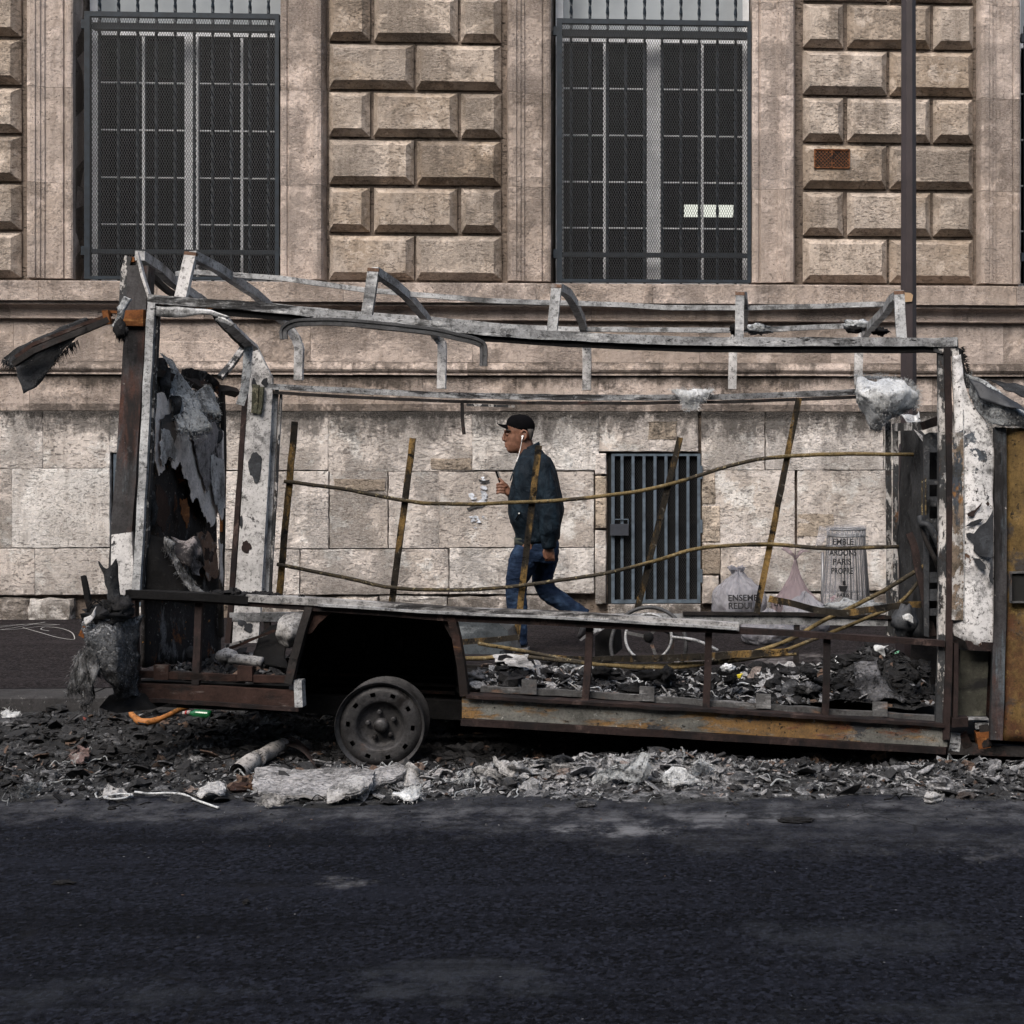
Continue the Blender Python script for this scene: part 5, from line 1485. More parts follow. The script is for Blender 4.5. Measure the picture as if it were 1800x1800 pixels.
# lower front structure
for pts, w_, mt in (([(1690,1290),(1700,1312)], .05, 'm_sill2'), ([(1712,1275),(1738,1270)], .03, 'm_grey'), ([(1716,1300),(1738,1296)], .08, 'm_rust'), ([(1678,1290),(1676,1318)], .05, 'm_grey'), ([(1726,1272),(1735,1310)], .05, 'm_dark')):
    vbeam('burnt_bracket', [N(*p, .06) for p in pts], w_, .06, mt, jit=.012, step=.02)
vplate('cab_sill', [N(1665,1306,.03),N(1900,1318,.03),N(1900,1334,.03),N(1665,1326,.03)], (0,.06,0), 'm_dark')
vbeam('cab_edge_strip', [N(1757,752,-.0),N(1758,900,-.0),N(1756,1100,-.0),N(1750,1300,-.0)], .062, .05, 'm_post', step=.1)
# cab panel and the body that goes on past the frame
cabp = N(1770,760,-.01)
mb = MB()
sk = [[N(1770,752,.0),N(1850,756,-.03),N(2000,770,-.05),N(2150,800,-.05)],
      [N(1771,1000,-.0),N(1850,1000,-.06),N(2000,1010,-.07),N(2160,1020,-.05)],
      [N(1768,1180,-.0),N(1850,1180,-.05),N(2000,1185,-.06),N(2170,1190,-.04)],
      [N(1764,1302,-.0),N(1850,1306,-.0),N(2000,1310,-.0),N(2170,1315,-.0)]]
patch(mb, sk, 6, 8, .006, 3, 0, .012, 20)
bw(mb, 'cab_door_panel', M['m_cab'], van, True)
vplate('door_recess', [N(1779,1008,-.035),N(1822,1008,-.06),N(1822,1057,-.06),N(1779,1057,-.035)], (0,.012,0), 'black')
for a, b, c, d in ((1776,1005,1825,1008),(1776,1057,1825,1060),(1776,1008,1779,1057)):
    vplate('recess_rim', [N(a,b,-.05),N(c,b,-.075),N(c,d,-.075),N(a,d,-.05)], (0,.03,0), 'm_dull')
vplate('bonnet_side', [N(2150,830,0),N(2420,950,0),N(2450,1120,0),N(2440,1300,0),N(2170,1312,0)], (0,.03,0), 'm_cab')
vplate('far_cab_side', [FR(1610,770,0),FR(2010,800,0),FR(2200,930,0),FR(2200,1230,0),FR(1600,1215,0)], (0,.03,0), 'm_dark')
vplate('cab_floor', [P(1670,1290,7.35),P(2420,1310,7.35),P(2200,1225,8.95),P(1600,1200,8.95)], (0,0,-.03), 'm_black')
vplate('bonnet', [P(2150,832,7.3),P(2420,952,7.3),P(2200,932,8.95),P(1990,850,8.95)], (0,0,-.02), 'm_cab')
v_, f_ = lathe([(.20,.0),(.222,.0),(.222,.16),(.12,.16),(.12,.02),(0,.02)], 32); mb = MB(); c = P(2290,1290,7.27); mb.add([Vector(v)+c for v in v_], f_); bw(mb, 'front_wheel', M['wheel'], van, True)
# insulation hanging over the cab roof
mb = MB()
patch(mb, [[N(1692,655,-.0),N(1712,664,-.04),N(1760,695,-.06),N(1800,718,-.05),N(1870,748,-.04)],
           [N(1698,680,-.02),N(1722,694,-.07),N(1762,712,-.1),N(1800,728,-.08),N(1870,756,-.05)],
           [N(1700,698,-.02),N(1728,716,-.07),N(1765,728,-.1),N(1805,740,-.08),N(1870,765,-.05)],
           [N(1712,712,-.01),N(1740,740,-.05),N(1768,750,-.07),N(1800,756,-.05),N(1870,775,-.03)]], 8, 7, .035, 5, .006, .03, 21)
fuzz(mb, 1500, .03, 6); bw(mb, 'hanging_insulation', M['fibre'], van, True)
mb = MB()
patch(mb, [[N(1704,664,-.055),N(1740,680,-.09),N(1800,716,-.1),N(1860,740,-.1)],[N(1726,700,-.1),N(1760,712,-.13),N(1800,722,-.13),N(1860,748,-.1)]], 8, 6, .02, 5, .006, .008, 22)
bw(mb, 'smoked_foil', M['m_bare'], van, True)
mb = MB()
patch(mb, [[P(1735,668,8.2),P(1770,672,8.2),P(1800,676,8.2),P(1880,690,8.2)],[P(1760,690,8.0),P(1785,698,8.0),P(1810,706,8.0),P(1880,730,8.0)]], 8, 6, .03, 5, .006, .02, 23)
bw(mb, 'hanging_insulation', M['fibre_dark'], van, True)
mb = MB(); patch(mb, [[N(1684,612,.05),N(1691,616,.05)],[N(1690,650,.03),N(1700,652,.03)],[N(1694,680,.0),N(1706,682,.0)]], 5, 6, .015, 9, .006, .02, 24)
fringe(mb, [N(1690,612,.05),N(1700,650,.03),N(1706,680,.0)], .03, 160, 21, .6, (1,0,-.2)); bw(mb, 'charred_tuft', M['char'], van, True)
# pale fibre clumps on the far rail
mb = MB()
patch(mb, [[FR(1504,664,-.1),FR(1520,662,-.14),FR(1560,668,-.16),FR(1598,674,-.1)],
           [FR(1503,690,-.14),FR(1530,688,-.22),FR(1570,694,-.24),FR(1610,690,-.12)],
           [FR(1512,712,-.12),FR(1535,712,-.22),FR(1570,716,-.22),FR(1611,706,-.1)],
           [FR(1524,736,-.08),FR(1545,738,-.14),FR(1568,730,-.14),FR(1606,718,-.08)],
           [FR(1532,748,-.05),FR(1545,746,-.08),FR(1566,736,-.08),FR(1580,730,-.05)]], 8, 7, .05, 6, .008, .06, 25)
fringe(mb, [FR(1598,674,-.1),FR(1611,690,-.12),FR(1608,716,-.1)], .035, 200, 14, .7, (1,0,.1))
fringe(mb, [FR(1504,662,-.1),FR(1560,666,-.12),FR(1598,672,-.1)], .025, 160, 15, .7, (0,0,1))
fuzz(mb, 1500, .035, 5); bw(mb, 'fibre_clump', M['fibre_pale'], van, True)
mb = MB(); patch(mb, [[FR(1516,715,-.06),FR(1530,722,-.06)],[FR(1525,742,-.06),FR(1540,744,-.06)],[FR(1530,758,-.05),FR(1550,756,-.05)]], 5, 6, .03, 8, .01, .02, 26); fringe(mb, [FR(1530,752,-.05),FR(1550,752,-.05)], .05, 50, 16, .4); bw(mb, 'charred_tuft', M['fibre'], van, True)
mb = MB()
patch(mb, [[FR(1177,684,-.05),FR(1200,685,-.08),FR(1230,683,-.08),FR(1253,685,-.05)],[FR(1190,696,-.06),FR(1206,700,-.1),FR(1230,698,-.1),FR(1246,692,-.05)],[FR(1200,708,-.05),FR(1212,714,-.06),FR(1224,710,-.06),FR(1236,702,-.05)]], 6, 5, .02, 8, .006, .03, 27)
fringe(mb, [FR(1200,708,-.05),FR(1212,714,-.06),FR(1226,712,-.06)], .03, 60, 17, .5)
fuzz(mb, 1500, .035, 5); bw(mb, 'fibre_clump', M['fibre_pale'], van, True)
vbeam('dangling_strip', [FR(812,706,-.01),FR(813,740,-.01),FR(816,764,-.01)], .022, .008, 'm_dark', jit=.003)
vbeam('dangling_strip', [FR(820,711,-.02),FR(905,714,-.02)], .016, .008, 'm_chips', jit=.003)
# crust of char lying on the waist rail
mb = MB()
for k in range(26):
    x = 372 + k*6.4; mb_y = 1047 + (x-372)*.055 - 4*math.sin(k*.5)
    lump(mb, N(x, mb_y - (6 if 400 < x < 450 else 1), -.0), (rng.uniform(.015,.035), .035, rng.uniform(.012,.028)), k, .6, 2.8, 10, 6)
bw(mb, 'char_crust', M['char'], van)
mb = MB()
for k in range(30):
    x = 540 + k*12; lump(mb, N(x, 1056 + (x-540)*.062, .0), (rng.uniform(.01,.03), .025, rng.uniform(.003,.008)), k+50, .6, 2.8, 8, 5)
bw(mb, 'char_crust', M['char'], van)
# ================================================================== things inside and behind the van
# collapsed lattice: leaning slats tied by two long rods
lat = empty('metal_lattice', P(1000, 900, 8.6), 0, 'warped lattice of five leaning rusty slats joined by two long bent rods inside the van', 'lattice')
YL = 8.55
def slat(a, b, w_=11):
    mb = MB(); sweep(mb, resample([P(*a, YL), P(*b, YL + .02)], .03), rect(w_*YL/F, .014), jit=.003)
    bw(mb, 'slat', M['m_slat'], lat)
slat((518,741),(491,1046)); slat((726,770),(689,1058)); slat((947,783),(906,1140)); slat((1196,769),(1120,1072)); slat((1404,700),(1330,1078))
for pts in ([(499,846),(600,859),(713,880),(800,886),(940,882),(1050,873),(1165,855),(1300,814),(1383,802),(1500,798),(1607,799)],
            [(487,992),(600,1014),(690,1033),(800,1037),(910,1030),(1050,1010),(1140,990),(1230,964),(1350,957),(1450,964),(1580,961)]):
    mb = MB(); sweep(mb, spline([P(a, b, YL - .015) for a, b in pts], 6), circ(.0115, 8), jit=.003)
    bw(mb, 'rod', M['m_rod'], lat, True)

ten = empty('collapsed_rods', P(1300, 1100, 8.2), 0, 'tangle of crossing ochre rods and bent slats lying low inside the van', 'rods')
YT = 8.15
for pts, r_ in (([(812,1158),(850,1157),(900,1153),(960,1158),(1050,1168),(1130,1173),(1200,1172),(1290,1155),(1380,1128),(1450,1090),(1550,1040),(1652,978)], .0125),
            ([(840,1131),(900,1141),(960,1152),(1010,1162),(1100,1170),(1240,1167),(1350,1152),(1420,1128),(1520,1088),(1580,1060),(1625,1010),(1655,968)], .0105),
            ([(1180,1168),(1270,1162),(1340,1155),(1400,1150)], .009)):
    mb = MB(); sweep(mb, spline([P(a, b, YT + (a-1200)*.0002) for a, b in pts], 6), circ(r_, 8), jit=.003)
    bw(mb, 'rod', M['m_rod'], ten, True)
for pts, w_, mt in (([(812,1128),(860,1125),(914,1120)], 10, 'm_slat'), ([(1352,1052),(1400,1063),(1450,1075),(1490,1077),(1540,1070),(1590,1064),(1620,1062)], 11, 'm_slat'),
                ([(930,1152),(1010,1160),(1110,1158),(1200,1156),(1300,1150),(1385,1146)], 12, 'm_slat')):
    mb = MB(); sweep(mb, spline([P(a, b, YT - .03) for a, b in pts], 4), rect(w_*YT/F, .014), jit=.004)
    bw(mb, 'slat', M[mt], ten)

def torus(mb, c, r, t, n=48, m=8, tilt=0.0, sq=1.0):
    pts = []
    for i in range(n + 1):
        a = 2*math.pi*i/n
        pts.append(Vector(c) + Vector((r*math.cos(a), r*math.sin(a)*math.sin(tilt), r*math.sin(a)*math.cos(tilt)*sq)))
    sweep(mb, pts, circ(t, m), cap=False)
sw = empty('spoked_wheel', P(1139, 1122, 8.25), 0, 'burnt three-spoked wheel inside a larger ring, standing in the ashes behind the waist rail', 'wheel')
mb = MB(); torus(mb, P(1140,1120,8.2), .132, .0085, tilt=R(8)); bw(mb, 'inner_ring', M['m_grey'], sw, True)
mb = MB(); torus(mb, P(1140,1134,8.3), .218, .0115, tilt=R(8)); bw(mb, 'outer_ring', M['m_trim'], sw, True)
c = P(1140,1120,8.2)
for a in (168, 52, 292):
    mb = MB(); e_ = c + Vector((.13*math.cos(R(a)), 0, .13*math.sin(R(a)))); sweep(mb, resample([c, e_], .03), rect(.018, .008), scale=None, jit=.002); bw(mb, 'spoke', M['m_dull'], sw)
mb = MB(); lump(mb, c - Vector((0,.01,0)), (.03,.018,.03), 2, .2); bw(mb, 'hub', M['m_black'], sw, True)
mb = MB(); sweep(mb, spline([P(1180,1120,8.2),P(1215,1124,8.2),P(1240,1132,8.2),P(1262,1144,8.2)], 5), circ(.010, 8)); bw(mb, 'bent_stay', M['m_grey'], sw, True)
mb = MB(); sweep(mb, spline([P(1158,1104,8.3),P(1190,1118,8.3),P(1215,1126,8.3)], 5), circ(.010, 8)); bw(mb, 'bent_stay', M['m_black'], sw, True)

# scorched appliance by the left wheel arch, and leftovers on the rear floor
def thing1(name, label, cat, fn, mat, smooth=True, group=None):
    mb = MB(); fn(mb)
    o = mb.build(name, M[mat] if isinstance(mat, str) else mat, None, smooth)
    me = o.data; a = np.empty(len(me.vertices)*3, dtype=np.float32); me.vertices.foreach_get('co', a); a = a.reshape(-1,3)
    c = (a.min(0) + a.max(0))/2; c[2] = a[:,2].min(); a -= c; me.vertices.foreach_set('co', a.ravel()); me.update(); o.location = [float(t) for t in c]
    return tag(o, label, cat, group)
thing1('ash_grey_cushion', 'pale ash-covered cushion leaning against the left side of the wheel arch', 'cushion',
       lambda mb: (patch(mb, [[P(500,1080,7.9),P(520,1076,7.88),P(538,1080,7.9)],[P(488,1098,7.85),P(512,1096,7.78),P(538,1096,7.85)],[P(483,1118,7.85),P(508,1120,7.76),P(530,1118,7.85)],[P(494,1134,7.9),P(505,1141,7.85),P(520,1136,7.9)]], 8, 6, .02, 6, .003, .07, 31)), 'ashpale')
thing1('charred_funnel', 'black cone of burnt sheeting on the rear floor beside the ash-covered cushion', 'sheet',
       lambda mb: patch(mb, [[P(488,1096,8.0),P(512,1104,7.9)],[P(462,1112,8.0),P(500,1136,7.85)],[P(448,1140,7.9),P(500,1158,7.75)],[P(440,1166,7.8),P(506,1180,7.6)]], 8, 7, .02, 6, .004, .02, 32), 'm_black')
thing1('rolled_mat', 'grey scorched roll lying on the rear floor', 'roll',
       lambda mb: (lump(mb, P(398,1152,7.75), (.055,.05,.035), 4, .3, 3, 20, 12), sweep(mb, resample([P(404,1158,7.74),P(430,1160,7.74),P(462,1164,7.74)], .02), circ(.03, 10), jit=.006)), 'ashpale')
thing1('scorched_disc', 'grey burnt disc leaning at the back of the rear floor', 'disc',
       lambda mb: lump(mb, P(337,1147,7.9), (.036,.012,.036), 4, .08, 2, 24, 12), 'm_perf')
for k, (pts, lb) in enumerate((([(396,1136),(430,1126),(470,1116)], 'thin pale strip lying across the rolled mat'), ([(400,1142),(440,1126),(484,1108)], 'thin brown strip lying slanted above the rolled mat'))):
    thing1('burnt_strip', lb, 'strip', lambda mb: sweep(mb, resample([P(a, b, 7.9 - .05*k) for a, b in pts], .03), rect(.014, .008), jit=.003), 'm_chips' if k == 0 else 'm_sill2', False)
# black box behind the slat, smoky sheet by the arch
thing1('smoked_glass_door', 'smoke-stained oven-like box standing behind the arch inside the van', 'appliance',
       lambda mb: prism(mb, [P(806,1088,8.3),P(870,1090,8.3),P(892,1108,8.3),P(902,1150,8.3),P(806,1150,8.3)], (0,.3,0)), layered('smoky_blue_glass', (.10,.115,.13), [((.32,.35,.38), 5, .52, .12, (.5,1,1.5)), ((.01,.01,.012), 4, .55, .05, A1)], .35, .2, .5, 40.0, .1), False)
thing1('burnt_box', 'black burnt box tipped over beside the three-spoked wheel', 'box',
       lambda mb: (prism(mb, [P(1046,1118,8.4),P(1078,1094,8.4),P(1082,1150,8.4),P(1046,1158,8.4)], (.02,.25,0))), 'm_black', False)
thing1('curved_grey_panel', 'small curved grey panel on top of the black burnt box', 'panel',
       lambda mb: patch(mb, [[P(1040,1098,8.35),P(1062,1094,8.3),P(1080,1092,8.35)],[P(1042,1116,8.32),P(1056,1110,8.27),P(1072,1100,8.3)]], 6, 5, .01, 5, .002, .01, 33), 'm_grey')

# ---------------------------------------------------------------- rubbish by the wall
def plastic(name, tint, alpha, rough=.25):
    n = NT(name)
    f = n.noise(n.pos, 7, 4)
    n.set(n.mix(f, tuple(x*.8 for x in tint), tint), rough, 0, n.bump(n.noise(n.vscale(n.pos, 1, 1, .4), 17, 6, .7, 1.2), .05, 1.0))
    n.b.inputs['Alpha'].default_value = alpha
    return n.m
M['bag'] = plastic('translucent_grey_plastic', (.38,.38,.43), .74, .12)
M['bag2'] = plastic('pink_tinted_plastic', (.34,.27,.30), .72)
M['bag3'] = plastic('clear_bin_liner', (.55,.55,.6), .34)
M['print'] = simple('black_print', (.018,.018,.02), .7, 0, .1, 5, 0, .1)
M['bin_wire'] = simple('grey_bin_wire', (.20,.205,.22), .4, .4)
M['contents'] = layered('mixed_litter', (.30,.28,.27), [((.45,.2,.25), 7, .6, .05, A1), ((.06,.15,.07), 6, .63, .04, A1), ((.6,.6,.6), 9, .55, .1, A1), ((.03,.03,.03), 7, .6, .1, A1)], .7, 0, .8, 41.0, .2)

def creased(c, r, seed, top=0.0, nu=72, nw=44, amp=.10, fold=.08, neck=None):
    vs, fs = [], []
    c = Vector(c)
    for i in range(nw + 1):
        th = math.pi*i/nw
        for j in range(nu):
            ph = 2*math.pi*j/nu
            d = Vector((math.sin(th)*math.cos(ph), math.sin(th)*math.sin(ph), math.cos(th)))
            k = 1 + amp*nz(d.x*2+seed, d.y*2, d.z*2) + .16*(.3-abs(nz(d.x*3.5, d.y*3.5+seed, d.z*2.2))) + .07*(.3-abs(nz(d.x*9, d.y*9+seed, d.z*6)))
            up = max(0, d.z)
            k += fold*up*math.sin(ph*11 + 3*nz(ph, seed)) * .6
            x, y, z = d.x*r[0]*k, d.y*r[1]*k, d.z*r[2]*k
            if z < -r[2]*.72: z = -r[2]*.72
            if neck and d.z > 0:
                s = max(0.06, 1 - up**neck[1]*1.0)
                x *= s; y *= s; z = z*(1 + neck[0]*up**2)
            vs.append(c + Vector((x, y, z)))
    for i in range(nw):
        for j in range(nu):
            a, b = i*nu+j, i*nu+(j+1) % nu
            fs.append((a, a+nu, b+nu, b))
    return vs, fs
def text_mesh(s, size, mat, parent, loc, rot=(R(90),0,0), squash=1.0, name='printed_words', bend=None, bold=.004):
    cu = bpy.data.curves.new('t', 'FONT'); cu.body = s; cu.size = size; cu.align_x = 'CENTER'; cu.align_y = 'CENTER'; cu.extrude = .0006; cu.space_line = .85; cu.offset = size*.022
    o = bpy.data.objects.new('t', cu); col.objects.link(o)
    dg = bpy.context.evaluated_depsgraph_get()
    me = bpy.data.meshes.new_from_object(o.evaluated_get(dg)); bpy.data.objects.remove(o)
    me.name = name
    for v in me.vertices:
        x, y, z = v.co; x *= squash
        q = Vector((x, y, z))
        if bend: q.z = z - bend*x*x
        v.co = q
    me.transform(Matrix.Rotation(rot[2], 4, 'Z') @ Matrix.Rotation(rot[0], 4, 'X') @ Matrix.Rotation(rot[1], 4, 'Y'))
    me.materials.clear(); me.materials.append(mat)
    ob = link(name, me, parent); ob.location = Vector(loc) - (Vector(parent.location) if parent else Vector())
    return ob

YB = 12.35
b1 = P(1297, 1040, YB)
bag = empty('rubbish_bag', (b1.x, YB, .12), 0, 'round knotted grey rubbish bag with a pinkish side, next to the cellar grille', 'rubbish bag', 'rubbish bags left by the wall')
v_, f_ = creased((b1.x, YB, .12 + .20), (.235,.22,.25), 3.3, neck=(.18,3)); mb = MB(); mb.add(v_, f_); bw(mb, 'bag_skin', M['bag'], bag, True)
mb = MB(); lump(mb, (b1.x, YB+.01, .12+.16), (.20,.19,.15), 5, .2, 2, 20, 12); bw(mb, 'litter_inside', M['contents'], bag, True)
mb = MB(); c = Vector((b1.x-.01, YB, .12+.45))
for k in range(7):
    a = k*.9; d = Vector((math.cos(a)*.06, math.sin(a)*.04, .05 + .02*math.sin(k*2.1)))
    patch(mb, [[c+Vector((-.015,0,-.03)), c+Vector((.015,0,-.03))],[c + d*.6 + Vector((-.03,0,0)), c + d*.6 + Vector((.03,0,0))],[c + d + Vector((-.025,0,.0)), c + d + Vector((.02,0,.01))]], 4, 4, .02, 12, .004, .002, k)
bw(mb, 'tied_top', M['bag'], bag, True)
text_mesh('ENSEMB', .072, M['print'], bag, (b1.x+.045, YB-.235, .12+.262), (R(78),0,R(4)), 1.0, bend=.5)
text_mesh('REDUI', .072, M['print'], bag, (b1.x+.02, YB-.252, .12+.195), (R(86),0,R(4)), 1.0, bend=.5)

b2 = P(1398, 1030, YB+.05)
bag = empty('rubbish_bag', (b2.x, YB+.05, .12), 0, 'tall pinkish rubbish bag tied in rabbit ears, between round bag and wire bin', 'rubbish bag', 'rubbish bags left by the wall')
v_, f_ = creased((b2.x, YB+.05, .12+.20), (.20,.17,.26), 7.7, neck=(.68,.9)); mb = MB(); mb.add(v_, f_); bw(mb, 'bag_skin', M['bag2'], bag, True)
mb = MB(); lump(mb, (b2.x, YB+.06, .12+.15), (.15,.13,.14), 9, .2, 2, 20, 12); bw(mb, 'litter_inside', M['contents'], bag, True)
for sx in (-1, 1):
    mb = MB(); c = Vector((b2.x-.0, YB+.04, .12+.60))
    patch(mb, [[c+Vector((-.012,0,-.03)), c+Vector((.012,0,-.03))],[c+Vector((sx*.05-.02,-.01,.02)), c+Vector((sx*.05+.02,-.01,.03))],[c+Vector((sx*.09-.03,0,.06)), c+Vector((sx*.09+.03,0,.09 if sx < 0 else .04))]], 5, 6, .02, 12, .006, .002, sx)
    bw(mb, 'knot_ear', M['bag2'], bag, True)
text_mesh('EN', .07, M['print'], bag, (b2.x-.155, YB-.10, .12+.20), (R(80),0,R(-50)), 1.0)

b3 = P(1352, 1105, 11.2)
bag = empty('rubbish_bag', (b3.x, 11.2, .12), 0, 'slumped pale rubbish bag in front of the others, seen under the far waist rail', 'rubbish bag', 'rubbish bags left by the wall')
v_, f_ = creased((b3.x, 11.2, .12+.10), (.22,.2,.15), 12.1, neck=(.1,4)); mb = MB(); mb.add(v_, f_); bw(mb, 'bag_skin', M['bag'], bag, True)
mb = MB(); lump(mb, (b3.x, 11.2, .12+.07), (.16,.15,.07), 15, .2, 2, 16, 10); bw(mb, 'litter_inside', M['contents'], bag, True)
b4 = P(1415, 1080, 11.9)
bag = empty('rubbish_bag', (b4.x, 11.9, .12), 0, 'low crumpled clear bag heaped at the foot of the tied one', 'rubbish bag', 'rubbish bags left by the wall')
v_, f_ = creased((b4.x, 11.9, .12+.12), (.2,.17,.19), 15.5, neck=(.1,4), fold=.14); mb = MB(); mb.add(v_, f_); bw(mb, 'bag_skin', M['bag'], bag, True)
mb = MB(); lump(mb, (b4.x, 11.9, .12+.09), (.15,.13,.09), 19, .2, 2, 16, 10); bw(mb, 'litter_inside', M['contents'], bag, True)

YW = 12.3
bc = P(1487, 1000, YW)
litter = empty('litter_bin', (bc.x, YW, .12), 0, 'wire litter bin holding a clear printed liner, against the wall right of the bags', 'litter bin')
ztop = P(1487, 930, YW).z
def ring(mb, z, r, t): 
    sweep(mb, [Vector((bc.x + r*math.cos(2*math.pi*i/32), YW + r*math.sin(2*math.pi*i/32), z)) for i in range(33)], circ(t, 6), cap=False)
for z, r, nm in ((ztop, .168, 'rim_ring'), (ztop-.055, .160, 'rim_ring'), (.2, .215, 'base_ring')):
    mb = MB(); ring(mb, z, r, .008); bw(mb, nm, M['bin_wire'], litter, True)
p = None
for k in range(22):
    a = 2*math.pi*k/22
    mb = MB(); sweep(mb, [Vector((bc.x + .165*math.cos(a), YW + .165*math.sin(a), ztop)), Vector((bc.x + .163*math.cos(a), YW + .163*math.sin(a), ztop-.08)), Vector((bc.x + .213*math.cos(a), YW + .213*math.sin(a), .2))], circ(.0055, 6))
    if math.cos(a) > -.15 or math.sin(a) > .2: bw(mb, 'upright_wire', M['bin_wire'], litter, True)
mb = MB(); sweep(mb, [Vector((bc.x-.2, YW, .12)), Vector((bc.x-.2, YW, ztop-.2))], circ(.012, 8)); bw(mb, 'stand', M['bin_wire'], litter, True)
mb = MB(); vs, fs = [], []
nu, nw = 60, 22
for i in range(nw+1):
    z = ztop + .03 - (ztop+.03-.25)*i/nw
    t = i/nw
    r0 = .172 if i < 2 else .148 + .052*t
    for j in range(nu):
        a = 2*math.pi*j/nu
        r = r0*(1 + .07*math.sin(a*9 + 2*nz(a*2, z*3)) * (0.3+t*.7) + .05*nz(math.cos(a)*3, math.sin(a)*3, z*5))
        vs.append((bc.x - .02*t + r*math.cos(a), YW + r*math.sin(a), z))
for i in range(nw):
    for j in range(nu):
        a, b = i*nu+j, i*nu+(j+1) % nu
        fs.append((a, b, b+nu, a+nu))
fs.append(tuple(nw*nu+j for j in range(nu)))
mb.add(vs, fs); bw(mb, 'bin_liner', M['bag3'], litter, True)
mb = MB(); patch(mb, [[P(1442,924,YW-.1),P(1462,926,YW-.14)],[P(1434,945,YW-.1),P(1452,948,YW-.15)],[P(1428,962,YW-.08),P(1446,958,YW-.12)]], 6, 7, .03, 9, .005, .003, 51); bw(mb, 'liner_fold', M['bag3'], litter, True)
for k, (s, y) in enumerate((('EMBLE', 953), ('ARDONS', 972), ('PARIS', 988), ('PROPRE', 1004))):
    c = P(1482 - (2 if k > 1 else 0), y, YW-.20); text_mesh(s, .072, M['print'], litter, (c.x, YW-.200 - k*.006, c.z), squash=(.88, .78, .88, .72)[k], bend=1.1)
mb = MB()
for q in ([(1474,1030),(1490,1030),(1487,1040),(1477,1040)], [(1481,1022),(1486,1020),(1487,1029),(1481,1029)]):
    prism(mb, [P(a, b, YW-.225) for a, b in q], (0,.002,0))
bw(mb, 'printed_ship_emblem', M['print'], litter)
c = P(1482, 1047, YW-.22); text_mesh('PARIS', .042, M['print'], litter, (c.x, YW-.218, c.z), bend=.8)
mb = MB(); lump(mb, (bc.x, YW, .34), (.14,.14,.07), 22, .3, 2, 16, 10); bw(mb, 'litter_inside', M['contents'], litter, True)
thing1('burnt_bundle', 'grey sooty bundle lying behind the far rail in front of the wire bin', 'bundle', lambda mb: (lump(mb, P(1500,1068,9.3), (.20,.1,.045), 4, .6, 2.2, 26, 14), lump(mb, P(1450,1072,9.3), (.1,.08,.02), 9, .6, 2.2, 20, 10)), 'fibre')

# ---------------------------------------------------------------- the walking man
YM = 10.8
pm = 1/F*YM            # metres per photo pixel at him
def Q(px, py, dy=0.0): return P(px, py, YM + dy)
man = empty('person', (Q(930, 1143).x, YM, .12), 0, 'man in black cap, navy jacket and jeans walking left with a phone and white earphones', 'person')
n_ = NT('skin'); c_ = n_.mix(n_.sm(n_.noise(n_.pos, 26, 4), .4, .65), (.125,.058,.036), (.20,.095,.062)); M['skin'] = n_.set(c_, .5, 0, n_.bump(n_.noise(n_.pos, 140, 3), .001, .4))
n_ = NT('navy_jacket_cloth'); wv = n_.noise(n_.vscale(n_.pos, 1.3, 1.3, .7), 9, 5, .6, .6)
M['jacket'] = n_.set(n_.mix(n_.sm(wv, .4, .62), (.0035,.0078,.0135), (.0085,.0175,.0275)), .7, 0, n_.bump(n_.noise(n_.vscale(n_.pos, 1, 1, .6), 14, 5, .65, .8), .03, .9), .15)
n_ = NT('blue_denim'); wv = n_.noise(n_.pos, 7, 5, .6)
M['jeans'] = n_.set(n_.mix(n_.sm(wv, .46, .66), (.008,.017,.040), (.028,.052,.10)), .85, 0, n_.bump(n_.noise(n_.vscale(n_.pos, .6, 1, 1.5), 28, 4, .6, .4), .012, .9), .15)
M['cap'] = simple('black_cap_cloth', (.0022,.0022,.003), .95, 0, .2, 30, .3, .08)
M['shoe'] = simple('dark_shoe', (.02,.02,.024), .5); M['sole'] = simple('grey_sole', (.14,.14,.15), .7)
M['hair'] = simple('grey_cropped_hair', (.05,.045,.042), .9, 0, .4, 90, .8)
M['white'] = simple('white_plastic', (.75,.75,.75), .35); M['phone'] = simple('black_phone', (.008,.008,.009), .2); M['shirt'] = simple('olive_shirt', (.03,.036,.03), .9)
def tube(mb, secs, n=18, cap=True, ex=2.0):
    """secs: (px, py, dy, in-plane radius px, depth radius px, direction angle or None)"""
    pts = [Q(s[0], s[1], s[2]) for s in secs]
    vs = []
    m = len(secs)
    for i, s in enumerate(secs):
        t = (pts[min(i+1, m-1)] - pts[max(0, i-1)]).normalized()
        d = Vector((0,1,0)); d = (d - t*d.dot(t)).normalized(); sd_ = t.cross(d)
        for j in range(n):
            a = 2*math.pi*j/n
            ca, sa = math.cos(a), math.sin(a)
            ca = math.copysign(abs(ca)**(2/ex), ca); sa = math.copysign(abs(sa)**(2/ex), sa)
            vs.append(pts[i] + sd_*(ca*s[3]*pm) + d*(sa*s[4]*pm))
    fs = [(i*n+j, i*n+(j+1) % n, (i+1)*n+(j+1) % n, (i+1)*n+j) for i in range(m-1) for j in range(n)]
    fs += [tuple(reversed(range(n))), tuple((m-1)*n+j for j in range(n))]
    mb.add(vs, fs)
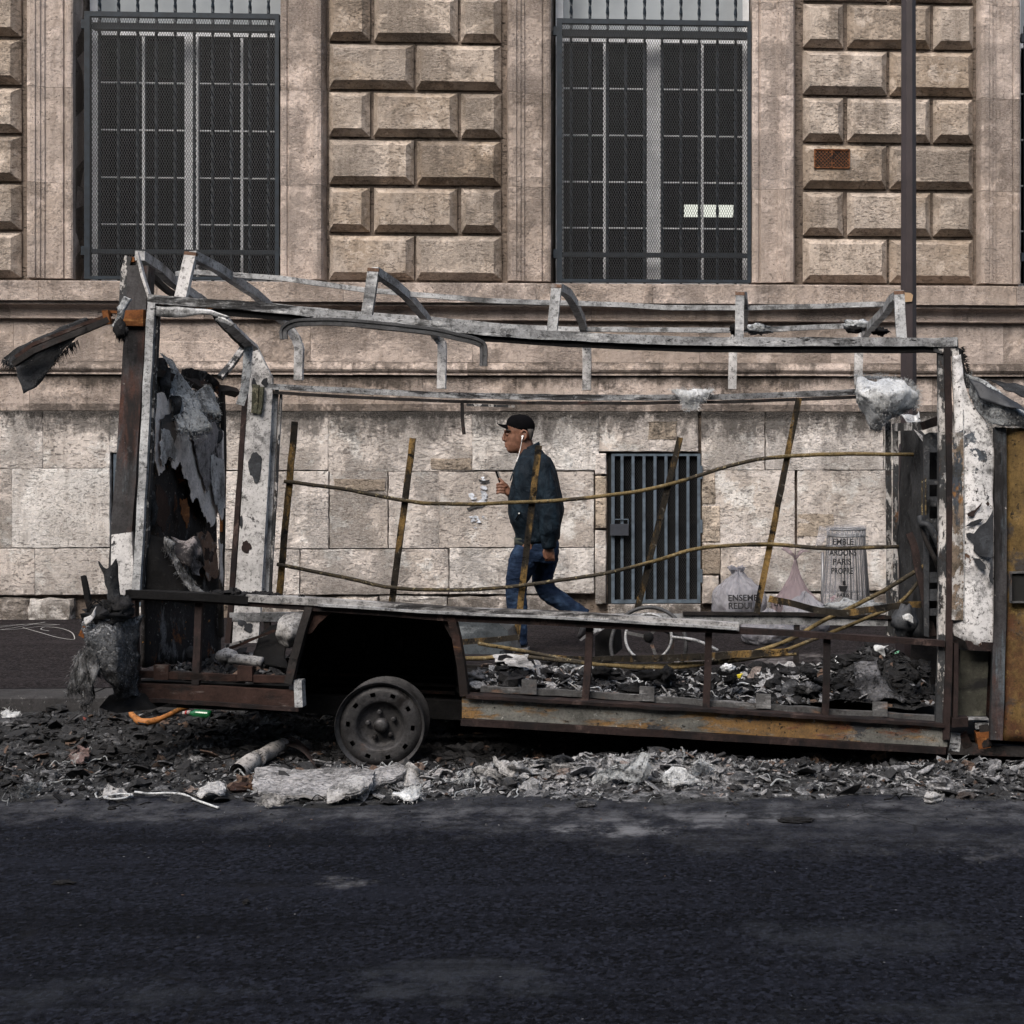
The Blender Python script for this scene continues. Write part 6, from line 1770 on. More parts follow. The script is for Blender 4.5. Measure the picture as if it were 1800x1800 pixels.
def hring(mb, secs, n=24, ex=2.3):
    """stack of horizontal rings: (py, x_front, x_back, half depth px, front sharpness)"""
    vs = []
    for (py, xf, xb, hw) in secs:
        cx, rx = (xf+xb)/2, (xb-xf)/2
        for j in range(n):
            a = 2*math.pi*j/n
            ca, sa = math.cos(a), math.sin(a)
            ca = math.copysign(abs(ca)**(2/ex), ca); sa = math.copysign(abs(sa)**(2/ex), sa)
            k = 1.0 - .22*max(0, -ca)**2      # narrower towards the face
            vs.append(Q(cx + rx*ca, py, sa*hw*k*pm))
    m = len(secs)
    fs = [(i*n+j, i*n+(j+1) % n, (i+1)*n+(j+1) % n, (i+1)*n+j) for i in range(m-1) for j in range(n)]
    fs += [tuple(reversed(range(n))), tuple((m-1)*n+j for j in range(n))]
    mb.add(vs, fs)
# body: head, neck, trunk, limbs, hands fused into one skin
bd = MB()
hring(bd, [(731,903,925,9),(735,896,932,14),(741,892,936,16.5),(748,890,938,17.5),(755,889,938.5,18),(758,888.2,938,17.8),(762,890.3,937.5,17.2),(767,889.6,936,16.8),(772,889.4,934,16.2),
           (776,889.8,931,15.4),(780,889.3,928,14.6),(784,890,925,13.8),(788,890.2,922,12.6),(792,891,918,11),(795,893.5,914,8.5),(797,897,911,5)])
tube(bd, [(888.6,759,0,1.8,3.0),(886.6,765,0,2.6,3.0),(885.4,770,0,3.4,3.8),(885.9,773.4,0,3.0,4.6),(889,775,0,2.4,3.4)], 12)     # nose
tube(bd, [(889.4,779,-.0,2.0,5.6),(888.2,780.6,0,1.7,5.2),(889.6,782,0,1.6,5)], 10)     # upper lip
tube(bd, [(890,783.2,0,1.8,5),(888.8,784.8,0,1.7,4.6),(890.4,786.5,0,1.6,4.5)], 10)
tube(bd, [(891,756.5,-.055,2,3.4),(888.8,757.4,-.03,2,3),(888.2,757.6,0,2.0,3),(888.8,757.4,.03,2,3),(891,756.5,.055,2,3.4)], 8)  # brow
for s in (-1, 1):
    lump(bd, Q(891.5,763.5,s*.034), .0115, 1, 0)
    # ear: shell with rim
    lump(bd, Q(921.5,766,s*.070), (.021,.009,.032), 3, .12)
    tube(bd, [(917,761,s*.078,1.3,1.3),(919.5,757,s*.083,1.5,1.5),(924,757,s*.085,1.6,1.5),(926.6,761,s*.084,1.6,1.5),(925.6,768,s*.081,1.5,1.5),(921.5,774,s*.075,1.8,1.5),(918.6,773,s*.072,1.5,1.4)], 8)
tube(bd, [(921,776,0,15,14),(924,790,0,15,14.5),(930,803,0,17,17),(934,818,0,22,28)], 18)       # neck
tube(bd, [(936,812,0,22,40),(938,840,0,32,44),(938,880,0,34,42),(936,915,0,33,39),(940,945,0,26,33),(946,958,0,24,30)], 20, ex=2.4)
# near arm (hanging) and far arm (bent up to the phone)
tube(bd, [(948,812,-.165,14,13),(953,845,-.20,13,12),(960,895,-.215,11,11),(963,930,-.21,9,9),(965,958,-.205,7,7.5)], 14)
tube(bd, [(944,815,.165,14,13),(946,850,.2,12,12),(944,885,.2,11,11),(925,880,.14,9,9),(905,872,.09,7.5,8),(893,866,.06,6.3,6.5)], 14)
# legs
tube(bd, [(934,955,-.085,20,20),(922,985,-.085,19,19),(910,1020,-.085,15,16),(906,1042,-.085,12,13),(909,1075,-.085,11,12),(913,1105,-.085,8,9),(914,1128,-.085,7,8),(912,1136,-.085,7,8)], 16)
tube(bd, [(948,955,.085,20,20),(951,990,.085,18,18),(952,1015,.085,14,15),(956,1035,.085,12,13),(985,1058,.085,12,12),(1012,1074,.085,9,9),(1026,1084,.085,7,7.5),(1029,1094,.085,7,8)], 16)
# hands
def fingers(mb, base, dirs, palm, thumb):
    pass
# near hand: relaxed fist, palm towards the thigh
tube(bd, [(964,957,-.205,6.6,5),(965,965,-.205,8.5,5.4),(966,973,-.205,9,5.6),(966,979,-.203,7.5,5)], 14)
for k, (x, L) in enumerate(((958.5,8),(963,9.2),(967.8,9),(972.3,7.4))):
    tube(bd, [(x,974,-.208,2.3,2.5),(x+.8,981,-.212,2.3,2.4),(x+1.6,985.5,-.200,2.2,2.2),(x+1.4,985,-.187,2.0,2.0),(x+.8,980.5,-.180,1.9,1.9)], 10)
tube(bd, [(958,965,-.212,2.8,2.8),(955.8,972,-.218,2.6,2.6),(957.5,979,-.217,2.3,2.3),(961,983,-.215,2,2)], 10)
# far hand holding the phone upright
tube(bd, [(896,868,.055,6,6),(890,862,.05,8,5.5),(885.5,856,.045,8.6,5.2),(882,851,.042,7,4.4)], 14)
for k, (y, L) in enumerate(((850.5,8),(855.5,8.6),(860.8,8.2),(865.8,6.6))):
    tube(bd, [(887,y+1,.026,2.5,2.5),(880,y-.5,.018,2.4,2.4),(874.6,y+.5,.022,2.2,2.2),(873.4,y+2,.04,2.0,2.0)], 10)
tube(bd, [(890,856,.03,3,3),(884.5,848,.022,2.7,2.7),(879.5,842.5,.024,2.4,2.4),(876.6,841,.03,2.0,2.0)], 10)
body = voxel(bd, 'body', M['skin'], man, .0045, 2)
# jacket
jk = MB()
tube(jk, [(935,790,0,14,17),(934,800,0,20,26),(937,812,0,28,42),(940,830,0,36,49),(941,850,0,41,50),(941,880,0,46,50),(943,900,0,48,49),(944,915,0,45,47),(945,926,0,41,44),(946,936,0,39,42),(946,947,0,38,41),(947,950,0,37,40)], 28, ex=2.4)
tube(jk, [(944,806,-.15,14,13),(951,822,-.185,19,17),(957,850,-.205,19,17),(962,880,-.22,18,16.5),(964,905,-.225,17.5,16),(965,930,-.22,16,15),(965,943,-.212,13,12.5),(965,953,-.207,11.5,11.5),(965.5,962,-.206,11,11)], 20)
tube(jk, [(942,806,.15,14,13),(946,825,.185,18,17),(948,855,.2,18,17),(944,885,.2,17,16),(926,884,.15,15,14),(908,876,.10,12,12),(898,870,.07,10,10)], 18)
def wr(p):
    q = Vector(p)
    return .014*nz(q.x*8, q.y*8, q.z*4.5) + .012*(.5-abs(nz(q.x*16+4, q.y*16, q.z*11+q.x*8)))
jacket = voxel(jk, 'jacket', M['jacket'], man, .008, 2, wr)
mb = MB()
tube(mb, [(921,783,-.0,0,0)]*2) if False else None
# stand-up collar, zip, pocket and ribbed hems
mb = MB()
cs = []
for i in range(21):
    a = R(-150 + 300*i/20)
    cs.append((math.cos(a), math.sin(a)))
vs = []
for (py, cx, rx, ry) in ((806,931,22,26),(792,932,17.5,20),(779,934,15,17),(776,934,14,16.2),(790,931,14.5,17)):
    for c, s in cs: vs.append(Q(cx + rx*c - (4 if py > 800 else 0)*(1-c)*.5, py + (1-c)*6.5, s*ry*pm))
n = 21
fs = [(i*n+j, i*n+j+1, (i+1)*n+j+1, (i+1)*n+j) for i in range(4) for j in range(n-1)]
mb.add(vs, fs); bw(mb, 'collar', M['jacket'], man, True)
mb = MB(); sweep(mb, [Q(909,812,-.09),Q(903,828,-.12),Q(897,845,-.14)], rect(.010,.006)); bw(mb, 'jacket_flap', M['jacket'], man)
mb = MB(); sweep(mb, spline([Q(915,900,-.212),Q(911,906,-.205),Q(906,914,-.19)], 4), rect(.008,.004)); bw(mb, 'pocket_edge', M['cap'], man)
mb = MB(); lump(mb, Q(912.5,902.5,-.217), .006, 1, 0); bw(mb, 'pocket_pull', M['white'], man, True)
mb = MB(); tube(mb, [(945,944,0,39.6,42),(945.5,949,0,38.4,41),(946,953,0,37,40)], 28, ex=2.4); bw(mb, 'jacket_hem', M['jacket'], man, True)
mb = MB(); tube(mb, [(965,951,-.208,12.6,12.4),(965.5,958,-.206,11.6,11.6),(966,963.5,-.205,10.6,10.6)], 20); bw(mb, 'cuff', M['jacket'], man, True)
mb = MB(); tube(mb, [(941,944,0,36,39),(941,958,0,36,39)], 24, ex=2.4); bw(mb, 'shirt_hem', M['shirt'], man, True)
# jeans
jn = MB()
tube(jn, [(944,944,0,34,36),(945,958,0,37,39),(944,972,0,38,40),(942,985,0,34,38)], 24, ex=2.4)
tube(jn, [(930,965,-.088,25,22),(920,985,-.088,26,22),(914,1005,-.088,23,20),(908,1022,-.088,19,18),(907,1040,-.088,18.5,17),(908,1060,-.088,18,16),(911,1085,-.088,15.5,15),(914,1108,-.088,13.5,14),(915,1128,-.088,12.5,13.5),(915,1134,-.088,12.5,13.5)], 20)
tube(jn, [(957,960,.085,26,22),(957,985,.085,24,21),(955,1005,.085,20,19),(954,1022,.085,18.5,18),(962,1040,.085,18,17),(984,1056,.085,16,15),(1005,1067,.085,13.5,13.5),(1021,1076,.085,12,12.5),(1031,1082,.085,11.5,12)], 20)
def wr2(p):
    q = Vector(p)
    return .008*nz(q.x*14, q.y*12, q.z*20) + .004*nz(q.x*40+4, q.y*30, q.z*45)
jeans = voxel(jn, 'jeans', M['jeans'], man, .008, 2, wr2)
mb = MB(); sweep(mb, spline([Q(965,960,-.17),Q(966,972,-.168),Q(960,984,-.166)], 4), rect(.004,.003)); bw(mb, 'jeans_seam', M['cap'], man)
# shoes
def shoe(name, pts, w_, py_sole, hl):
    pass
sh = empty('shoe'); sh.parent = man; sh.location = Q(905,1138,-.088) - Vector(man.location)
mb = MB(); tube(mb, [(926,1133,-.088,7,9),(918,1131,-.088,10,10.5),(906,1134,-.088,8,11),(894,1137,-.088,5.5,11),(884,1139,-.088,3.5,8)], 16); bw(mb, 'upper', M['shoe'], sh, True)
mb = MB()
prism(mb, [Q(928,1139,-.135),Q(884,1140,-.13),Q(884,1144,-.13),Q(928,1144,-.135)], (0,.09,0)); bw(mb, 'sole', M['sole'], sh)
sh = empty('shoe'); sh.parent = man; sh.location = Q(1028,1105,.085) - Vector(man.location)
mb = MB(); tube(mb, [(1040,1088,.085,7,9),(1034,1094,.085,10,10.5),(1028,1104,.085,8,11),(1022,1114,.085,5.5,11),(1017,1121,.085,3.5,8)], 16); bw(mb, 'upper', M['shoe'], sh, True)
mb = MB(); prism(mb, [Q(1047,1088,.04),Q(1036,1110,.04),Q(1018,1125,.045),Q(1022,1127,.045),Q(1041,1112,.04),Q(1051,1090,.04)], (0,.09,0)); bw(mb, 'sole', M['sole'], sh)
# cap
cp = empty('cap'); cp.parent = man; cp.location = Q(912,745) - Vector(man.location)
mb = MB()
hring(mb, [(757,895,939.5,17.5),(752,891,940.5,19.2),(746,889.5,940.3,20),(740,890.5,938,19.4),(735,893.5,934,17.4),(731,898,929,13.6),(729,905,922,7.6),(728.6,911,916,2)], 28, 2.1)
bw(mb, 'crown', M['cap'], cp, True)
mb = MB(); vs = []
for i in range(8):
    t = i/7
    for j in range(11):
        a = R(-88 + 176*j/10)
        hw = 17*(1 - .18*t)
        x = 894 - (20.5*t)*math.cos(a)**.7 - 3*t*0 - 5*math.cos(a)*(1-t)*.6
        y = 749.5 - 6*t + 3.6*abs(math.sin(a))**1.6*(1-.2*t) + 2.2*math.sin(math.pi*t)
        vs.append(Q(x, y, math.sin(a)*hw*pm))
n = 11
base = len(vs)
vs += [v + Vector((0,0,-.007)) for v in vs]
fs = [(i*n+j, i*n+j+1, (i+1)*n+j+1, (i+1)*n+j) for i in range(7) for j in range(n-1)]
fs += [(base+i*n+j, base+(i+1)*n+j, base+(i+1)*n+j+1, base+i*n+j+1) for i in range(7) for j in range(n-1)]
fs += [(7*n+j, 7*n+j+1, base+7*n+j+1, base+7*n+j) for j in range(n-1)]
mb.add(vs, fs); bw(mb, 'peak', M['cap'], cp, True)
mb = MB(); lump(mb, Q(913.5,728.4), (.007,.007,.004), 1, 0); bw(mb, 'button', M['cap'], cp, True)
# hair below the cap
mb = MB(); hring(mb, [(754,922,938.8,17.6),(760,925,938.4,17.8),(766,928,937.2,16.8),(772,930,935,15),(774,931,934,13)], 20, 2.2); bw(mb, 'cropped_hair', M['hair'], man, True)
for s in (-1, 1):
    mb = MB(); lump(mb, Q(890.6,763.6,s*.036), (.006,.009,.0045), 1, 0); bw(mb, 'eye', simple('eye_dark', (.02,.012,.01), .2), man, True)
mb = MB(); tube(mb, [(889.2,756.9,-.048,1.0,2.5),(892,755.6,-.058,1.1,2.5),(897,757,-.066,.8,1.5)], 8); bw(mb, 'eyebrow', M['hair'], man, True)
# earphone and lead
ep = empty('earphone'); ep.parent = man; ep.location = Q(918,769,-.09) - Vector(man.location)
mb = MB(); lump(mb, Q(918.6,767.5,-.087), (.010,.009,.010), 1, 0); sweep(mb, [Q(918.3,768,-.092),Q(917,776,-.092)], circ(.004,8)); bw(mb, 'bud', M['white'], ep, True)
mb = MB(); sweep(mb, spline([Q(917,776,-.092),Q(915.5,785,-.085),Q(913,795,-.09),Q(911,803,-.10),Q(907,812,-.115)], 6), circ(.0026,6)); bw(mb, 'lead', M['white'], ep, True)
mb = MB(); prism(mb, [Q(870.2,829.5,.030),Q(873.8,828.6,.030),Q(883.2,854.5,.030),Q(879.8,855.8,.030)], (0,.072,0)); ph = thing1('phone', 'black phone held upright in the walking man\'s raised hand', 'phone', lambda m2: m2.add(mb.v, mb.f), 'phone', False)

# ================================================================== debris on the road
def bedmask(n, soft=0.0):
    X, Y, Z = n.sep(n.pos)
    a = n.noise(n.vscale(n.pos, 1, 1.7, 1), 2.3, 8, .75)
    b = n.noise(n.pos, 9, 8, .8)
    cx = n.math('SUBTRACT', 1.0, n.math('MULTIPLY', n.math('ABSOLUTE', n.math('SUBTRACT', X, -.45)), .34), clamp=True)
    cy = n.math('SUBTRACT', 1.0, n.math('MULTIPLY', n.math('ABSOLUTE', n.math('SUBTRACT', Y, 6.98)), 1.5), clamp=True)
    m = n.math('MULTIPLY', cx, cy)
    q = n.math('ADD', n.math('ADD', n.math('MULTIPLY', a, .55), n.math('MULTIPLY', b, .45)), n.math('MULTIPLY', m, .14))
    road = n.math('MULTIPLY', n.sm(Y, 7.22, 7.5), n.sm(Z, .18, .15))  # under the van: black char, with the van's shade put into the colour too
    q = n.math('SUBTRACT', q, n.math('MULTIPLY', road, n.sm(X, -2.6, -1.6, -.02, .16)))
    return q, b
def rubble_mat(name, stops, k=.35, rough=.9, bump=1.0, lift=0.0):
    n = NT(name)
    r = n.geo.outputs['Random Per Island']
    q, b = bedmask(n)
    f = n.math('ADD', n.math('MULTIPLY', n.math('SUBTRACT', r, .5), k), q)
    c = n.ramp(n.math('ADD', f, lift), stops)
    hue = n.math('FRACT', n.math('MULTIPLY', r, 91.7))
    c = n.mix(n.sm(hue, .93, .94, 0, .6), c, (.20,.12,.08))
    v = n.noise(n.pos, 70, 5, .75)
    c = n.mix(n.sm(v, .38, .62, 0, .7), c, (.015,.015,.017))
    return n.set(c, rough, 0, n.bump(v, .006, bump))
STOPS = [(0,(.004,.004,.005)),(.44,(.009,.009,.011)),(.53,(.024,.025,.028)),(.585,(.085,.087,.095)),(.66,(.34,.34,.355)),(1,(.50,.50,.51))]
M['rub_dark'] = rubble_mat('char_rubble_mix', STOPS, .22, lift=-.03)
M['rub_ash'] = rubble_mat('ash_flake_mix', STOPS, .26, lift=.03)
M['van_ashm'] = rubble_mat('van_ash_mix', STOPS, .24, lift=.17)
def ashbed_mat(name):
    n = NT(name)
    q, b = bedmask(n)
    b2 = n.noise(n.pos, 45, 6, .8)
    q = n.math('ADD', q, n.math('MULTIPLY', n.math('SUBTRACT', b2, .5), .22))
    c = n.ramp(q, STOPS)
    h = n.math('ADD', n.math('MULTIPLY', b, 1.2), n.math('MULTIPLY', b2, 1.0))
    return n.set(c, .95, 0, n.bump(h, .035, 1.0))
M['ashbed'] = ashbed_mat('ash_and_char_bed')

def gauss(x, m, s): return math.exp(-((x-m)/s)**2)
def bed_h(x, y):
    front = 6.66 + .16*nz(x*1.3, 3.3) + .10*nz(x*4, 1.1) + .05*nz(x*11, 4.1) - .12*gauss(x, -1.9, .7) - .1*gauss(x, -.4, .6) + .05*gauss(x, 1.6, .6)
    t = (y - front)/.35
    if t <= 0: return -.012 + max(-.02, t*.02)
    e = min(1, t)
    e = e*e*(3-2*e)
    h = .012 + .018*abs(nz(x*3, y*3)) + .014*nz(x*9, y*9, 2) + .010*nz(x*23, y*23, 5)
    h += .085*gauss(y, 7.1, .15)*(gauss(x, -.58, .30) + gauss(x, -.15, .22)*.8 + .4*gauss(x, .2, .2) + .35*gauss(x, -1.0, .25))*(1 + .5*nz(x*7, y*7))
    h += .04*gauss(y, 7.1, .14)*(gauss(x, .98, .22) + .5*gauss(x, 1.35, .3))*(1 + .5*nz(x*7, y*7))
    h += .05*(gauss(x, -3.4, .8)*gauss(y, 7.9, .5))*(1 + .6*nz(x*5, y*5))
    return h*e
def heightfield(name, x0, x1, y0, y1, step, hf, mat, kind='stuff', label=None, cat=None):
    nx, ny = int((x1-x0)/step), int((y1-y0)/step)
    vs = [(x0 + (x1-x0)*i/nx, y0 + (y1-y0)*j/ny, 0) for j in range(ny+1) for i in range(nx+1)]
    vs = [(x, y, hf(x, y)) for x, y, _ in vs]
    fs = [(j*(nx+1)+i, j*(nx+1)+i+1, (j+1)*(nx+1)+i+1, (j+1)*(nx+1)+i) for j in range(ny) for i in range(nx)]
    mb = MB(); mb.add(vs, fs)
    return tag(mb.build(name, mat, None, True), label, cat, kind=kind)
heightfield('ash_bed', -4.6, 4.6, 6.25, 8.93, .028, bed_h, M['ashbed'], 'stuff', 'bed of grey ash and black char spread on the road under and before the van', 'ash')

def shards(name, n, pos, hf, size, mat, seed, label, cat, flat=.5, thick=.3, tilt=.9, curl=.0):
    r = random.Random(seed)
    vs, fs = [], []
    for _ in range(n):
        x, y, k = pos(r)
        z = hf(x, y)
        if z is None: continue
        s = size(r)*k
        m = r.choice((4, 5, 5, 6))
        a0 = r.uniform(0, 6.28)
        tl = Vector((r.gauss(0, tilt), r.gauss(0, tilt), 1)).normalized()
        u = tl.orthogonal().normalized(); u.rotate(Matrix.Rotation(a0, 3, tl)); v = tl.cross(u)
        asp = r.uniform(flat, 1.0)
        c = Vector((x, y, z + s*r.uniform(.05, .55)))
        b = len(vs)
        cu = r.uniform(-.25, .25)*s
        for i in range(m):
            a = 2*math.pi*i/m + r.uniform(-.35, .35)
            q = r.uniform(.6, 1.1)
            e = u*(s*q*math.cos(a)) + v*(s*q*asp*math.sin(a)) + tl*(cu*math.cos(a)**2)
            vs.append(c + e)
        vs.append(c + tl*(s*r.uniform(.05, .3)*thick*2))
        vs.append(c - tl*(s*r.uniform(.3, .9)*thick))
        t, d = b+m, b+m+1
        for i in range(m):
            j = b + (i+1) % m
            fs.append((b+i, j, t)); fs.append((j, b+i, d))
    mb = MB(); mb.add(vs, fs)
    return tag(mb.build(name, mat), label, cat, kind='stuff')
def pos_road(dark):
    def f(r):
        while True:
            x = r.uniform(-4.5, 3.2); y = r.uniform(6.15, 8.9)
            if dark:
                p = .25 + .75*gauss(x, -2.9, 1.3)*gauss(y, 7.6, .8) + .5*gauss(y, 7.1, .3) - .15*(y > 7.7)*(x > -1.5)
            else:
                p = .06 + .95*gauss(y, 7.0, .24)*(.25 + gauss(x, -.7, .9) + .5*gauss(x, -2.0, .6) + .5*gauss(x, .95, .35) + .25*gauss(x,1.9,.5))
                if y > 7.6: p *= .2
            e_ = max(0, min(1, (y - 6.2 - .2*nz(x*1.7, 7.7))/.5))
            p *= e_*e_
            if r.random() < p: return x, y, r.uniform(.5, 1)**.5*(.3 + .7*e_)
    return f
szs = lambda a, b: (lambda r: a + (b-a)*r.random()**3.2)
shards('char_rubble', 17000, pos_road(True), lambda x, y: bed_h(x, y), szs(.003, .036), M['rub_dark'], 11, 'black char crumbs scattered over the ash bed', 'char', .35)
shards('ash_flakes', 14000, pos_road(False), lambda x, y: bed_h(x, y), szs(.003, .033), M['rub_ash'], 12, 'pale ash flakes scattered in front of the van', 'ash flakes', .3, .18, .7)
# little grit further out on the asphalt
def pos_grit(r):
    y = 6.6 - abs(r.gauss(0, .5)) if r.random() < .8 else r.uniform(3.6, 6.4)
    return r.uniform(-3.6, 2.6), max(3.4, y), 1
shards('road_grit', 1500, pos_grit, lambda x, y: .0, szs(.0015, .009), M['rub_dark'], 13, 'small dark grit strewn on the asphalt', 'grit')
# torn plates and char nuggets between them
def plates(name, n, pos, hf, size, mat, seed, label, cat, tilt=.45):
    r = random.Random(seed); mb = MB()
    for _ in range(n):
        x, y, k = pos(r); z = hf(x, y)
        if z is None: continue
        s = size(r); m = r.randint(8, 12)
        tl = Vector((r.gauss(0, tilt), r.gauss(0, tilt), 1)).normalized()
        u = tl.orthogonal().normalized(); u.rotate(Matrix.Rotation(r.uniform(0, 6.28), 3, tl)); v = tl.cross(u)
        asp = r.uniform(.3, .9); c = Vector((x, y, z + s*.25)); cu = r.uniform(-.25, .45)/s*.4
        vs = []
        for lay in (0, 1):
            for ring in (1.0, .5):
                for i in range(m):
                    a = 2*math.pi*i/m
                    if lay == 0 and ring == 1.0: pass
                    rr = s*ring*(.62 + .38*abs(nz(x*9 + math.cos(a)*1.7, y*9 + math.sin(a)*1.7, seed)) * 2)
                    e_ = u*(rr*math.cos(a)) + v*(rr*asp*math.sin(a))
                    h_ = cu*(rr*math.cos(a))**2*s*4 + .006*nz(x*20+math.cos(a)*2, y*20+math.sin(a)*2, ring)
                    vs.append(c + e_ + tl*(h_ - lay*.006))
            vs.append(c - tl*lay*.006)
        fs = []
        L = 2*m + 1
        for i in range(m):
            j = (i+1) % m
            fs += [(i, j, m+j, m+i), (m+i, m+j, 2*m), (L+j, L+i, L+m+i, L+m+j), (L+m+j, L+m+i, L+2*m), (j, i, L+i, L+j)]
        mb.add(vs, fs)
    return tag(mb.build(name, mat), label, cat, kind='stuff')
plates('ash_plates', 420, pos_road(False), bed_h, lambda r: .02 + .06*r.random()**1.8, M['rub_ash'], 31, 'torn flat ash plates tipped over one another along the road edge', 'ash plates', .5)
plates('char_plates', 420, pos_road(True), bed_h, lambda r: .02 + .07*r.random()**2, M['rub_dark'], 32, 'dark flat plates of burnt board in the road debris', 'burnt plates', .4)
def nuggets(name, n, pos, hf, size, mat, seed, label):
    r = random.Random(seed); mb = MB()
    for k in range(n):
        x, y, _ = pos(r); z = hf(x, y)
        if z is None: continue
        s = size(r)
        lump(mb, (x, y, z + s*.25), (s*r.uniform(.8, 1.5), s*r.uniform(.8, 1.3), s*r.uniform(.5, .9)), k*1.37, .9, 2.2, 9, 6, fine=.5)
    return tag(mb.build(name, mat), label, 'char', kind='stuff')
nuggets('char_nuggets', 420, pos_road(True), bed_h, lambda r: .012 + .035*r.random()**2, M['rub_dark'], 41, 'rounded black lumps of char in the road debris')
# fibres in the ash
def fibres(name, n, pos, hf, mat, seed, L=.06, label=None):
    r = random.Random(seed); mb = MB()
    for _ in range(n):
        x, y, k = pos(r); z = hf(x, y)
        if z is None: continue
        a = r.uniform(0, 6.28); l_ = L*r.uniform(.3, 1)
        p0 = Vector((x, y, z+.004)); d = Vector((math.cos(a), math.sin(a), r.uniform(-.05, .7))).normalized()*l_
        s = Vector((0, 0, .0016)); w_ = Vector((-math.sin(a), math.cos(a), 0))*.0016
        mid = p0 + d*.5 + Vector((0,0,.25*l_*r.uniform(0, 1)))
        mb.add([p0-w_, p0+w_, mid-w_, mid+w_, p0+d, mid+s*1.5], [(0,1,3,2),(2,3,4),(0,2,5),(5,2,4)])
    return tag(mb.build(name, mat), label, 'fibres', kind='stuff')
fibres('ash_fibres', 1300, pos_road(False), bed_h, M['fibre'], 14, .045, 'pale frayed fibres lying in the ash')

def wires(name, n, pos, hf, mat, seed, L, label, t=.0022):
    r = random.Random(seed); mb = MB()
    for _ in range(n):
        x, y, _k = pos(r); z = hf(x, y)
        if z is None: continue
        a = r.uniform(0, 6.28); q = [Vector((x, y, z + .01))]
        st = L*r.uniform(.5, 1)/6
        for k in range(6):
            a += r.gauss(0, .7); x += math.cos(a)*st; y += math.sin(a)*st*.7
            zz_ = hf(x, y)
            if zz_ is None: break
            q.append(Vector((x, y, zz_ + .012 + abs(r.gauss(0, .014)))))
        if len(q) > 2: sweep(mb, spline(q, 3), circ(t*r.uniform(.6, 1.6), 5))
    return tag(mb.build(name, mat), label, 'wires', kind='stuff')
wires('burnt_wires', 90, pos_road(True), bed_h, M['m_black'], 51, .35, 'thin burnt wires tangled in the road debris')
wires('pale_wires', 60, pos_road(False), bed_h, M['fibre'], 52, .22, 'pale curled strips and wires in the ash on the road', .003)
# debris on the van floor
def floor_z(x, y, side='main'):
    a, b, c, d = fl2
    ty = (y - 7.34)/(8.95-7.34)
    zn = a.z + (b.z-a.z)*((x-a.x)/(b.x-a.x)); zf = d.z + (c.z-d.z)*((x-d.x)/(c.x-d.x))
    return zn + (zf-zn)*ty
def van_h(x, y):
    if x < -1.42 + (y-7.34)*.0 or x > 1.05: return None
    h = .035 + .03*nz(x*4, y*4) + .02*nz(x*11, y*11)
    h += .085*gauss(x, .80, .2)*gauss(y, 7.92, .22)
    h += .15*gauss(x, .75, .45)*gauss(y, 7.95, .45)*(1 + .5*nz(x*6, y*6)) + .05*gauss(x, .25, .3)*gauss(y, 8.2, .4) + .035*gauss(x, -1.1, .3)*gauss(y, 7.8, .3) + .02*gauss(y, 8.0, .4)
    return floor_z(x, y) + max(.005, h)
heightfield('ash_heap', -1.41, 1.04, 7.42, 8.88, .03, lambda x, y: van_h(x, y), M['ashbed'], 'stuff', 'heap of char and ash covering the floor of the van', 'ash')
def pos_van(r):
    while True:
        x, y = r.uniform(-1.4, 1.03), r.uniform(7.42, 8.85)
        if r.random() < .35 + .65*gauss(y, 7.8, .4): return x, y, 1
shards('van_char', 6000, pos_van, van_h, szs(.004, .038), M['rub_dark'], 15, 'black charred lumps heaped on the van floor', 'char', .4, .4)
def pos_van2(r):
    while True:
        x, y = r.uniform(-1.38, 1.03), r.uniform(7.42, 8.5)
        if r.random() < .22 + .8*(gauss(x, -1.15, .3) + .5*gauss(x, -.5, .4) + gauss(x, .1, .35) - .3*gauss(x, .75, .3)): return x, y, 1
shards('van_ash', 5200, pos_van2, van_h, szs(.004, .036), M['van_ashm'], 16, 'pale ash flakes over the char on the van floor', 'ash flakes', .3, .2, .8)
nuggets('van_nuggets', 260, pos_van, van_h, lambda r: .016 + .045*r.random()**2, M['char'], 42, 'knobbly black lumps of char heaped in the van')
plates('van_plates', 420, pos_van2, van_h, lambda r: .02 + .06*r.random()**1.8, M['van_ashm'], 33, 'torn ash plates lying over the char in the van', 'ash plates', .6)
wires('van_wires', 60, pos_van, van_h, M['m_black'], 53, .4, 'burnt wires tangled over the ash in the van', .003)
wires('van_strips', 40, pos_van2, van_h, M['fibre_pale'], 54, .2, 'curled pale strips in the ash in the van', .003)
def rear_z(x, y): 
    if x < -3.05 or x > -2.32: return None
    return P(238,1196,7.36).z + (P(508,1206,7.36).z - P(238,1196,7.36).z)*((x+3.1)/.78) - (y-7.36)*.05 + .02 + .02*nz(x*8, y*8)
def pos_rear(r): return r.uniform(-3.04, -2.33), r.uniform(7.4, 8.5), 1
shards('rear_char', 1500, pos_rear, rear_z, szs(.006, .05), M['rub_dark'], 17, 'charred crumbs on the rear floor of the van', 'char', .4, .4)
shards('rear_ash', 700, pos_rear, rear_z, szs(.004, .042), M['rub_ash'], 18, 'ash flakes on the rear floor of the van', 'ash flakes', .3, .2, .8)

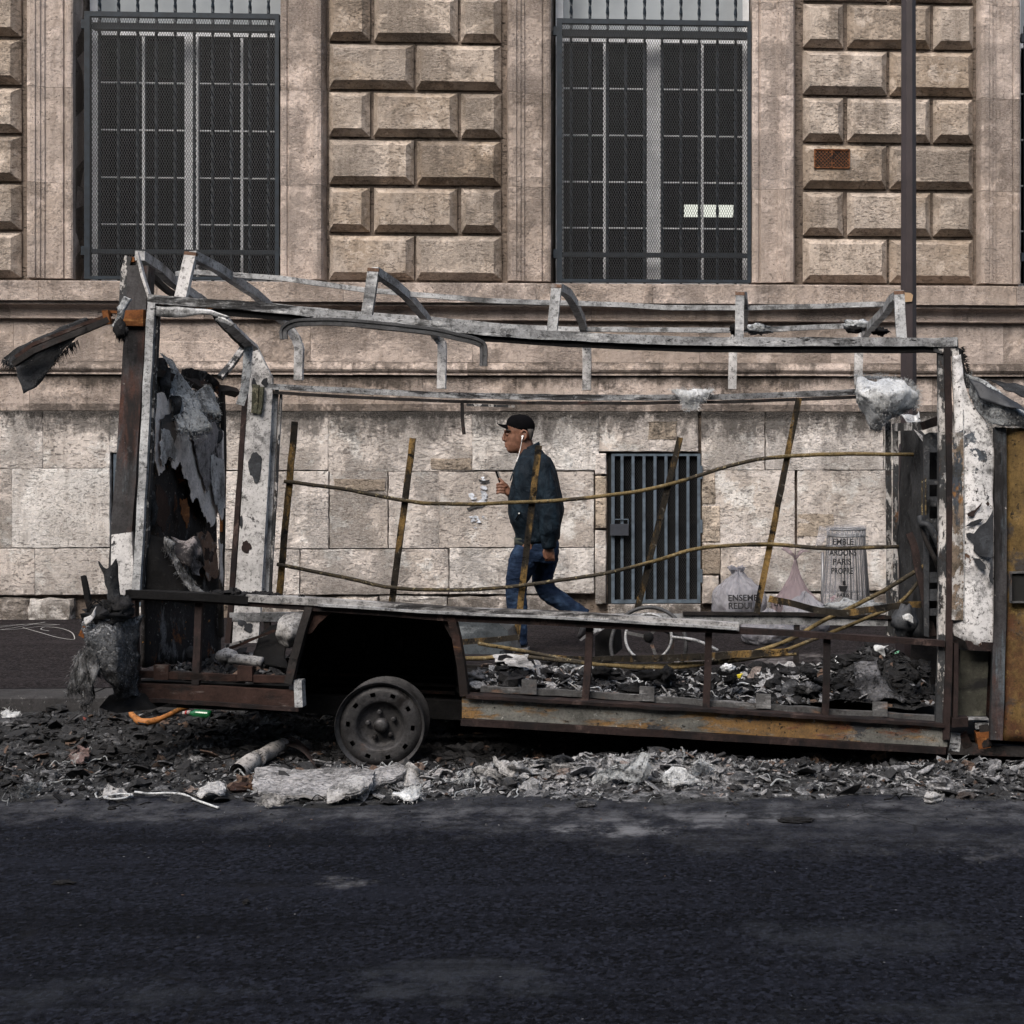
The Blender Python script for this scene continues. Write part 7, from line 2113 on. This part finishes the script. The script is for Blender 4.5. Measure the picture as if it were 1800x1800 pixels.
# ---- single pieces in the van
def crumple(name, label, cat, c, r, mat, seed, amp=.5, thick=1, group=None):
    return thing1(name, label, cat, lambda mb: lump(mb, c, r, seed, amp, 2.6, 22, 14), mat, True, group)
M['grey_lump'] = layered('speckled_grey_clinker', (.20,.20,.215), [((.4,.4,.42), 20, .55, .1, A1), ((.03,.03,.033), 14, .52, .08, A1), ((.10,.10,.11), 4, .5, .1, A1)], .95, 0, 1.4, 42.0, .2, .01)
thing1('clinker_slab', 'big speckled grey slab of clinker leaning on the char at the right of the van floor', 'clinker',
   lambda mb: patch(mb, [[P(1502,1168,7.6),P(1522,1162,7.58),P(1542,1166,7.6)],[P(1500,1188,7.55),P(1525,1186,7.5),P(1553,1190,7.55)],[P(1508,1208,7.5),P(1535,1210,7.46),P(1566,1212,7.5)],[P(1510,1222,7.46),P(1545,1226,7.42),P(1590,1228,7.46)],[P(1524,1232,7.44),P(1556,1236,7.4),P(1586,1234,7.44)]], 8, 7, .04, 7, .012, .03, 61), 'grey_lump')
thing1('white_rag', 'white crumpled scrap on top of the char heap at the right', 'scrap', lambda mb: patch(mb, [[P(1548,1132,7.9),P(1562,1130,7.88)],[P(1538,1146,7.88),P(1556,1146,7.85)],[P(1544,1158,7.86),P(1550,1158,7.84)]], 8, 8, .04, 10, .006, .008, 62), 'fibre_pale')
M['green'] = simple('green_scrap', (.12,.30,.20), .6); M['yellow'] = simple('yellow_scrap', (.75,.6,.03), .6)
thing1('green_scrap', 'small green scrap beside the white crumpled one on the char heap', 'scrap', lambda mb: patch(mb, [[P(1568,1147,7.88),P(1582,1142,7.88)],[P(1570,1151,7.86),P(1580,1149,7.86)]], 4, 3, .01, 12, .004, .004, 63), 'green')
thing1('yellow_scrap', 'tiny yellow scrap in the ash right of the third upright', 'scrap', lambda mb: patch(mb, [[P(1295,1186,7.6),P(1306,1184,7.6)],[P(1297,1193,7.6),P(1301,1194,7.6)]], 4, 3, .006, 12, .003, .004, 64), 'yellow')
boards = [
 ((870,1152,930,1164,7.95),'ashpale','curled pale board on the ash beside the wheel arch'), ((890,1160,938,1172,7.8),'ashpale','pale ridged board just below the curled one in the van'),
 ((985,1168,1010,1176,8.0),'fibre','round grey fibre pad on the van floor under the first rod'), ((1040,1172,1075,1190,7.7),'m_black','black charred log left of the second sill tab'),
 ((1120,1178,1160,1196,7.6),'m_black','curved black log above the second sill tab'), ((1160,1172,1185,1198,7.6),'char','upright black char lump right of the curved log'),
 ((1268,1168,1292,1180,7.7),'fibre_pale','pale rounded clump right of the third upright'), ((1272,1188,1294,1202,7.55),'m_black','black nodule beneath the pale rounded clump'),
 ((1400,1200,1440,1222,7.5),'grey_lump','dark grey flat lump before the fourth upright'), ((1415,1176,1436,1192,7.6),'char','shiny black lump left of the fourth upright'),
 ((1600,1180,1618,1200,7.6),'char','black lump near the door post'), ((820,1180,850,1200,7.6),'grey_lump','speckled grey lump just inside the wheel arch'),
]
for k, ((x0,y0,x1,y1,Y), mt, lb) in enumerate(boards):
    cx, cy = (x0+x1)/2, (y0+y1)/2
    if mt == 'ashpale':
        thing1('burnt_board', lb, 'board', lambda mb: patch(mb, [[P(x0,y0+2,Y),P(cx,y0-3,Y),P(x1-4,y0,Y)],[P(x0+4,y1-2,Y-.12),P(cx,y1,Y-.14),P(x1,y1,Y-.12)]], 6, 5, .02, 8, .008, .008, k+70), mt, False)
    else:
        thing1('burnt_lump', lb, 'lump', lambda mb: lump(mb, P(cx,cy,Y), ((x1-x0)/2*Y/F, .06, (y1-y0)/2*Y/F), k*3.1, .6, 2.6, 20, 12), mt, True)

# ---- single pieces on the road
def G(px, py, z=0.0): return onground(px, py, z)
M['bottle'] = simple('green_bottle_glass', (.01,.10,.035), .12, 0, .1, 5, spec=.8)
M['label_w'] = simple('bottle_label', (.45,.4,.4), .6); M['redcap'] = simple('red_bottle_neck', (.35,.03,.03), .4)
M['wood'] = layered('varnished_orange_wood', (.42,.17,.055), [((.55,.27,.1), 8, .5, .2, (.4,1,1)), ((.03,.015,.01), 9, .64, .04, A1)], .45, 0, .3, 43.0, .1)
bt = empty('bottle', G(345,1262), 0, 'green glass bottle lying on the char under the rear of the van', 'bottle')
Yb = 8.46; z0 = .05
def bx(px): return (px-PX)/F*Yb
mb = MB(); x1, x2 = bx(332), bx(372)
sweep(mb, [Vector((bx(a), Yb, z0+.022 - (a-330)*.0003)) for a in (371.5,371,366,346,341,337,334)], circ(1, 16), scale=[.012,.025,.027,.027,.023,.014,.012]); bw(mb, 'glass_body', M['bottle'], bt, True)
mb = MB(); sweep(mb, [Vector((bx(a), Yb, z0+.024)) for a in (335,328,322)], circ(1, 12), scale=[.0125,.0125,.0125]); bw(mb, 'neck_label', M['label_w'], bt, True)
mb = MB(); sweep(mb, [Vector((bx(a), Yb, z0+.024)) for a in (329.5,326)], circ(.0135, 12)); bw(mb, 'neck_band', M['redcap'], bt, True)
thing1('bent_wooden_piece', 'bent varnished orange wooden arm lying below the rear sill, left of the bottle', 'wooden arm',
  lambda mb: sweep(mb, spline([P(229,1253,8.2),P(238,1262,8.15),P(246,1268,8.12),P(260,1269,8.12),P(278,1265,8.15),P(300,1255,8.2),P(318,1246,8.25),P(330,1241,8.28)], 5), circ(1, 12, .9),
     scale=[.012]+[.016]*5+[.020]*5+[.021]*5+[.019]*5+[.015]*5+[.015]*5+[.020]*5), 'wood')
def slab(pts, z=.03, th=.012, disp=.012, jag=.008, seed=0):
    """sheet lying on the ground: rows of (px, py, z)"""
    return [[G(*q) if len(q) == 3 else G(q[0], q[1], z) for q in row] for row in pts]
def flat(name, label, cat, rows, mat, seed, disp=.012, jag=.008, th=.01, n=6):
    thing1(name, label, cat, lambda mb: (patch(mb, rows, n, n, disp*1.3, 7, jag*1.8, th, seed, dirn=(0,0,-1), fine=.8), fuzz(mb, 500 if mat in ('fibre','fibre_pale') else 120, .022, seed, down=.5)), mat, False)
M['mat_rib'] = layered('ribbed_ash_grey_mat', (.36,.355,.365), [((.2,.2,.21), 90, .5, .1, (.35,1,1)), ((.06,.06,.065), 12, .62, .05, A1), ((.52,.52,.53), 4, .55, .2, A1)], .95, 0, .9, 44.0, .1)
flat('ash_grey_mat', 'large flat ash-grey ribbed mat lying in front of the wheel', 'mat', slab([[(452,1352,.07),(520,1350,.075),(600,1350,.08),(655,1352,.09)],[(444,1372,.05),(520,1372,.055),(600,1374,.06),(650,1378,.07)],[(466,1398,.03),(530,1398,.035),(570,1398,.035),(640,1398,.03)]]), 'mat_rib', 1, .012, .006, .015, 9)
flat('ash_grey_mat', 'rounded grey flap folded over the right end of the large mat', 'mat', slab([[(612,1366,.09),(632,1360,.1),(650,1376,.08)],[(580,1390,.06),(615,1388,.07),(648,1386,.06)],[(582,1405,.03),(605,1404,.03),(640,1394,.03)]]), 'ashpale', 2, .012, .008)
flat('ash_grey_mat', 'narrow grey mat piece stretching right from the wheel foot', 'mat', slab([[(640,1352,.07),(680,1348,.08),(712,1344,.09)],[(650,1372,.05),(684,1368,.06),(712,1364,.06)],[(652,1386,.03),(680,1378,.03),(704,1366,.03)]]), 'mat_rib', 3, .014, .01)
flat('ash_plate', 'upright angular grey plate right of the wheel foot', 'plate', slab([[(706,1352,.08),(722,1343,.1),(734,1352,.09)],[(702,1366,.04),(722,1368,.05),(744,1364,.04)],[(714,1382,.02),(728,1384,.02),(744,1374,.02)]]), 'ashpale', 4, .01, .01)
thing1('cardboard_tube', 'pale scorched tube lying left of the wheel', 'tube', lambda mb: (sweep(mb, spline([G(418,1358,.045),G(440,1342,.06),G(468,1325,.06),G(500,1308,.07)], 5), circ(1, 14), scale=[.046]*8+[.040]*5+[.034]*3, cap=False, jit=.008),
    sweep(mb, spline([G(419,1357,.045),G(440,1342,.06),G(468,1325,.06),G(499,1309,.07)], 5), circ(1, 14), scale=[.038]*8+[.034]*5+[.03]*3, cap=False)), layered('scorched_card', (.42,.40,.39), [((.22,.12,.08), 7, .58, .1, A1), ((.04,.04,.042), 40, .6, .05, A1)], .9, 0, .8, 45.0, .1))
for x0, y0, x1, y1, sd_, lb in ((402,1368,448,1394,1,'dark brown cone-shaped lump before the left end of the grey mat'), (430,1392,462,1408,2,'smaller dark lump below the cone-shaped one'), (670,1397,706,1411,3,'flat black stone in front of the mats'),
      (1012,1408,1048,1418,4,'oval grey stone at the edge of the ash'), (1368,1434,1428,1446,5,'flat asphalt crumb lying out on the road at the right'), (92,1549,132,1556,6,'thin black splinter on the road at the left'), (427,1584,438,1590,7,'small black crumb on the bare road'), (190,1417,204,1424,8,'little black lump at the left edge of the ash')):
    c = G((x0+x1)/2, y1-1, 0); hgt = max(.010, (y1-y0)*.5*c.y/F*(.8 if sd_ != 3 else .5))
    thing1('charred_lump', lb, 'lump', lambda mb: lump(mb, c + Vector((0,0,hgt*.7)), ((x1-x0)/2*c.y/F, .035 if sd_ < 6 else .012, hgt), sd_*5.3, .45, 2.2, 18, 10), 'char' if sd_ not in (1,4) else ('m_sill2' if sd_ == 1 else 'grey_lump'), False)
flat('pale_slab', 'pale grey flat slab at the right end of the ash', 'slab', slab([[(1627,1392,.045),(1640,1391,.05),(1650,1393,.045)],[(1624,1400,.03),(1640,1402,.035),(1660,1397,.03)],[(1634,1408,.01),(1642,1408,.01),(1650,1405,.01)]]), 'ashpale', 5, .006, .006, .02, 5)
for k, (rows_, mt, lb) in enumerate((
   ([[(866,1338,.11),(890,1334,.13),(912,1346,.12)],[(872,1352,.07),(900,1356,.08),(934,1352,.08)]], 'ashpale', 'bent pale plate at the crest of the ash, right of the wheel'),
   ([[(838,1348,.08),(854,1346,.09),(872,1362,.08)],[(846,1362,.05),(862,1366,.05),(880,1374,.04)]], 'ashpale', 'tilted pale shard left of the bent plate'),
   ([[(812,1374,.03),(824,1356,.09)],[(824,1376,.03),(832,1358,.09)]], 'fibre_pale', 'narrow white shard standing left of the other ash plates'),
   ([[(950,1336,.1),(972,1334,.12),(1000,1338,.1)],[(958,1348,.06),(980,1350,.07),(1004,1346,.06)]], 'm_perf', 'dark bluish plate in the middle of the ash crest'),
   ([[(975,1345,.09),(1000,1340,.1)],[(982,1358,.05),(1004,1352,.06)]], 'ashpale', 'small pale plate under the dark bluish one'),
   ([[(1215,1350,.1),(1232,1335,.14),(1248,1336,.13)],[(1222,1362,.06),(1240,1352,.08),(1256,1350,.08)]], 'fibre_pale', 'pale tuft rising at the right end of the ash crest'),
   ([[(176,1388,.04),(200,1382,.05),(240,1384,.04)],[(180,1396,.02),(205,1398,.02),(236,1394,.02)]], 'ashpale', 'flat whitish scrap at the left of the mat'),
   ([[(345,1386,.04),(370,1378,.06),(400,1372,.05)],[(350,1404,.02),(372,1402,.03),(395,1394,.03)]], 'ashpale', 'jagged whitish scrap beside the cone-shaped lump'),
   ([[(126,1318,.10),(140,1306,.12),(158,1312,.1)],[(128,1338,.04),(144,1340,.05),(160,1338,.05)]], layered('pink_grey_board', (.17,.12,.115), [((.3,.28,.28), 7, .55, .1, A1)], .9), 'pinkish grey board leaning in the dark debris at the left'),
   ([[(35,1385,.06),(50,1372,.08),(66,1368,.08)],[(38,1394,.03),(54,1390,.03),(70,1382,.04)]], 'fibre', 'grey fibre rag at the far left of the debris'),
   ([[(2,1252,.05),(14,1248,.06),(28,1254,.05)],[(4,1260,.03),(16,1262,.03),(28,1260,.03)]], 'fibre_pale', 'white crumpled paper by the kerb at the far left'),
   ([[(444,1408,.04),(470,1402,.05),(500,1404,.05)],[(450,1414,.02),(480,1416,.02),(520,1412,.02)]], 'ashpale', 'thin ash plate under the near edge of the large mat'),
   ([[(1100,1345,.12),(1130,1326,.16),(1142,1330,.15)],[(1046,1362,.08),(1090,1352,.1),(1150,1350,.1)],[(1050,1376,.04),(1090,1372,.05),(1130,1368,.05)]], 'fibre', 'big rolled fibre sheet forming the top of the ash crest'),
   ([[(1160,1352,.1),(1190,1346,.11),(1216,1352,.1)],[(1168,1372,.05),(1200,1374,.05),(1226,1370,.05)]], 'fibre_pale', 'pale fibre mound right of the rolled sheet'),
   ([[(700,1388,.05),(722,1380,.06),(745,1384,.05)],[(690,1404,.02),(715,1408,.02),(742,1402,.02)]], 'fibre_pale', 'white ash heap right of the flat black stone'))):
    flat('ash_scrap', lb, 'scrap', slab(rows_), mt, 80+k, .02, .012, .008)
thing1('cable', 'pale burnt cable snaking at the front edge of the debris', 'cable', lambda mb: sweep(mb, spline([G(236,1392,.03),G(262,1395,.02),(G(300,1394,.02)),G(325,1397,.015),G(342,1405,.012),G(360,1412,.01),G(384,1420,.01)], 6), circ(.0055, 7), jit=.002), 'fibre_pale')
thing1('cable_coil', 'small coil of pale cable left of the snaking one', 'cable', lambda mb: [sweep(mb, [G(208,1400,.02+.006*q) + Vector((.062*math.cos(a*.35)*(1-.1*q), .05*math.sin(a*.35), 0)) for a in range(19)], circ(.0045, 6)) for q in range(3)], 'fibre_pale')
thing1('red_leaf', 'tiny dark red fragment in the debris at the left', 'fragment', lambda mb: patch(mb, [[G(143,1260,.05),G(152,1262,.05)],[G(144,1266,.04),G(153,1267,.04)]], 4, 3, .01, 12, .003, .003, 99), simple('dark_red_bit', (.12,.02,.012), .6))
thing1('burnt_twigs', 'bundle of thin burnt brown wires beside the wheel', 'wires', lambda mb: [sweep(mb, spline([G(493,1312,.06)+Vector((0,0,.002*k)), G(515+k*2,1300+k*3,.07)+Vector((0,0,.01)), G(548+k*1.5,1322+k*4,.03)], 5), circ(.003, 5), jit=.002) for k in range(9)], 'm_brownred')
